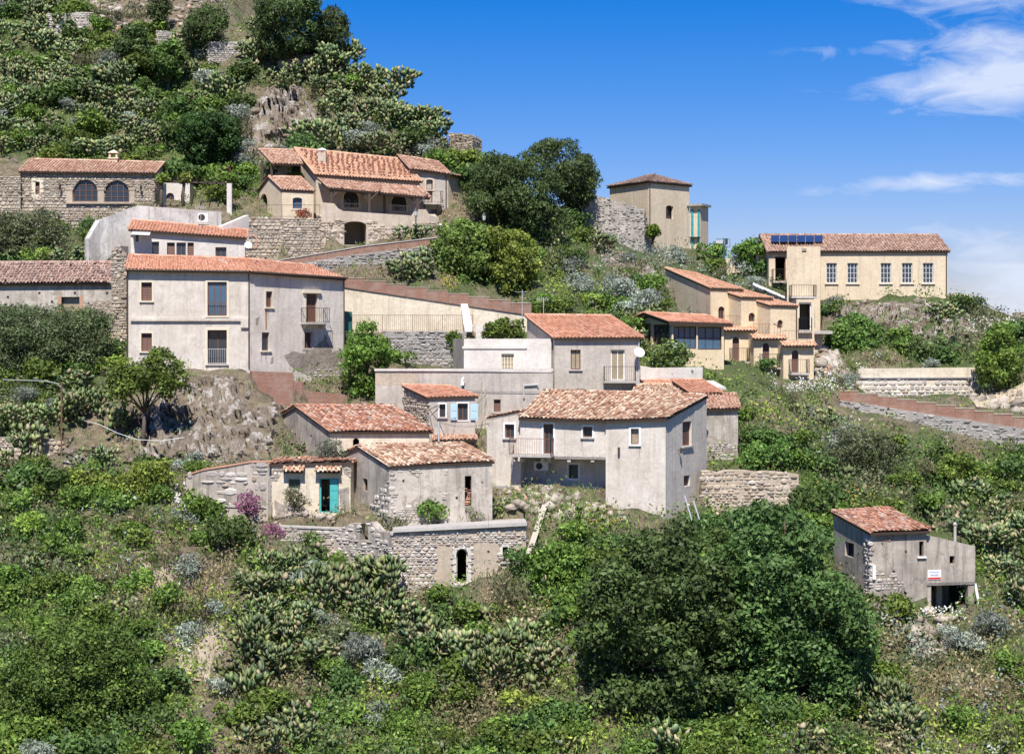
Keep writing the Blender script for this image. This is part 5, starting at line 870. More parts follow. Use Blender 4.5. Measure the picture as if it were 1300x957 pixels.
# =================================================================== TERRAIN
_g = RS.rand(256, 256)
def vnoise(x, y, s):
    x = np.asarray(x)/s+1000.3; y = np.asarray(y)/s+777.7; i = np.floor(x).astype(int); j = np.floor(y).astype(int); u = x-i; v = y-j; u = u*u*(3-2*u); v = v*v*(3-2*v)
    a = _g[i % 256, j % 256]; b = _g[(i+1) % 256, j % 256]; c = _g[i % 256, (j+1) % 256]; d = _g[(i+1) % 256, (j+1) % 256]
    return (a*(1-u)+b*u)*(1-v)+(c*(1-u)+d*u)*v-0.5
def fbm(x, y, s, o=5):
    r = 0; k = 1.0
    for n in range(o): r = r+vnoise(x+n*31, y-n*17, s)*k; s /= 2.03; k *= 0.55
    return r
CP = [(-300, 957, 86), (0, 957, 86), (325, 957, 87), (650, 957, 87), (975, 957, 86), (1300, 957, 87), (1600, 957, 87),
 (-300, 867, 92), (0, 867, 92), (200, 867, 93), (400, 867, 94), (650, 867, 93.5), (900, 867, 92), (1100, 867, 92), (1300, 867, 93),
 (-200, 780, 98), (0, 780, 98), (200, 780, 99), (400, 780, 99), (560, 775, 100.5), (700, 790, 98), (1000, 780, 97), (1130, 778, 98.5), (1240, 780, 99.3), (1300, 780, 99.5), (1500, 780, 100),
 (0, 700, 104), (200, 700, 105), (340, 700, 105), (440, 745, 102.5), (690, 710, 103.5), (800, 690, 105), (1000, 690, 107), (1060, 735, 102), (1250, 720, 103.5), (1300, 700, 106), (1500, 700, 107),
 (-200, 650, 108), (0, 650, 108), (150, 650, 108.5), (270, 662, 109), (340, 664, 108.6), (700, 665, 105.5), (770, 664, 106.5), (860, 668, 106.5), (1000, 655, 111), (1100, 640, 111), (1200, 650, 110), (1300, 645, 112), (1500, 640, 113),
 (0, 607, 112.6), (150, 600, 112.5), (235, 603, 113), (1000, 602, 114.5), (1150, 600, 115), (1300, 590, 118), (1500, 585, 119), (400, 656, 108.6), (640, 637, 108.5),
 (-100, 552, 118.3), (100, 560, 117.5), (180, 582, 114.5), (280, 580, 114), (340, 585, 113.5), (1050, 560, 119), (1200, 555, 121), (1040, 600, 115), (950, 605, 114.5),
 (0, 500, 122), (100, 500, 121), (180, 510, 119), (250, 520, 118.5), (290, 540, 117), (940, 540, 120), (1000, 515, 125), (1066, 520, 127.5), (1150, 527, 126.5), (1300, 578, 122.5), (1500, 590, 122),
 (1090, 503, 130.5), (1200, 517, 129.5), (1300, 520, 129), (1500, 530, 129), (1000, 492, 129), (930, 480, 129), (860, 472, 129), (900, 505, 124), (850, 492, 126),
 (-100, 455, 127.5), (60, 455, 127), (140, 470, 124.5), (230, 472, 121.3), (315, 475, 121.3), (0, 428, 130), (140, 428, 129.8),
 (1100, 500, 133.6), (1240, 500, 135), (1170, 464, 136.5), (1100, 455, 138), (1200, 455, 139), (1300, 475, 136), (1500, 480, 137), (1030, 482, 131.5), (1050, 465, 136), (1280, 505, 132),
 (1050, 420, 143), (1120, 425, 142.5), (1190, 425, 142.5), (1240, 430, 143), (1300, 435, 142), (1050, 380, 148.5), (1120, 380, 148.8), (1200, 380, 149), (1235, 392, 149), (1290, 408, 146), (1400, 412, 147), (1100, 377, 162), (1200, 377, 160),
 (460, 466, 129.4), (540, 462, 130.3), (575, 466, 130.3), (440, 420.5, 132.9), (600, 421, 132.9), (670, 422, 132.5), (460, 500, 125), (462, 515, 123),
 (437, 352, 134.6), (560, 372, 134.6), (670, 398, 134.6), (450, 340, 138), (540, 346, 138.5), (600, 368, 136.5), (690, 385, 137), (740, 400, 136), (830, 420, 136), (700, 360, 142), (770, 360, 144), (835, 380, 143), (740, 330, 148), (800, 345, 150),
 (560, 315, 143.2), (400, 352, 139.8), (470, 352, 140), (530, 348, 140.5), (400, 326, 143.3), (350, 337, 142.6), (440, 319, 144), (556, 300, 145.4), (600, 300, 148), (650, 300, 152), (600, 282, 153),
 (690, 325, 152), (740, 298, 158), (790, 312, 159), (830, 325, 161), (860, 330, 163), (890, 332, 163), (910, 338, 158), (960, 345, 153), (985, 362, 150.5), (900, 350, 152), (850, 345, 151),
 (700, 270, 168), (800, 300, 172), (900, 340, 176), (740, 255, 166),
 (20, 335, 138.2), (100, 335, 138.2), (-100, 335, 139), (300, 333, 138.6), (200, 300, 142), (290, 276, 147), (230, 268, 150.5), (60, 300, 147), (-60, 275, 148),
 (310, 277, 147.5), (330, 277, 150), (345, 230, 154), (310, 250, 151), (400, 272, 151.2), (480, 273, 151.6), (550, 282, 152),
 (0, 212, 156), (100, 206, 158.5), (200, 212, 157.5), (280, 212, 157), (330, 195, 159.5), (400, 192, 162), (470, 198, 163), (540, 208, 162), (590, 225, 160),
 (0, 150, 167), (100, 150, 167), (200, 150, 167), (300, 150, 165), (350, 140, 166), (420, 140, 168), (500, 160, 167), (560, 195, 166),
 (0, 100, 175), (150, 100, 174), (280, 100, 172), (380, 95, 171), (440, 90, 174), (0, 40, 181), (120, 36, 181), (240, 60, 174.5), (300, 70, 172.8), (0, 0, 188), (150, 0, 187), (260, 10, 181), (330, 40, 176), (380, 60, 174), (-300, 0, 190), (-300, 150, 170), (-300, 450, 130), (-300, 600, 115), (-300, 300, 148),
 (0, -100, 205), (300, -60, 196), (-300, -100, 205),
 (410, 78, 178), (455, 92, 178), (480, 112, 176), (500, 130, 174), (530, 152, 172.5), (560, 176, 171), (580, 190, 172), (612, 205, 173), (640, 225, 172)]
PX = np.array([[(p-CX)/F*Y, Y, (HY-q)/F*Y] for p, q, Y in CP])
back = []
for p, q, Y in ((380, 20, 178), (420, 78, 180), (455, 92, 179), (500, 130, 175), (560, 176, 173), (612, 205, 174), (680, 240, 172), (740, 255, 168), (800, 300, 172), (900, 340, 172), (1000, 350, 170), (1100, 377, 166), (1200, 377, 164), (1290, 408, 150), (1400, 412, 151)):
    x, z = (p-CX)/F*Y, (HY-q)/F*Y; back += [(x, Y+9, z-5), (x+3, Y+30, z-20)]
back += [(x, 230, z) for x, z in ((-80, 40), (-50, 34), (-30, 12), (0, -10), (40, -20), (80, -25))]
PX = np.vstack([PX, np.array(back)])
def solve_rbf(P_):
    n = len(P_); d = np.hypot(P_[:, None, 0]-P_[None, :, 0], P_[:, None, 1]-P_[None, :, 1]); A = np.zeros((n+3, n+3)); A[:n, :n] = d+np.eye(n)*-0.15; Q = np.c_[np.ones(n), P_[:, :2]]
    A[:n, n:] = Q; A[n:, :n] = Q.T; return np.linalg.solve(A, np.r_[P_[:, 2], 0, 0, 0])
WT = solve_rbf(PX)
def rbf(x, y):
    o = np.empty(x.shape)
    for s in range(0, len(x), 20000):
        xx, yy = x[s:s+20000], y[s:s+20000]; d = np.hypot(xx[:, None]-PX[None, :, 0], yy[:, None]-PX[None, :, 1]); o[s:s+20000] = d@WT[:-3]+WT[-3]+WT[-2]*xx+WT[-1]*yy
    return o
x0, x1, y0, y1, st = -80, 80, 80, 230, 0.4
gx = np.arange(x0, x1+.01, st); gy = np.arange(y0, y1+.01, st)
ex = np.array([5, 12, 25, 45, 80, 140, 250, 500, 1200, 3000, 8000.]); XS = np.r_[x0-ex[::-1], gx, x1+ex]; YS = np.r_[y0-np.array([3000, 800, 250, 90, 60, 40, 25, 12, 5.]), gy, y1+ex, 20000.]
GX, GY = np.meshgrid(XS, YS); fx, fy = GX.ravel(), GY.ravel(); cx_, cy_ = np.clip(fx, x0, x1), np.clip(fy, y0, y1)
Z = rbf(cx_, cy_); rough = fbm(fx, fy, 7.0, 6)*1.5+fbm(fx+90, fy, 1.6, 3)*0.35
dist = np.hypot(fx-cx_, fy-cy_)
Z = Z+rough*np.clip((120-dist)/120, 0, 1); Z = np.where(fy < y0, np.maximum(Z-dist*0.45, -62), np.maximum(Z-dist*0.35, -90)); Z = np.where(dist > 1000, np.minimum(Z, -85), Z)
FOOT = []
for poly, a, d, L, zA, zB in PADS:
    pl = np.array([(p.x, p.y) for p in poly]); FOOT.append(pl)
    bb = (fx > pl[:, 0].min()-1) & (fx < pl[:, 0].max()+1) & (fy > pl[:, 1].min()-1) & (fy < pl[:, 1].max()+1); idx = np.nonzero(bb)[0]
    if not len(idx): continue
    X, Y = fx[idx], fy[idx]; area = sum(pl[i][0]*pl[(i+1) % 4][1]-pl[(i+1) % 4][0]*pl[i][1] for i in range(4)); sg_ = 1 if area > 0 else -1; md = np.full(len(idx), 1e9)
    for i in range(4):
        p, q = pl[i], pl[(i+1) % 4]; e = q-p; l = np.hypot(*e)+1e-9; md = np.minimum(md, sg_*(e[0]*(Y-p[1])-e[1]*(X-p[0]))/l)
    t = np.clip(((X-a.x)*d.x+(Y-a.y)*d.y)/L, 0, 1); zt = zA+(zB-zA)*t-0.05; ins = md > 0
    Z[idx[ins]] = np.minimum(Z[idx[ins]], zt[ins])
nxs, nys = len(XS), len(YS)
ZG = Z.reshape(nys, nxs)[9:9+len(gy), 11:11+len(gx)].copy()
def H(x, y):
    i = np.clip((np.asarray(x)-x0)/st, 0, len(gx)-1.001); j = np.clip((np.asarray(y)-y0)/st, 0, len(gy)-1.001); a = i.astype(int); b = j.astype(int); u = i-a; v = j-b
    return (ZG[b, a]*(1-u)+ZG[b, a+1]*u)*(1-v)+(ZG[b+1, a]*(1-u)+ZG[b+1, a+1]*u)*v
def hits(px, py):
    """where lines of sight meet the hillside; nan where they miss it"""
    k = (np.asarray(px, float)-CX)/F; m = (HY-np.asarray(py, float))/F; Y = np.full(k.shape, np.nan); done = np.zeros(k.shape, bool); pv = None
    for y in np.arange(81, 229, 0.35):
        h = H(k*y, np.full(k.shape, y))-m*y; hit = (~done) & (h > 0)
        Y[hit] = y; done |= hit
    return k*Y, Y, H(np.nan_to_num(k*Y), np.nan_to_num(Y))
def hit1(px, py):
    x, y, z = hits([px], [py]); return None if np.isnan(y[0]) else Vector((x[0], y[0], z[0]))
m, t, b = newmat('hillside_soil'); v, g = ncoord(t)
n1 = nnoise(t, v, 0.35, 8, 0.7, 0.5); n2 = nnoise(t, v, 2.2, 7, 0.7); n3 = nnoise(t, v, 11, 4, 0.7)
c = ramp(t, n2, [(0.3, (0.09, 0.07, 0.045)), (0.48, (0.17, 0.135, 0.085)), (0.62, (0.26, 0.21, 0.14)), (0.80, (0.42, 0.37, 0.29))])
at_ = t.nodes.new('ShaderNodeAttribute'); at_.attribute_name = 'tint'; sx_ = t.nodes.new('ShaderNodeSeparateColor'); t.links.new(at_.outputs[0], sx_.inputs[0])
nb = M_(t, 'SUBTRACT', M_(t, 'ADD', n1, M_(t, 'MULTIPLY', M_(t, 'SUBTRACT', n2, 0.5), 0.5)), M_(t, 'MULTIPLY', sx_.outputs[0], 0.34))
c = mixc(t, ramp(t, nb, [(0.32, (0, 0, 0)), (0.46, (0.92, 0.92, 0.92))]), c, mixc(t, n3, (0.035, 0.06, 0.015), (0.10, 0.14, 0.035)))  # dark green painted into the soil so gaps read as shadowed vegetation
t.links.new(c, b.inputs['Base Color']); b.inputs['Roughness'].default_value = 0.95; bump(t, b, M_(t, 'ADD', n2, M_(t, 'MULTIPLY', n3, 0.4)), 0.25); SOIL = m
me = bpy.data.meshes.new('ground'); V = np.stack([fx, fy, Z], 1).astype(np.float32); ii = np.arange((nys-1)*(nxs-1)); r_, c_ = ii//(nxs-1), ii % (nxs-1); q0 = r_*nxs+c_
FQ = np.stack([q0, q0+1, q0+1+nxs, q0+nxs], 1)
def quadmesh(name, V, Q, mat, tint=None, smooth=False):
    me = bpy.data.meshes.new(name); me.vertices.add(len(V)); me.vertices.foreach_set('co', V.astype(np.float32).ravel()); k = Q.shape[1]; me.loops.add(Q.size); me.loops.foreach_set('vertex_index', Q.astype(np.int32).ravel())
    me.polygons.add(len(Q)); me.polygons.foreach_set('loop_start', np.arange(0, Q.size, k, dtype=np.int32)); me.polygons.foreach_set('loop_total', np.full(len(Q), k, np.int32))
    if smooth: me.polygons.foreach_set('use_smooth', np.ones(len(Q), bool))
    if tint is not None:
        a = me.color_attributes.new('tint', 'FLOAT_COLOR', 'POINT'); a.data.foreach_set('color', np.c_[tint, np.ones(len(tint))].astype(np.float32).ravel())
    me.materials.append(mat); me.update(calc_edges=True); return me
ZONE = ["mmwrrwwdd.................", "mmmmmwccc.................", "mmmgmmccccm...............", "mmgmggrccmmcg.............", "rggggggg...ggddg..........", "ggg....r......ddd.........", "ggg.......ccyggsssgg......", "......w.wwwyggyggsssgggggg", "gg......wwg.ggggcssgwggggg", "gggcrr....wwg.gyyyygwwwggg", "ccrrrrr...........gwwwwwww", "crrrrrr..........wgggsggwg", "ggggwwr.........w.gggggggg", "ggwwwgwwww..wwww.dggggyggc", "ggwwrwgcgrrgwggggggggwwggc", "ggcwwwccccggccgggggggwsggw", "ggggwrwcscgwccwgwgggggwsww", "ggggwrccgwggccwwgggwwgcwww", "ggggwrgcgwgccggwwgggwgcwww", "ggggwrccgggcggwwggggwgcwww"]
def zone(px, py):
    i, j = int(py//50), int(px//50); return ZONE[min(max(i, 0), 19)][min(max(j, 0), 25)]
pxs = CX+fx/np.maximum(fy, 1)*F+RS.normal(size=len(fx))*9; pys = HY-Z/np.maximum(fy, 1)*F+RS.normal(size=len(fx))*9
bare = np.array([{'r': 1.0, 'w': 0.45, '.': 0.75, 'c': 0.3, 'm': 0.15}.get(zone(a, b), 0.1) if d_ < 1 else 0.2 for a, b, d_ in zip(pxs, pys, dist)])
me = quadmesh('ground', V, FQ, SOIL, np.repeat(bare[:, None], 3, 1), smooth=True); tag(link(bpy.data.objects.new('ground', me)), kind='structure')
# dirt path on the slope at far right
pp = [(1236, 512), (1262, 508), (1285, 500), (1312, 490), (1312, 508), (1290, 513), (1262, 520), (1240, 520)]
DIRT = flat('path_dirt', (0.46, 0.37, 0.27), 0.95, 0, 0.3, 3)
def strip_(name, up, lo, mat, n=16):
    V = []
    for i in range(n+1):
        t = i/n*(len(up)-1); k = min(int(t), len(up)-2); f_ = t-k
        for w in (0, .33, .67, 1): a = [up[k][c]+(up[k+1][c]-up[k][c])*f_ for c in (0, 1)]; b_ = [lo[k][c]+(lo[k+1][c]-lo[k][c])*f_ for c in (0, 1)]; V.append((a[0]+(b_[0]-a[0])*w, a[1]+(b_[1]-a[1])*w))
    x, y, z = hits([v[0] for v in V], [v[1] for v in V]); ok = ~np.isnan(y); Q = [q for q in ([i*4+j, (i+1)*4+j, (i+1)*4+j+1, i*4+j+1] for i in range(n) for j in range(3)) if all(ok[c] for c in q)]
    if Q: tag(link(bpy.data.objects.new(name, quadmesh(name, np.nan_to_num(np.stack([x, y, z+0.06], 1)), np.array(Q), mat))), kind='structure')
strip_('dirt_path', [(1232, 507), (1262, 500), (1285, 494), (1310, 484)], [(1240, 520), (1266, 519), (1290, 516), (1312, 508)], DIRT)
BARE = plaster('bare_earth', (0.44, 0.37, 0.28), (0.30, 0.24, 0.17), (0.2, 0.15, 0.1), 0.9, 0.4, 0.06)
# =================================================================== ROCKS
def icorocks(name, label, poly, n, smin, smax, mat, seed=0, flatn=0.75, kind='stuff', cat=None, sink=0.25):
    rnd = random.Random(seed); import bmesh
    bm = bmesh.new(); bmesh.ops.create_icosphere(bm, subdivisions=2 if smax > 0.5 else 1, radius=1.0); base = np.array([v.co[:] for v in bm.verts]); tri = np.array([[v.index for v in f.verts] for f in bm.faces]); bm.free()
    xs = [p[0] for p in poly]; ys = [p[1] for p in poly]; pts = []
    while len(pts) < n*3:
        p = (rnd.uniform(min(xs), max(xs)), rnd.uniform(min(ys), max(ys)))
        if inpoly(p[0], p[1], poly): pts.append(p)
    hx, hy, hz = hits([p[0] for p in pts], [p[1] for p in pts]); VV = []; TT = []; k = 0
    for i in range(len(pts)):
        if np.isnan(hy[i]) or k >= n or hy[i] < 84: continue
        s = smin+(smax-smin)*rnd.random()**1.8; sc = np.array([s*rnd.uniform(.7, 1.4), s*rnd.uniform(.7, 1.3), s*rnd.uniform(.5, 1.0)*flatn/0.75]); off = np.array([rnd.uniform(0, 99)]*3)
        v = base*(1+0.0); d = np.array([mnoise.noise(Vector(p*1.3+off))*0.6+mnoise.noise(Vector(p*3.1+off))*0.4 for p in base]); 
        # chop flat facets so that it reads as broken stone
        v = base*(1+d)[:, None]
        for _ in range(9):
            nn = np.array([rnd.gauss(0, 1) for _ in range(3)]); nn /= np.linalg.norm(nn); h = rnd.uniform(0.38, 0.75); dd = v@nn-h; v = v-np.clip(dd, 0, None)[:, None]*nn
        v = v*1.35
        a = rnd.uniform(0, 6.28); R = np.array([[math.cos(a), -math.sin(a), 0], [math.sin(a), math.cos(a), 0], [0, 0, 1]]); v = (v*sc)@R.T+np.array([hx[i], hy[i], hz[i]+sc[2]*(0.5-sink*2)])
        TT.append(tri+len(base)*len(VV)); VV.append(v); k += 1
    if not VV: return
    me = quadmesh(name, np.vstack(VV), np.vstack(TT), mat); o = link(bpy.data.objects.new(name, me)); tag(o, label, cat, None, kind); return o
RP = plaster('cliff_stone', (0.31, 0.255, 0.20), (0.19, 0.145, 0.10), (0.10, 0.08, 0.06), 1.0, 0.55, 0.15, 0.7, (0.50, 0.46, 0.41))
RPP = islands('pale_rubble', [(0, (0.22, 0.18, 0.14)), (0.5, (0.34, 0.29, 0.23)), (0.92, (0.46, 0.40, 0.33)), (1, (0.40, 0.20, 0.13))], nsc=4, namt=0.9, bmp=0.03)
icorocks('cliff_rocks', 'jagged brown and grey rock face below the big white house', [(200, 480), (320, 482), (322, 510), (360, 520), (352, 585), (240, 590), (190, 590), (170, 540), (205, 500)], 90, 0.12, 0.40, RP, 1)
icorocks('cliff_rocks', 'pale limestone crag behind the left end of the villa', [(300, 205), (312, 150), (340, 115), (372, 110), (392, 150), (402, 185), (345, 188), (335, 240), (305, 262)], 50, 0.2, 0.6, RP, 2)
icorocks('cliff_rocks', 'rocky knoll face below the long cream building', [(1048, 385), (1100, 380), (1210, 384), (1235, 400), (1232, 440), (1180, 448), (1130, 420), (1070, 405), (1045, 402)], 90, 0.15, 0.5, RP, 3)
icorocks('scree', 'pale loose scree at the top left above the cacti', [(70, 0), (150, 0), (165, 40), (145, 42), (110, 10)], 220, 0.15, 0.45, RPP, 4)
icorocks('scree', 'brown scree patch between the dark bushes at the top', [(150, -20), (300, -20), (240, 35), (180, 35)], 260, 0.15, 0.45, RPP, 5)
icorocks('rubble', 'rubble bank under the large front house', [(630, 622), (700, 618), (790, 655), (800, 668), (740, 668), (640, 650)], 170, 0.12, 0.4, RPP, 6)
icorocks('rubble_heap', 'heap of broken stone and tile in front of the turquoise-door ruin', [(350, 653), (420, 652), (424, 668), (350, 668)], 420, 0.10, 0.26, RPP, 7, sink=0.0)
icorocks('rubble', 'fallen stones on the slope below the grey cottage', [(1155, 775), (1195, 770), (1215, 800), (1200, 838), (1160, 835), (1150, 815)], 90, 0.15, 0.45, RPP, 8)
icorocks('pale_outcrop', 'pale bare rock patches on the lower left slope', [(165, 700), (215, 700), (215, 770), (165, 760)], 25, 0.12, 0.35, RPP, 9, sink=0.4)
icorocks('pale_outcrop', 'pale bare outcrop near the bottom of the left slope', [(215, 800), (280, 790), (290, 860), (225, 865)], 25, 0.12, 0.35, RPP, 10, sink=0.4)
icorocks('pale_outcrop', 'pale rock and steps left of the big prickly pear', [(395, 720), (420, 720), (425, 790), (400, 790)], 14, 0.15, 0.4, RPP, 11, sink=0.3)
icorocks('cliff_rocks', 'brown rocks on the slope below the ruined rampart', [(770, 320), (840, 335), (835, 400), (780, 400)], 50, 0.15, 0.45, RP, 12)
icorocks('cliff_rocks', 'stones and earth bank left of the dry stone wall', [(80, 575), (240, 575), (240, 600), (90, 600)], 80, 0.15, 0.5, RP, 13)
icorocks('rubble', 'pale rocky bank beside the road at far right', [(1225, 500), (1300, 495), (1300, 530), (1240, 515)], 70, 0.15, 0.5, RPP, 14)
icorocks('cliff_rocks', 'small rocky outcrop beside the stepped ochre house', [(1038, 440), (1070, 455), (1066, 478), (1040, 475)], 60, 0.2, 0.6, RPP, 15)
icorocks('rubble', 'tumbled stones under the left edge terrace and round the lower ruin', [(430, 735), (520, 740), (520, 775), (440, 770)], 90, 0.12, 0.45, RPP, 16)
def cliff(name, label, poly, mat, amp=0.7, step=1.7, seed=0, cell=1.0):
    xs = [p[0] for p in poly]; ys = [p[1] for p in poly]; gx_ = np.arange(min(xs), max(xs)+step, step); gy_ = np.arange(min(ys), max(ys)+step, step); A_, B_ = np.meshgrid(gx_, gy_); a, b = A_.ravel(), B_.ravel()
    hx, hy, hz = hits(a, b); ins = np.array([inpoly(p, q, poly) for p, q in zip(a, b)]) & ~np.isnan(hy); pl = np.array(poly, float); d = np.full(len(a), 1e9)
    for i in range(len(pl)):
        p, q = pl[i], pl[(i+1) % len(pl)]; e = q-p; t = np.clip(((a-p[0])*e[0]+(b-p[1])*e[1])/(e@e), 0, 1); d = np.minimum(d, np.hypot(a-p[0]-t*e[0], b-p[1]-t*e[1]))
    V = np.stack([hx, hy, hz], 1); idx = -np.ones(len(a), int); idx[ins] = np.arange(ins.sum()); out = []
    for k in np.nonzero(ins)[0]:
        p = Vector(V[k]); w = Vector((mnoise.noise(p*0.6+Vector((seed, 0, 0))), mnoise.noise(p*0.6+Vector((0, seed, 9))), mnoise.noise(p*0.6+Vector((5, 0, seed)))))*1.1
        q = Vector(((p.x+w.x)*1.0, (p.y+w.y)*0.8, (p.z+w.z)*1.3))/cell; ds, pt = mnoise.voronoi(q); c1 = mnoise.noise(pt[0]*3.7); ds2, pt2 = mnoise.voronoi(q*2.9+Vector((7, 7, 7))); c2 = mnoise.noise(pt2[0]*5.1)
        h = 0.45+0.55*c1*1.4-0.55*max(0, 1-(ds[1]-ds[0])*6)+0.22*c2-0.16*max(0, 1-(ds2[1]-ds2[0])*5)+0.35*mnoise.noise(p*0.35)+0.10*mnoise.noise(p*4)
        t = min(1, d[k]/14); o_ = -0.3*(1-t)+amp*h*t; out.append((p.x+0.15*w.x*t, p.y-0.9*o_, p.z+0.35*o_))
    n = len(gx_); Q = []
    for r in range(len(gy_)-1):
        for c in range(n-1):
            q = [idx[r*n+c], idx[(r+1)*n+c], idx[(r+1)*n+c+1], idx[r*n+c+1]]
            if min(q) >= 0 and max(out[i][1] for i in q)-min(out[i][1] for i in q) < 4: Q.append(q)
    o = link(bpy.data.objects.new(name, quadmesh(name, np.array(out), np.array(Q), mat))); tag(o, label, kind='structure'); return o
cliff('cliff', 'rough rock face below the big white house', [(186, 488), (205, 474), (300, 476), (320, 484), (326, 512), (364, 520), (358, 560), (350, 590), (240, 600), (150, 596), (150, 560), (165, 520)], RP, 1.15, 1.4, 1, 1.15)
cliff('cliff', 'craggy limestone face left of the villa', [(296, 262), (298, 215), (306, 170), (322, 128), (345, 104), (378, 96), (398, 130), (412, 175), (404, 192), (345, 190), (326, 225), (322, 265)], RP, 1.7, 1.5, 2, 1.6)
cliff('cliff', 'rocky knoll face below the long cream building', [(1044, 386), (1100, 380), (1212, 383), (1238, 398), (1240, 440), (1186, 456), (1130, 436), (1066, 420), (1044, 408)], RP, 1.1, 1.5, 3, 1.1)
cliff('cliff', 'brown rock bank below the ruined rampart', [(752, 300), (800, 318), (850, 335), (852, 372), (820, 395), (785, 372), (760, 340)], RP, 0.8, 1.9, 4, 1.0)
cliff('bare_slope', 'pale bare earth and rock on the lower left slope', [(160, 690), (222, 695), (235, 745), (205, 775), (165, 760)], BARE, 0.35, 2.0, 5, 0.8)
cliff('bare_slope', 'pale bare bank at the bottom left of centre', [(205, 800), (285, 775), (300, 835), (290, 885), (220, 880)], BARE, 0.4, 2.0, 6, 0.8)
cliff('bare_slope', 'pale washed-out gully left of the big prickly pear', [(392, 712), (420, 705), (430, 760), (420, 815), (396, 800)], BARE, 0.3, 2.0, 7, 0.7)
# =================================================================== PLANTS
def leafmat(name, trans=0.3, rough=0.6, hv=0.0):
    m, t, b = newmat(name); a = t.nodes.new('ShaderNodeAttribute'); a.attribute_name = 'tint'; oi = t.nodes.new('ShaderNodeObjectInfo')
    h = t.nodes.new('ShaderNodeHueSaturation'); t.links.new(M_(t, 'MULTIPLY_ADD', oi.outputs['Random'], hv, 0.5-hv/2), h.inputs['Hue']); t.links.new(M_(t, 'MULTIPLY_ADD', oi.outputs['Random'], 0.5, 0.78), h.inputs['Value']); h.inputs['Saturation'].default_value = 0.93
    t.links.new(a.outputs[0], h.inputs['Color']); t.links.new(h.outputs[0], b.inputs['Base Color']); b.inputs['Roughness'].default_value = rough; b.inputs['Specular IOR Level'].default_value = 0.3
    if trans:
        tr = t.nodes.new('ShaderNodeBsdfTranslucent'); t.links.new(h.outputs[0], tr.inputs[0]); mx = t.nodes.new('ShaderNodeMixShader'); mx.inputs[0].default_value = trans
        t.links.new(b.outputs[0], mx.inputs[1]); t.links.new(tr.outputs[0], mx.inputs[2]); t.links.new(mx.outputs[0], t.nodes['Material Output'].inputs[0])
    return m
LEAF = leafmat('foliage', 0.3, 0.55, 0.03); PADM = leafmat('cactus_skin', 0.0, 0.5, 0.02); BARK = flat('bark', (0.10, 0.075, 0.055), 0.95, 0, 0.4, 8)
GREEN = [(0.11, 0.195, 0.020), (0.165, 0.26, 0.028), (0.07, 0.14, 0.016), (0.22, 0.30, 0.045)]
DARK = [(0.05, 0.11, 0.024), (0.075, 0.15, 0.030), (0.11, 0.19, 0.042), (0.15, 0.23, 0.06)]
PINE = [(0.06, 0.105, 0.026), (0.09, 0.145, 0.036), (0.135, 0.185, 0.05), (0.045, 0.08, 0.02)]
LIME = [(0.21, 0.31, 0.03), (0.29, 0.38, 0.04), (0.15, 0.24, 0.025), (0.36, 0.41, 0.06)]
OLIVE = [(0.11, 0.135, 0.055), (0.155, 0.18, 0.08), (0.08, 0.10, 0.038), (0.21, 0.23, 0.12)]
SILV = [(0.24, 0.28, 0.22), (0.32, 0.36, 0.29), (0.18, 0.22, 0.17), (0.38, 0.42, 0.34)]
CACT = [(0.11, 0.165, 0.05), (0.16, 0.215, 0.07), (0.075, 0.12, 0.045), (0.26, 0.29, 0.10), (0.14, 0.19, 0.09)]
DRY = [(0.26, 0.21, 0.10), (0.20, 0.17, 0.08), (0.34, 0.28, 0.15), (0.15, 0.15, 0.06)]
PURP = [(0.36, 0.10, 0.26), (0.45, 0.16, 0.32), (0.28, 0.07, 0.18), (0.10, 0.14, 0.05)]
MAG = [(0.55, 0.04, 0.16), (0.45, 0.03, 0.12), (0.08, 0.12, 0.03)]
def rv(n): v = RS.normal(size=(n, 3)); return v/np.linalg.norm(v, axis=1)[:, None]
def leaves(C, nrm, size, col, asp=0.55, up=0.0, fold=0.25):
    n = len(C); a = rv(n); a[:, 2] += up; a -= (a*nrm).sum(1)[:, None]*nrm*0.6; a /= np.linalg.norm(a, axis=1)[:, None]; b = np.cross(a, nrm+rv(n)*0.2); b /= (np.linalg.norm(b, axis=1)[:, None]+1e-6); nn = np.cross(a, b)
    s = size[:, None]; V = np.stack([C-a*s, C+b*s*asp+nn*s*fold, C+a*s, C-b*s*asp+nn*s*fold], 1).reshape(-1, 3); T = np.repeat(col, 4, 0); return V, T
def cloud(blobs, dens, size, cols, asp=0.55, up=0.0, shell=0.55, jit=0.35, bvar=0.32):
    VV, TT = [], []; cols = np.array(cols)
    for (c, r) in blobs:
        r = np.array(r); n = max(12, int(dens*(r[0]*r[1]+r[1]*r[2]+r[0]*r[2])/3*12.57)); d = rv(n); d[:, 2] = np.abs(d[:, 2])*np.where(RS.rand(n) < 0.72, 1, -1); k = shell+(1.05-shell)*RS.rand(n)**0.6
        k *= 1+0.28*np.sin(d[:, 0]*5+c[0]*3)*np.sin(d[:, 1]*6+c[1])*np.cos(d[:, 2]*5+c[2])
        C = np.array(c)+d*r*k[:, None]; nrm = d*0.7+rv(n)*0.75; nrm[:, 2] += 0.25; nrm /= np.linalg.norm(nrm, axis=1)[:, None]
        w = RS.rand(n, len(cols))**4; w /= w.sum(1)[:, None]; col = w@cols; col *= (1+(RS.rand(n)-0.5)*2*jit)[:, None]*(1+(RS.rand()-0.5)*2*bvar)
        V, T = leaves(C, nrm, size*(0.45+1.1*RS.rand(n)), col, asp, up); VV.append(V); TT.append(T)
    return np.vstack(VV), np.vstack(TT)
def qm(name, V, T, mat=None): return quadmesh(name, V, np.arange(len(V)).reshape(-1, 4), mat or LEAF, T)
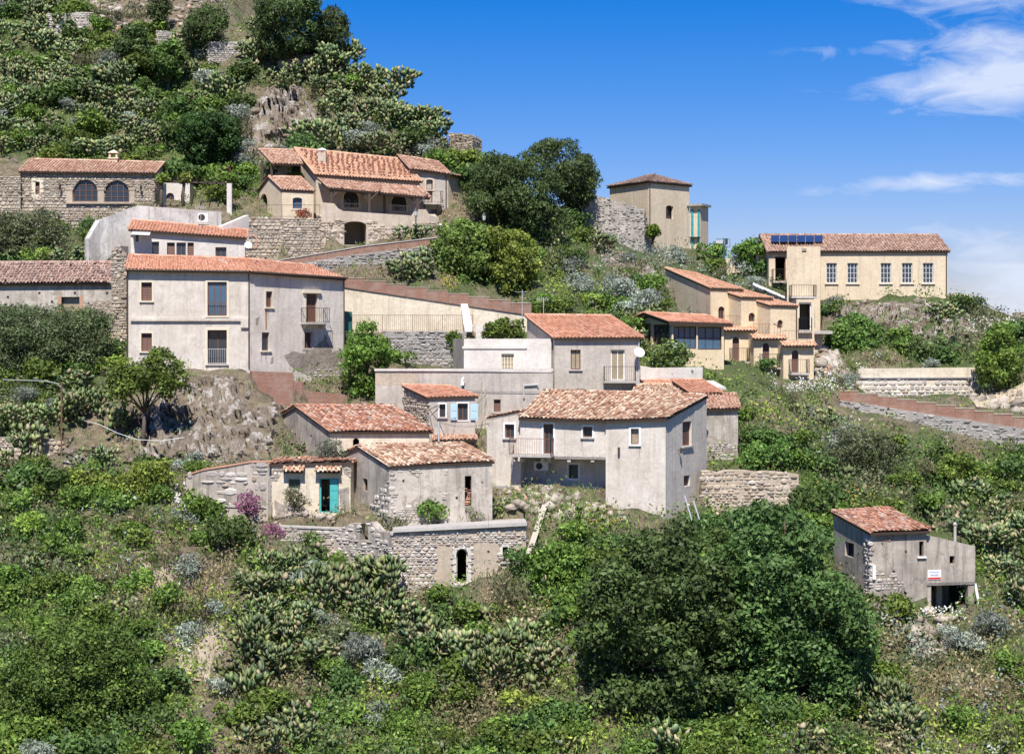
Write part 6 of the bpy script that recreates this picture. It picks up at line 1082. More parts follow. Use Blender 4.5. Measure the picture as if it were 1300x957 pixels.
def tree(name, label, cat, poly, Y, base, cols, lr=0.7, leaf=0.12, dens=26, depth=None, trunk=0.16, group=None, asp=0.55, up=0.0, nl=None, by=None, limbs=8, zs=0.8, ex=0):
    xs = [p[0] for p in poly]; ys = [p[1] for p in poly]; mpp = Y/F; wid = (max(xs)-min(xs))*mpp; hei = (max(ys)-min(ys))*mpp; depth = depth or min(wid, hei*1.3)*0.42
    area = abs(sum(poly[i][0]*poly[(i+1) % len(poly)][1]-poly[(i+1) % len(poly)][0]*poly[i][1] for i in range(len(poly))))/2*mpp*mpp; n = nl or int(max(8, area/(lr*lr)*1.9))
    cx, cy = sum(xs)/len(xs), sum(ys)/len(ys); blobs = []; tries = 0
    while len(blobs) < n and tries < n*60:
        tries += 1; p = (random.uniform(min(xs), max(xs)), random.uniform(min(ys), max(ys)))
        q = (cx+(p[0]-cx)*1.16, cy+(p[1]-cy)*1.16)
        if not inpoly(q[0], q[1], poly): continue
        e = 1.0
        for s in (1.35, 1.7, 2.4, 4):
            if not inpoly(cx+(p[0]-cx)*s, cy+(p[1]-cy)*s, poly): e = {1.35: 0.35, 1.7: 0.6, 2.4: 0.8, 4: 0.92}[s]; break
        yy = Y+depth*e*random.choice((-1, -1, 1))*random.uniform(0.45, 1.0)*(1 if random.random() < 0.8 else 0.3); r = lr*random.uniform(0.6, 1.3)*(0.8 if e < 0.5 else 1)
        c = P(p[0], p[1], Y); blobs.append(((c.x, yy, c.z), (r, r, r*zs)))
    b0 = P(base[0], base[1], by or Y); g = H(b0.x, b0.y)
    if abs(g-b0.z) < 2.5: b0.z = float(g)
    root = thing(name, label, cat, group, loc=b0); V, T = cloud(blobs, dens, leaf, cols, asp, up); V = V-np.array(b0)
    link(bpy.data.objects.new('crown', qm('crown', V, T)), root)
    m = MB(); ctr = P(cx, cy, Y)-b0; low = P(cx, max(ys), Y)-b0; fork = Vector((low.x*0.6, low.y*0.6, max(low.z*0.9, ctr.z*0.35, 0.3)))
    m.tube([Vector((0, 0, -0.4)), Vector((fork.x*0.25+random.uniform(-.1, .1), 0, fork.z*0.45)), fork], trunk, 8, trunk*0.72)
    for c, r in random.sample(blobs, min(limbs, len(blobs))):
        c = Vector(c)-b0; mid = fork.lerp(c, 0.5)+Vector((random.uniform(-.3, .3), random.uniform(-.3, .3), random.uniform(0, .3))); m.tube([fork, mid, c], trunk*0.5, 5, trunk*0.12)
    o = m.build('trunk', BARK, root, True); return root
tree('pine_tree', 'broad dark pine on the skyline at top left', 'tree', [(322, 25), (328, 0), (345, -25), (395, -30), (408, 5), (408, 40), (400, 62), (385, 74), (345, 72), (326, 52)], 171, (376, 88), PINE, 1.0, 0.16, 26, up=0.8, asp=0.3)
tree('pine_tree', 'narrow dark pine on the skyline right of the broad one', 'tree', [(402, 34), (413, 14), (424, 4), (438, 18), (447, 42), (438, 60), (420, 74), (404, 68)], 173, (414, 84), PINE, 0.8, 0.16, 26, up=0.8, asp=0.3)
tree('pine_tree', 'large round pine right of the villa, front of two', 'tree', [(588, 238), (600, 205), (625, 190), (662, 190), (700, 212), (724, 240), (730, 272), (718, 302), (692, 322), (665, 303), (638, 288), (605, 278), (590, 260)], 154, (692, 350), PINE, 1.0, 0.15, 30, up=0.8, asp=0.3, depth=3.6)
tree('pine_tree', 'tall pine against the sky left of the ruined rampart', 'tree', [(650, 205), (672, 180), (708, 176), (745, 193), (758, 215), (760, 243), (750, 264), (725, 275), (690, 240)], 160, (735, 298), PINE, 0.95, 0.15, 28, up=0.8, asp=0.3, depth=3)
tree('leafy_tree', 'mid green leafy tree below the villa, left of the lime green one', 'tree', [(543, 345), (546, 305), (560, 283), (590, 274), (625, 288), (640, 320), (640, 352), (625, 376), (590, 378), (556, 362)], 139.5, (600, 378), [(0.12, 0.20, 0.03), (0.18, 0.27, 0.04), (0.08, 0.14, 0.02), (0.24, 0.31, 0.06)], 0.7, 0.12, 36, depth=2.2)
tree('leafy_tree', 'bright lime green tree beside the pines', 'tree', [(618, 284), (648, 284), (678, 303), (690, 335), (676, 366), (648, 384), (622, 378), (630, 330)], 138.6, (650, 382), LIME, 0.6, 0.11, 34, depth=1.8)
tree('leafy_tree', 'slender green tree by the right corner of the big white house', 'tree', [(430, 490), (434, 450), (450, 412), (468, 402), (488, 418), (502, 448), (492, 470), (478, 505), (445, 514)], 125.3, (462, 517), GREEN, 0.55, 0.10, 36, depth=1.5)
tree('olive_tree', 'wide grey-green olive tree under the long grey shed', 'tree', [(-40, 400), (10, 386), (30, 386), (60, 398), (80, 390), (112, 390), (148, 402), (156, 440), (150, 475), (128, 498), (60, 500), (-40, 496)], 124.3, (75, 515), OLIVE+DARK[:2], 0.85, 0.105, 36, depth=2.5, asp=0.35)
tree('olive_tree', 'olive tree below the arched stone house at the left edge', 'tree', [(-40, 285), (10, 270), (60, 263), (90, 275), (92, 305), (65, 334), (0, 336), (-40, 332)], 141, (30, 342), OLIVE, 0.7, 0.11, 34, depth=2, asp=0.35)
tree('fig_tree', 'small green tree with bare forked trunk against the rock face', 'tree', [(128, 492), (140, 468), (165, 452), (190, 455), (203, 436), (228, 452), (246, 478), (238, 505), (216, 508), (200, 492), (172, 498), (150, 520), (134, 512)], 115.8, (181, 585), GREEN, 0.5, 0.10, 30, depth=1.6, trunk=0.15, limbs=12)
tree('dark_leafy_tree', 'huge dark green tree at bottom centre, left of its twin', 'tree', [(722, 785), (733, 735), (765, 695), (800, 668), (850, 656), (900, 668), (930, 720), (940, 800), (940, 900), (900, 975), (760, 975), (735, 880)], 90.2, (850, 925), DARK, 0.9, 0.125, 27, depth=4, trunk=0.3)
tree('dark_leafy_tree', 'huge dark green tree at bottom, right of its twin by the roofless wall', 'tree', [(880, 670), (925, 634), (960, 628), (1010, 642), (1042, 668), (1064, 705), (1078, 742), (1112, 766), (1118, 810), (1100, 880), (1075, 975), (900, 975), (905, 800)], 91.5, (1000, 915), DARK, 0.9, 0.125, 27, depth=4, trunk=0.3)
tree('leafy_bush', 'round green bush right of the lower stone ruin', 'bush', [(668, 728), (682, 695), (712, 684), (748, 696), (764, 728), (752, 768), (715, 778), (680, 765)], 101, (715, 780), GREEN, 0.5, 0.09, 38, depth=1.6)
tree('citrus_tree', 'glossy dark round tree right of the streaked annex', 'tree', [(927, 588), (938, 558), (972, 545), (1008, 556), (1020, 588), (992, 603), (942, 602)], 116, (970, 606), DARK+GREEN, 0.55, 0.10, 36, depth=1.8)
tree('olive_tree', 'grey-green olive with dark trunk on the right slope', 'tree', [(1030, 605), (1040, 568), (1075, 540), (1120, 542), (1148, 572), (1145, 610), (1112, 628), (1075, 615)], 116, (1086, 630), OLIVE, 0.65, 0.095, 28, depth=1.8, asp=0.35)
tree('leafy_tree', 'small sparse tree against the sky left of the long cream building', 'tree', [(928, 322), (942, 303), (962, 300), (976, 315), (968, 334), (942, 338)], 153, (955, 347), GREEN, 0.55, 0.12, 22, depth=1.3)
tree('leafy_tree', 'bright green bushy tree at right end of the roadside wall', 'tree', [(1236, 460), (1246, 430), (1272, 413), (1292, 438), (1290, 474), (1266, 498), (1240, 490)], 134.6, (1264, 500), GREEN+LIME[:1], 0.6, 0.11, 34, depth=1.6)
tree('leafy_tree', 'dark green tree cut by the right edge near the skyline', 'tree', [(1284, 432), (1292, 405), (1320, 395), (1345, 420), (1340, 470), (1300, 478)], 141, (1310, 480), DARK, 0.6, 0.12, 32, depth=1.6)
tree('juniper_bush', 'small dark green conifer at the very top left of scree', 'bush', [(184, 18), (192, -8), (206, -12), (216, 8), (213, 30), (194, 34)], 177.5, (200, 38), PINE, 0.6, 0.14, 30, up=0.6, asp=0.3)
tree('juniper_bush', 'big dark conifer bush between scree and pines at top left', 'bush', [(234, 48), (242, 14), (265, 4), (290, 14), (286, 42), (264, 62), (240, 58)], 173.5, (262, 64), PINE, 0.75, 0.14, 30, up=0.6, asp=0.3)
tree('leafy_bush', 'dark green rounded bush below the scree at top left', 'bush', [(146, 55), (162, 33), (186, 37), (193, 66), (168, 78), (149, 72)], 172.5, (168, 80), DARK+PINE, 0.65, 0.13, 32)
tree('leafy_bush', 'green bush right of the dark rounded one on the cactus slope', 'bush', [(194, 72), (205, 54), (228, 52), (240, 72), (232, 98), (205, 104), (192, 90)], 170.5, (215, 106), GREEN+PINE, 0.65, 0.13, 32)
tree('leafy_bush', 'wide green bush filling the bottom left corner', 'bush', [(-30, 880), (20, 825), (60, 785), (110, 778), (160, 790), (190, 826), (205, 880), (190, 975), (-30, 975)], 89.5, (100, 950), GREEN+DARK[:2], 0.6, 0.085, 36, depth=2.4)
tree('climbing_vine', 'yellow-green vine sprawling over the wall at left', 'vine', [(62, 640), (72, 604), (98, 590), (130, 604), (162, 600), (190, 584), (226, 578), (234, 604), (215, 638), (160, 646), (100, 656)], 110.3, (150, 655), LIME, 0.42, 0.09, 34, depth=0.8)
tree('ivy_mass', 'dense deep green ivy thicket behind the pergola', 'bush', [(222, 170), (238, 146), (272, 136), (304, 152), (308, 190), (292, 214), (240, 216), (224, 198)], 156.5, (265, 216), [(0.04, 0.12, 0.018), (0.06, 0.16, 0.03), (0.03, 0.085, 0.014)], 0.7, 0.12, 34)
tree('leafy_tree', 'bright green tree between the villa annex and ruined watch tower', 'tree', [(543, 208), (572, 190), (606, 192), (620, 214), (594, 232), (560, 224)], 163, (582, 236), GREEN+LIME[:2], 0.65, 0.13, 32)
tree('leafy_bush', 'large green bush at the foot of the rocky knoll', 'bush', [(1043, 440), (1056, 402), (1092, 392), (1128, 425), (1135, 458), (1090, 468), (1050, 464)], 141, (1090, 470), GREEN+DARK, 0.6, 0.11, 34, depth=1.6)
tree('leafy_bush', 'low green bush on the knoll slope above the roadside wall', 'bush', [(1130, 440), (1160, 425), (1200, 432), (1215, 455), (1180, 464), (1135, 462)], 139.5, (1172, 466), GREEN+OLIVE, 0.55, 0.11, 34, depth=1.4)
tree('silver_bush', 'pale grey shrub growing on the ruin roof beside the gabled house', 'bush', [(392, 580), (406, 562), (428, 559), (446, 574), (444, 590), (400, 592)], 111.6, (420, 592), SILV+OLIVE, 0.4, 0.075, 40, asp=0.3, depth=0.8)
tree('yucca_shrub', 'spiky dry shrub below the green window of the turquoise-door ruin', 'bush', [(360, 640), (364, 620), (378, 615), (392, 625), (394, 642), (376, 648)], 108.7, (376, 652), OLIVE+DRY[:1], 0.35, 0.11, 34, asp=0.18, depth=0.5)
tree('flowering_bush', 'pink flowering valerian beside the low planter wall', 'bush', [(298, 644), (303, 628), (318, 620), (332, 630), (333, 650), (318, 658), (304, 656)], 108.3, (318, 660), PURP, 0.3, 0.055, 50, depth=0.5)
tree('flowering_bush', 'purple flowering clump on the slope below the yard post', 'bush', [(328, 690), (334, 668), (350, 664), (366, 676), (352, 694), (338, 698)], 106.6, (346, 698), PURP, 0.28, 0.055, 50, depth=0.5)
tree('bougainvillea', 'small magenta flowering bush in front of the ivy behind the pergola', 'bush', [(276, 218), (282, 210), (290, 212), (290, 222), (280, 224)], 154.3, (283, 225), MAG, 0.35, 0.08, 46, depth=0.4)
tree('flowering_pots', 'row of red geraniums on the terrace wall below the little cottage', 'plants', [(373, 277), (378, 267), (386, 269), (393, 266), (395, 277)], 147.1, (384, 278), [(0.42, 0.05, 0.04), (0.5, 0.09, 0.05), (0.09, 0.11, 0.03)], 0.25, 0.06, 60, depth=0.15, trunk=0.05)
tree('leafy_bush', 'round bright bush on the right slope between road wall and grey cottage', 'bush', [(1175, 600), (1190, 580), (1225, 572), (1250, 590), (1245, 620), (1205, 632), (1180, 622)], 115.5, (1212, 634), LIME[:1]+GREEN, 0.5, 0.09, 36, depth=1.3)
tree('leafy_bush', 'small bush sprouting from the wall beside the cream tower', 'bush', [(818, 292), (826, 284), (838, 288), (838, 300), (826, 304)], 163, (828, 306), LIME[:1]+GREEN, 0.4, 0.11, 34, depth=0.5)
tree('leafy_bush', 'bush with pale leaves in front of the glazed veranda', 'bush', [(818, 458), (828, 436), (850, 428), (876, 440), (884, 462), (860, 472), (826, 468)], 128.6, (850, 474), GREEN+SILV[:1], 0.45, 0.10, 34, depth=1)
for i, (a, b) in enumerate(((205, 227), (233, 226))):
    tree('potted_shrub', ('leftmost', 'second')[i]+' yellow-green climber tuft on top of the pergola beam', 'plant', [(a-6, b), (a, b-7), (a+8, b-4), (a+8, b+4), (a-4, b+5)], 147.8, (a, b+10), LIME, 0.35, 0.09, 40, depth=0.4, by=147.8)
tree('climbing_vine', 'yellow-green vine hanging under the right half of the pergola', 'vine', [(248, 240), (262, 236), (290, 238), (308, 246), (300, 258), (262, 252)], 149, (276, 272), LIME[:2]+GREEN, 0.45, 0.10, 30, depth=0.7)
tree('tall_weeds', 'tall green weeds above the white left wing of the red-roofed house', 'weeds', [(610, 430), (613, 412), (640, 404), (668, 408), (668, 430)], 130.4, (640, 430), GREEN+LIME[:1], 0.32, 0.10, 36, depth=0.6, trunk=0.04)
tree('climbing_plant', 'green climber spilling over the top of the grey wall under the railing', 'plant', [(566, 432), (570, 420), (582, 419), (588, 432), (582, 448), (572, 446)], 131.2, (577, 450), GREEN, 0.25, 0.09, 36, depth=0.2, trunk=0.04)
tree('leafy_bush', 'dark bush on the bank beside the crumbled niche wall', 'bush', [(378, 700), (384, 680), (400, 672), (414, 684), (412, 704), (394, 710)], 106.2, (396, 712), OLIVE+GREEN, 0.35, 0.08, 34, depth=0.6)
# ---- prickly pears
def padmesh():
    k = 9; rim = [(math.sin(6.2832*i/k)*0.5*(1 if math.cos(6.2832*i/k) > -0.3 else 0.8), 0, 0.5-math.cos(6.2832*i/k)*0.5) for i in range(k)]
    V = np.array(rim+[(0, 0.06, 0.55), (0, -0.06, 0.55)]); Fc = np.array([(i, (i+1) % k, k) for i in range(k)]+[((i+1) % k, i, k+1) for i in range(k)]); return V, Fc
PV_, PF_ = padmesh()
def cactus(nmax, seed, h=1.0, spread=0.8):
    rnd = random.Random(seed); pads = []; q = []
    for i in range(int(rnd.randint(5, 8)*spread/0.8)):
        q.append((Vector((rnd.uniform(-spread, spread), rnd.uniform(-spread, spread)*0.8, -0.05)), Vector((rnd.uniform(-.5, .5), rnd.uniform(-.5, .5), 1)).normalized(), 0))
    while q and len(pads) < nmax:
        q.sort(key=lambda e: e[2]+rnd.random()); p, d, l = q.pop(0); yaw = rnd.uniform(0, math.pi); s = Vector((math.cos(yaw), math.sin(yaw), 0)); s = (s-d*s.dot(d)).normalized(); n = d.cross(s); L = rnd.uniform(0.27, 0.40)*h*(1.1 if l == 0 else 1); w = L*rnd.uniform(0.6, 0.82)
        pads.append((p, s*w, n*L, d*L, l))
        if l < 6:
            for _ in range(rnd.choice((1, 2, 2, 3))):
                a = rnd.uniform(-1.1, 1.1); e = p+d*L*(0.5+0.48*math.cos(a))+s*w*0.48*math.sin(a); nd = (d*math.cos(a*0.7)+s*math.sin(a*0.7)+Vector((rnd.uniform(-.4, .4), rnd.uniform(-.4, .4), rnd.uniform(0, .4)))).normalized(); q.append((e, nd, l+1))
    VV, FF, TT = [], [], []; cc = np.array(CACT)
    for i, (p, s, n, d, l) in enumerate(pads):
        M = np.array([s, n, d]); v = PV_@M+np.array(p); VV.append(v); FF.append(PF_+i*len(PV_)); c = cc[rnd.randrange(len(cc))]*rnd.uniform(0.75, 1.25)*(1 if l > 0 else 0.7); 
        if rnd.random() < 0.12: c = np.array((0.34, 0.28, 0.16))*rnd.uniform(.7, 1.2)
        TT.append(np.repeat(c[None], len(PV_), 0))
    return np.vstack(VV), np.vstack(FF), np.vstack(TT)
CB = []
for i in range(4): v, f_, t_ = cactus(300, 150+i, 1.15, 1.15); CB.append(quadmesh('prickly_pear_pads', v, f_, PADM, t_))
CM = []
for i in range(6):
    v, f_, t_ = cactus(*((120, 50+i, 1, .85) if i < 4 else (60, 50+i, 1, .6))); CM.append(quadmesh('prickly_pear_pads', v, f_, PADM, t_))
def blobset(n, r, h): return [((random.uniform(-r, r)*0.7, random.uniform(-r, r)*0.7, random.uniform(0.15, h)*0.8), [random.uniform(0.35, 0.6)*r]*2+[random.uniform(0.3, 0.5)*h]) for _ in range(n)]
def shr(cols, leaf, asp=0.55, up=0.0, dens=60, r=0.9, h=0.9): V, T = cloud(blobset(8, r, h), dens, leaf, cols, asp, up); return qm('shrub_foliage', V, T)
SM = {'green_shrub': [shr(GREEN, 0.085) for _ in range(4)], 'dark_shrub': [shr(DARK+GREEN[:1], 0.085) for _ in range(3)], 'silver_bush': [shr(SILV, 0.085, 0.3, 0.6) for _ in range(3)], 'lime_shrub': [shr(LIME, 0.08) for _ in range(2)], 'broom_shrub': [shr(OLIVE+DRY[:2], 0.10, 0.2, 1.2) for _ in range(3)], 'prickly_pear': CM}
ADJ = {'green_shrub': 'mid green leafy shrub', 'dark_shrub': 'dark green leafy shrub', 'silver_bush': 'silvery grey bush', 'lime_shrub': 'yellow-green shrub', 'broom_shrub': 'brownish wiry shrub', 'prickly_pear': 'prickly pear clump'}
CATS = {'green_shrub': 'shrub', 'dark_shrub': 'shrub', 'silver_bush': 'bush', 'lime_shrub': 'shrub', 'broom_shrub': 'shrub', 'prickly_pear': 'cactus'}
LM = [(60, 60, 'on the top left slope'), (160, 150, 'above the arched stone house'), (300, 100, 'on the slope left of the skyline pines'), (420, 130, 'on the steep slope above the villa'), (520, 170, 'on the ridge above the villa annex'), (330, 240, 'beside the villa cottage'), (480, 345, 'between the brick ramp and stepped parapet'), (540, 455, 'on the bank below the iron railing'),
      (730, 340, 'under the pines'), (790, 370, 'on the slope below the rampart'), (900, 345, 'above the stepped ochre house'), (850, 460, 'in front of the glazed veranda'), (960, 490, 'below the ochre balconies'), (1120, 410, 'on the rocky knoll'), (1260, 420, 'on the skyline at right'), (1150, 495, 'beside the roadside wall'), (40, 530, 'above the left dry stone wall'), (120, 530, 'beside the rock face at left'),
      (80, 680, 'on the far left slope'), (240, 700, 'below the block yard wall'), (380, 760, 'below the lower terrace wall'), (120, 830, 'in the bottom left corner'), (300, 850, 'at the bottom left of centre'), (480, 800, 'below the crumbled niche wall'), (600, 830, 'below the arched door ruin'), (710, 840, 'at the foot of the huge dark tree'), (1000, 560, 'on the slope right of the streaked annex'), (1100, 580, 'around the right-hand olive'), (1200, 580, 'below the right-hand brick parapet'), (1020, 640, 'above the grey cottage roof'), (1260, 680, 'right of the grey cottage'), (1160, 830, 'below the grey cottage'), (1270, 830, 'in the bottom right corner'), (760, 660, 'under the large front house'), (300, 560, 'on the rock face below the white house'), (60, 300, 'below the arched stone house')]
MIX = {'c': [('prickly_pear', 3.2), ('green_shrub', .6), ('silver_bush', .5)], 'm': [('prickly_pear', 2.4), ('green_shrub', 1.5), ('silver_bush', .6), ('dark_shrub', 1.0), ('broom_shrub', .3)], 'g': [('green_shrub', 1.8), ('dark_shrub', 1.3), ('lime_shrub', .15), ('silver_bush', .25), ('prickly_pear', .2), ('broom_shrub', .25)],
       'd': [('dark_shrub', .6)], 's': [('silver_bush', 1.0), ('green_shrub', .4), ('prickly_pear', .4), ('broom_shrub', .3)], 'y': [('lime_shrub', .5), ('green_shrub', .7), ('silver_bush', .3)], 'w': [('broom_shrub', .35), ('green_shrub', .25), ('silver_bush', .15), ('prickly_pear', .12)], 'r': [('broom_shrub', .2), ('silver_bush', .1)]}
def clear(x, y, mg=0.0):
    for pl in FOOT:
        if x < pl[:, 0].min()-1 or x > pl[:, 0].max()+1 or y < pl[:, 1].min()-1 or y > pl[:, 1].max()+1: continue
        if inpoly(x, y, [tuple(p) for p in pl]): return False
    return True
KEEP = [(985, 420, 1060, 492), (318, 120, 392, 200), (1065, 383, 1190, 428), (1100, 510, 1330, 575), (588, 730, 625, 785), (660, 640, 700, 710), (240, 470, 350, 590), (340, 655, 500, 705), (900, 450, 1040, 484), (880, 600, 1020, 660), (500, 740, 670, 765), (1090, 740, 1165, 765), (1165, 735, 1250, 822), (447, 400, 600, 425), (155, 320, 440, 470), (640, 620, 900, 660), (355, 600, 445, 668), (1090, 466, 1240, 498), (437, 353, 675, 420), (1060, 496, 1300, 530), (1150, 660, 1240, 742), (1235, 495, 1300, 520), (895, 500, 938, 578), (300, 270, 560, 335)]
want = []
for j in range(-1, 20):
    for i in range(-1, 27):
        ch = zone(i*50, j*50)
        for kind, lam in MIX.get(ch, []):
            if j < 0: lam *= 0.5
            if j < 5: lam *= 1.35 if kind == 'green_shrub' else 1.9
            if j > 12 and kind == 'prickly_pear': lam *= 0.45
            if j > 12 and kind in ('green_shrub', 'dark_shrub'): lam *= 1.4
            for _ in range(RS.poisson(lam)): want.append((kind, i*50+RS.rand()*50, j*50+RS.rand()*50, None))
BIG = [('prickly_pear', 520, 362, 1.7), ('prickly_pear', 534, 366, 1.3), ('prickly_pear', 430, 775, 1.8), ('prickly_pear', 455, 760, 2.0), ('prickly_pear', 485, 765, 1.9), ('prickly_pear', 470, 790, 1.7), ('prickly_pear', 505, 800, 1.6), ('prickly_pear', 335, 765, 1.7), ('prickly_pear', 352, 740, 1.5), ('prickly_pear', 325, 830, 1.6), ('prickly_pear', 350, 860, 1.6), ('prickly_pear', 540, 830, 1.7), ('prickly_pear', 575, 850, 1.6), ('prickly_pear', 640, 850, 1.6), ('prickly_pear', 665, 830, 1.6), ('prickly_pear', 690, 860, 1.7), ('prickly_pear', 715, 840, 1.4), ('prickly_pear', 620, 870, 1.5), ('prickly_pear', 400, 850, 1.4),
       ('prickly_pear', 20, 545, 1.6), ('prickly_pear', 50, 550, 1.5), ('prickly_pear', 95, 540, 1.7), ('prickly_pear', 120, 545, 1.6), ('prickly_pear', 145, 550, 1.3), ('prickly_pear', 133, 598, 1.0), ('prickly_pear', 108, 592, 0.8), ('silver_bush', 455, 855, 1.5), ('silver_bush', 480, 870, 1.3), ('silver_bush', 1215, 832, 1.3), ('silver_bush', 1255, 810, 1.2), ('silver_bush', 1180, 470, 0.9), ('silver_bush', 390, 740, 1.3), ('silver_bush', 230, 665, 1.0), ('silver_bush', 130, 260, 1.0), ('prickly_pear', 95, 335, 1.2), ('prickly_pear', 1288, 715, 1.2), ('prickly_pear', 1285, 770, 1.2), ('prickly_pear', 1240, 640, 1.2), ('prickly_pear', 1290, 690, 1.6), ('prickly_pear', 1205, 680, 1.3), ('prickly_pear', 845, 462, 1.3), ('silver_bush', 645, 372, 1.0), ('prickly_pear', 655, 378, 1.3), ('silver_bush', 720, 350, 1.5), ('silver_bush', 735, 375, 1.6), ('silver_bush', 785, 385, 1.8), ('silver_bush', 800, 400, 1.6), ('silver_bush', 1185, 450, 1.2), ('silver_bush', 1262, 500, 1.2), ('dark_shrub', 600, 735, 1.1), ('green_shrub', 560, 770, 1.1), ('broom_shrub', 640, 770, 1.4), ('green_shrub', 610, 790, 1.2), ('dark_shrub', 970, 470, 0.9), ('green_shrub', 1152, 772, 1.1), ('green_shrub', 1128, 790, 1.4), ('silver_bush', 1130, 800, 1.2),
       ('green_shrub', 560, 462, 1.0), ('green_shrub', 530, 460, 0.9), ('green_shrub', 510, 464, 1.0), ('silver_bush', 940, 350, 1.5), ('dark_shrub', 965, 352, 1.3), ('green_shrub', 905, 345, 1.3), ('dark_shrub', 925, 350, 1.2), ('green_shrub', 985, 348, 1.0)]
want = [(k, a, b, s) for k, a, b, s in BIG]+want
hx, hy, hz = hits([w[1] for w in want], [w[2] for w in want]); placed = []; occ = []
for (kind, px, py, s), x, y, z in zip(want, hx, hy, hz):
    if np.isnan(y) or y < 83 or y > 222 or not clear(x, y): continue
    if s is None and any(a < px < c and b < py < d for a, b, c, d in KEEP): continue
    s = s or {'prickly_pear': 1.15, 'silver_bush': 1.0, 'dark_shrub': 1.2}.get(kind, 1.1)*random.uniform(0.75, 1.35)*(1.4 if py < 260 and px < 620 else 1)
    if any((x-a)**2+(y-b)**2 < ((0.47 if py > 260 else 0.36)*(s+c))**2 for a, b, c in occ): continue
    occ.append((x, y, s)); placed.append([kind, px, py, s, x, y, z])
ORD = ['first', 'second', 'third', 'fourth', 'fifth', 'sixth', 'seventh', 'eighth', 'ninth', 'tenth', 'eleventh', 'twelfth', 'thirteenth', 'fourteenth', 'fifteenth', 'sixteenth', 'seventeenth', 'eighteenth', 'nineteenth', 'twentieth']; ORD += ['twenty-'+o for o in ORD[:9]]+['thirtieth']+['thirty-'+o for o in ORD[:9]]
byk = {}
for p in placed:
    if not (-30 < p[1] < 1330 and -25 < p[2] < 985): continue
    l = min(LM, key=lambda q: (q[0]-p[1])**2+((q[1]-p[2])*1.3)**2)[2]; byk.setdefault((p[0], l), []).append(p)
nobj = {}
for (kind, l), ps in sorted(byk.items()):
    ps.sort(key=lambda p: p[1])
    for i, p in enumerate(ps):
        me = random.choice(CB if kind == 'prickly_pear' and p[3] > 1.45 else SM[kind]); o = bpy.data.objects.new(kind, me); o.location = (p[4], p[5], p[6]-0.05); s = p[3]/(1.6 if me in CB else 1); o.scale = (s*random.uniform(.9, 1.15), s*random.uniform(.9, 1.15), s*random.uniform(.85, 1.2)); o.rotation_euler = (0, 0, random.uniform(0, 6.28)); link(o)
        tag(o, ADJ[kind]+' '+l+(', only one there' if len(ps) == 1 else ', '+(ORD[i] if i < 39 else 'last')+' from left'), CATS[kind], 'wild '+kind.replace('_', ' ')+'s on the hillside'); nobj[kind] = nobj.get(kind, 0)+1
print('PLANTS', nobj)
# ---- uncountable undergrowth
NOGRASS = [(345, 645, 445, 672), (322, 120, 390, 195), (250, 480, 345, 590)]
def scatter(n, filt, seed, low=False):
    r = np.random.RandomState(seed); px = r.uniform(-190, 1460, n); py = r.uniform(-25, 990, n); x, y, z = hits(px, py); ok = ~np.isnan(y) & (y > 82) & (y < 226); out = []
    for i in np.nonzero(ok)[0]:
        ch = zone(px[i], py[i])
        if ch == '.' and not low and r.rand() > 0.35: continue
        if any(a < px[i] < c and b < py[i] < d for a, b, c, d in NOGRASS) and r.rand() < 0.9: continue
        if r.rand() > filt.get(ch, 0.3): continue
        if any(a < px[i] < c and b < py[i] < d for a, b, c, d in KEEP) and not low and r.rand() < 0.85: continue
        if not clear(x[i], y[i]): continue
        out.append((x[i], y[i], z[i], ch, px[i], py[i]))
    return out
def tufts(name, label, pts, per, rad, hgt, leaf, colf, asp, up, seed):
    n = len(pts); r = np.random.RandomState(seed); C = np.array([p[:3] for p in pts]); ncl = np.array([colf(p) for p in pts]); s = r.uniform(0.6, 1.5, n)
    CC = np.repeat(C, per, 0)+np.c_[r.normal(size=(n*per, 2))*rad*0.5, np.zeros(n*per)]*np.repeat(s, per)[:, None]; CC[:, 2] = H(CC[:, 0], CC[:, 1])+r.rand(n*per)*hgt*np.repeat(s, per)+0.02
    nrm = rv(n*per)*0.8; nrm[:, 2] += 0.4; nrm[:, 1] -= 0.2; nrm /= np.linalg.norm(nrm, axis=1)[:, None]; col = np.repeat(ncl, per, 0)*(0.65+0.7*r.rand(n*per))[:, None]
    V, T = leaves(CC, nrm, leaf*(0.6+0.8*r.rand(n*per)), col, asp, up); o = link(bpy.data.objects.new(name, qm(name, V, T))); tag(o, label, kind='stuff'); return o
def pick(cs, r=random): c = cs[r.randrange(len(cs))]; return np.array(c)*r.uniform(0.75, 1.25)
def colA(p):
    n = float(vnoise(p[0], p[1], 2.2)+vnoise(p[0]+40, p[1], 6)*0.8); ch = p[3]
    if ch in 'wr': return pick(DRY if n > 0.08 else GREEN if n > -.2 else LIME) if random.random() < 0.9 else pick(SILV)
    if ch in 'd': return pick(DARK)
    if ch in 'y': return pick(LIME if n > 0.05 else GREEN)
    if ch in 's': return pick(SILV if n > 0.0 else OLIVE)
    if ch in 'c': return pick(OLIVE if n > 0.1 else GREEN if n > -.2 else DRY)
    return pick(GREEN) if n > (0.02 if p[5] > 260 else -0.12) else pick(DARK) if n > -0.25 else pick(OLIVE) if random.random() < 0.75 else pick(DRY)
A = scatter(23500, dict(g=.95, m=.9, d=.9, y=.95, s=.8, c=.8, w=.5, r=.12), 3)
tufts('undergrowth', 'mixed low green scrub covering the hillside', A, 24, 0.66, 0.85, 0.10, colA, 0.55, 0.1, 4)
B = scatter(23500, {'g': .5, 'm': .4, 'd': .3, 'y': .6, 's': .6, 'c': .5, 'w': 1.0, 'r': .35, '.': 1.0}, 8, True)
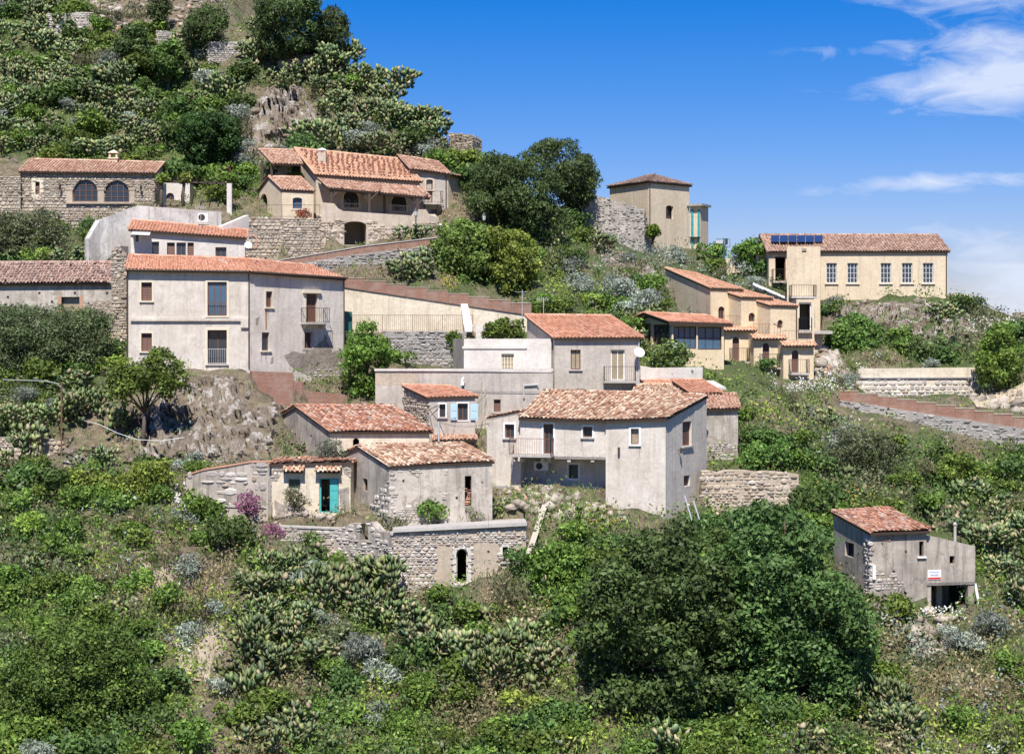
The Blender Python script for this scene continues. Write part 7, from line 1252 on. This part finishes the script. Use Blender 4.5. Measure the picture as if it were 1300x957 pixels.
def colB(p):
    n = float(vnoise(p[0]+9, p[1]+5, 2.5)+vnoise(p[0]-40, p[1], 7)); return pick([(0.17, 0.23, 0.05), (0.13, 0.19, 0.04), (0.22, 0.27, 0.07)] if n > -0.12 else DRY if n > -.42 else [(0.30, 0.21, 0.10), (0.34, 0.25, 0.14)])
tufts('wild_grass', 'wild green and straw-coloured grass on the hillside', B, 14, 0.5, 0.35, 0.14, colB, 0.13, 2.2, 5)
# loose prickly pear pads and small cacti filling the cactus slopes
Cc = scatter(3000, dict(c=.55, m=.6, s=.25, g=.08, y=.05, w=.08, d=0, r=.03), 12); VV, FF, TT = [], [], []; small = [cactus(16, 900+i, 0.95, 0.45) for i in range(8)]; off = 0
for x, y, z, ch, a, b in Cc:
    v, f_, t_ = small[RS.randint(8)]; an = RS.rand()*6.28; s = RS.uniform(0.8, 1.5); R = np.array([[math.cos(an), -math.sin(an), 0], [math.sin(an), math.cos(an), 0], [0, 0, 1]])
    VV.append(v@R.T*s+np.array([x, y, z])); FF.append(f_+off); TT.append(t_*RS.uniform(0.7, 1.25)); off += len(v)
o = link(bpy.data.objects.new('cactus_thicket', quadmesh('cactus_thicket', np.vstack(VV), np.vstack(FF), PADM, np.vstack(TT)))); tag(o, 'tangled low prickly pear thicket between the bigger clumps', kind='stuff')
# flowers: white ox-eye, yellow fennel, mauve
def flowers(name, label, boxes, cols, n, leaf=0.05, hgt=0.5):
    r = np.random.RandomState(len(name)*7); pts = []
    for (a, b, c, d) in boxes:
        x, y, z = hits(r.uniform(a, c, n), r.uniform(b, d, n)); pts += [(x[i], y[i], z[i]+r.rand()*hgt) for i in range(n) if not np.isnan(y[i]) and clear(x[i], y[i])]
    if not pts: return
    C = np.array(pts); m_ = len(C); C = np.repeat(C, 3, 0)+r.normal(size=(m_*3, 3))*0.06; nrm = rv(m_*3)*0.5+np.array([0, -0.4, 0.8]); nrm /= np.linalg.norm(nrm, axis=1)[:, None]
    V, T = leaves(C, nrm, np.full(m_*3, leaf), np.array([pick(cols) for _ in range(m_*3)]), 0.9); tag(link(bpy.data.objects.new(name, qm(name, V, T))), label, kind='stuff')
flowers('white_flowers', 'drift of white wild flowers', [(975, 472, 1100, 502), (1000, 480, 1060, 500), (220, 625, 262, 660), (1170, 755, 1225, 790), (1230, 410, 1290, 430)], [(0.75, 0.75, 0.70)], 130, 0.06)
flowers('yellow_flowers', 'scattered yellow wild flowers', [(680, 770, 720, 800), (1000, 625, 1090, 645), (1060, 625, 1110, 650), (500, 335, 545, 350), (110, 740, 150, 800), (560, 355, 580, 370), (1150, 700, 1300, 800), (730, 650, 790, 680)], [(0.60, 0.48, 0.04), (0.5, 0.42, 0.06)], 60, 0.055)
flowers('mauve_flowers', 'scattered mauve wild flowers', [(225, 700, 300, 760), (190, 640, 260, 700), (540, 130, 560, 160)], [(0.4, 0.25, 0.4)], 50, 0.05)

tot_ = sum(len(me.loop_triangles) for me in {o.data for o in SC.objects if o.type == 'MESH' and not o.data.calc_loop_triangles()}); print('TRIS', tot_)
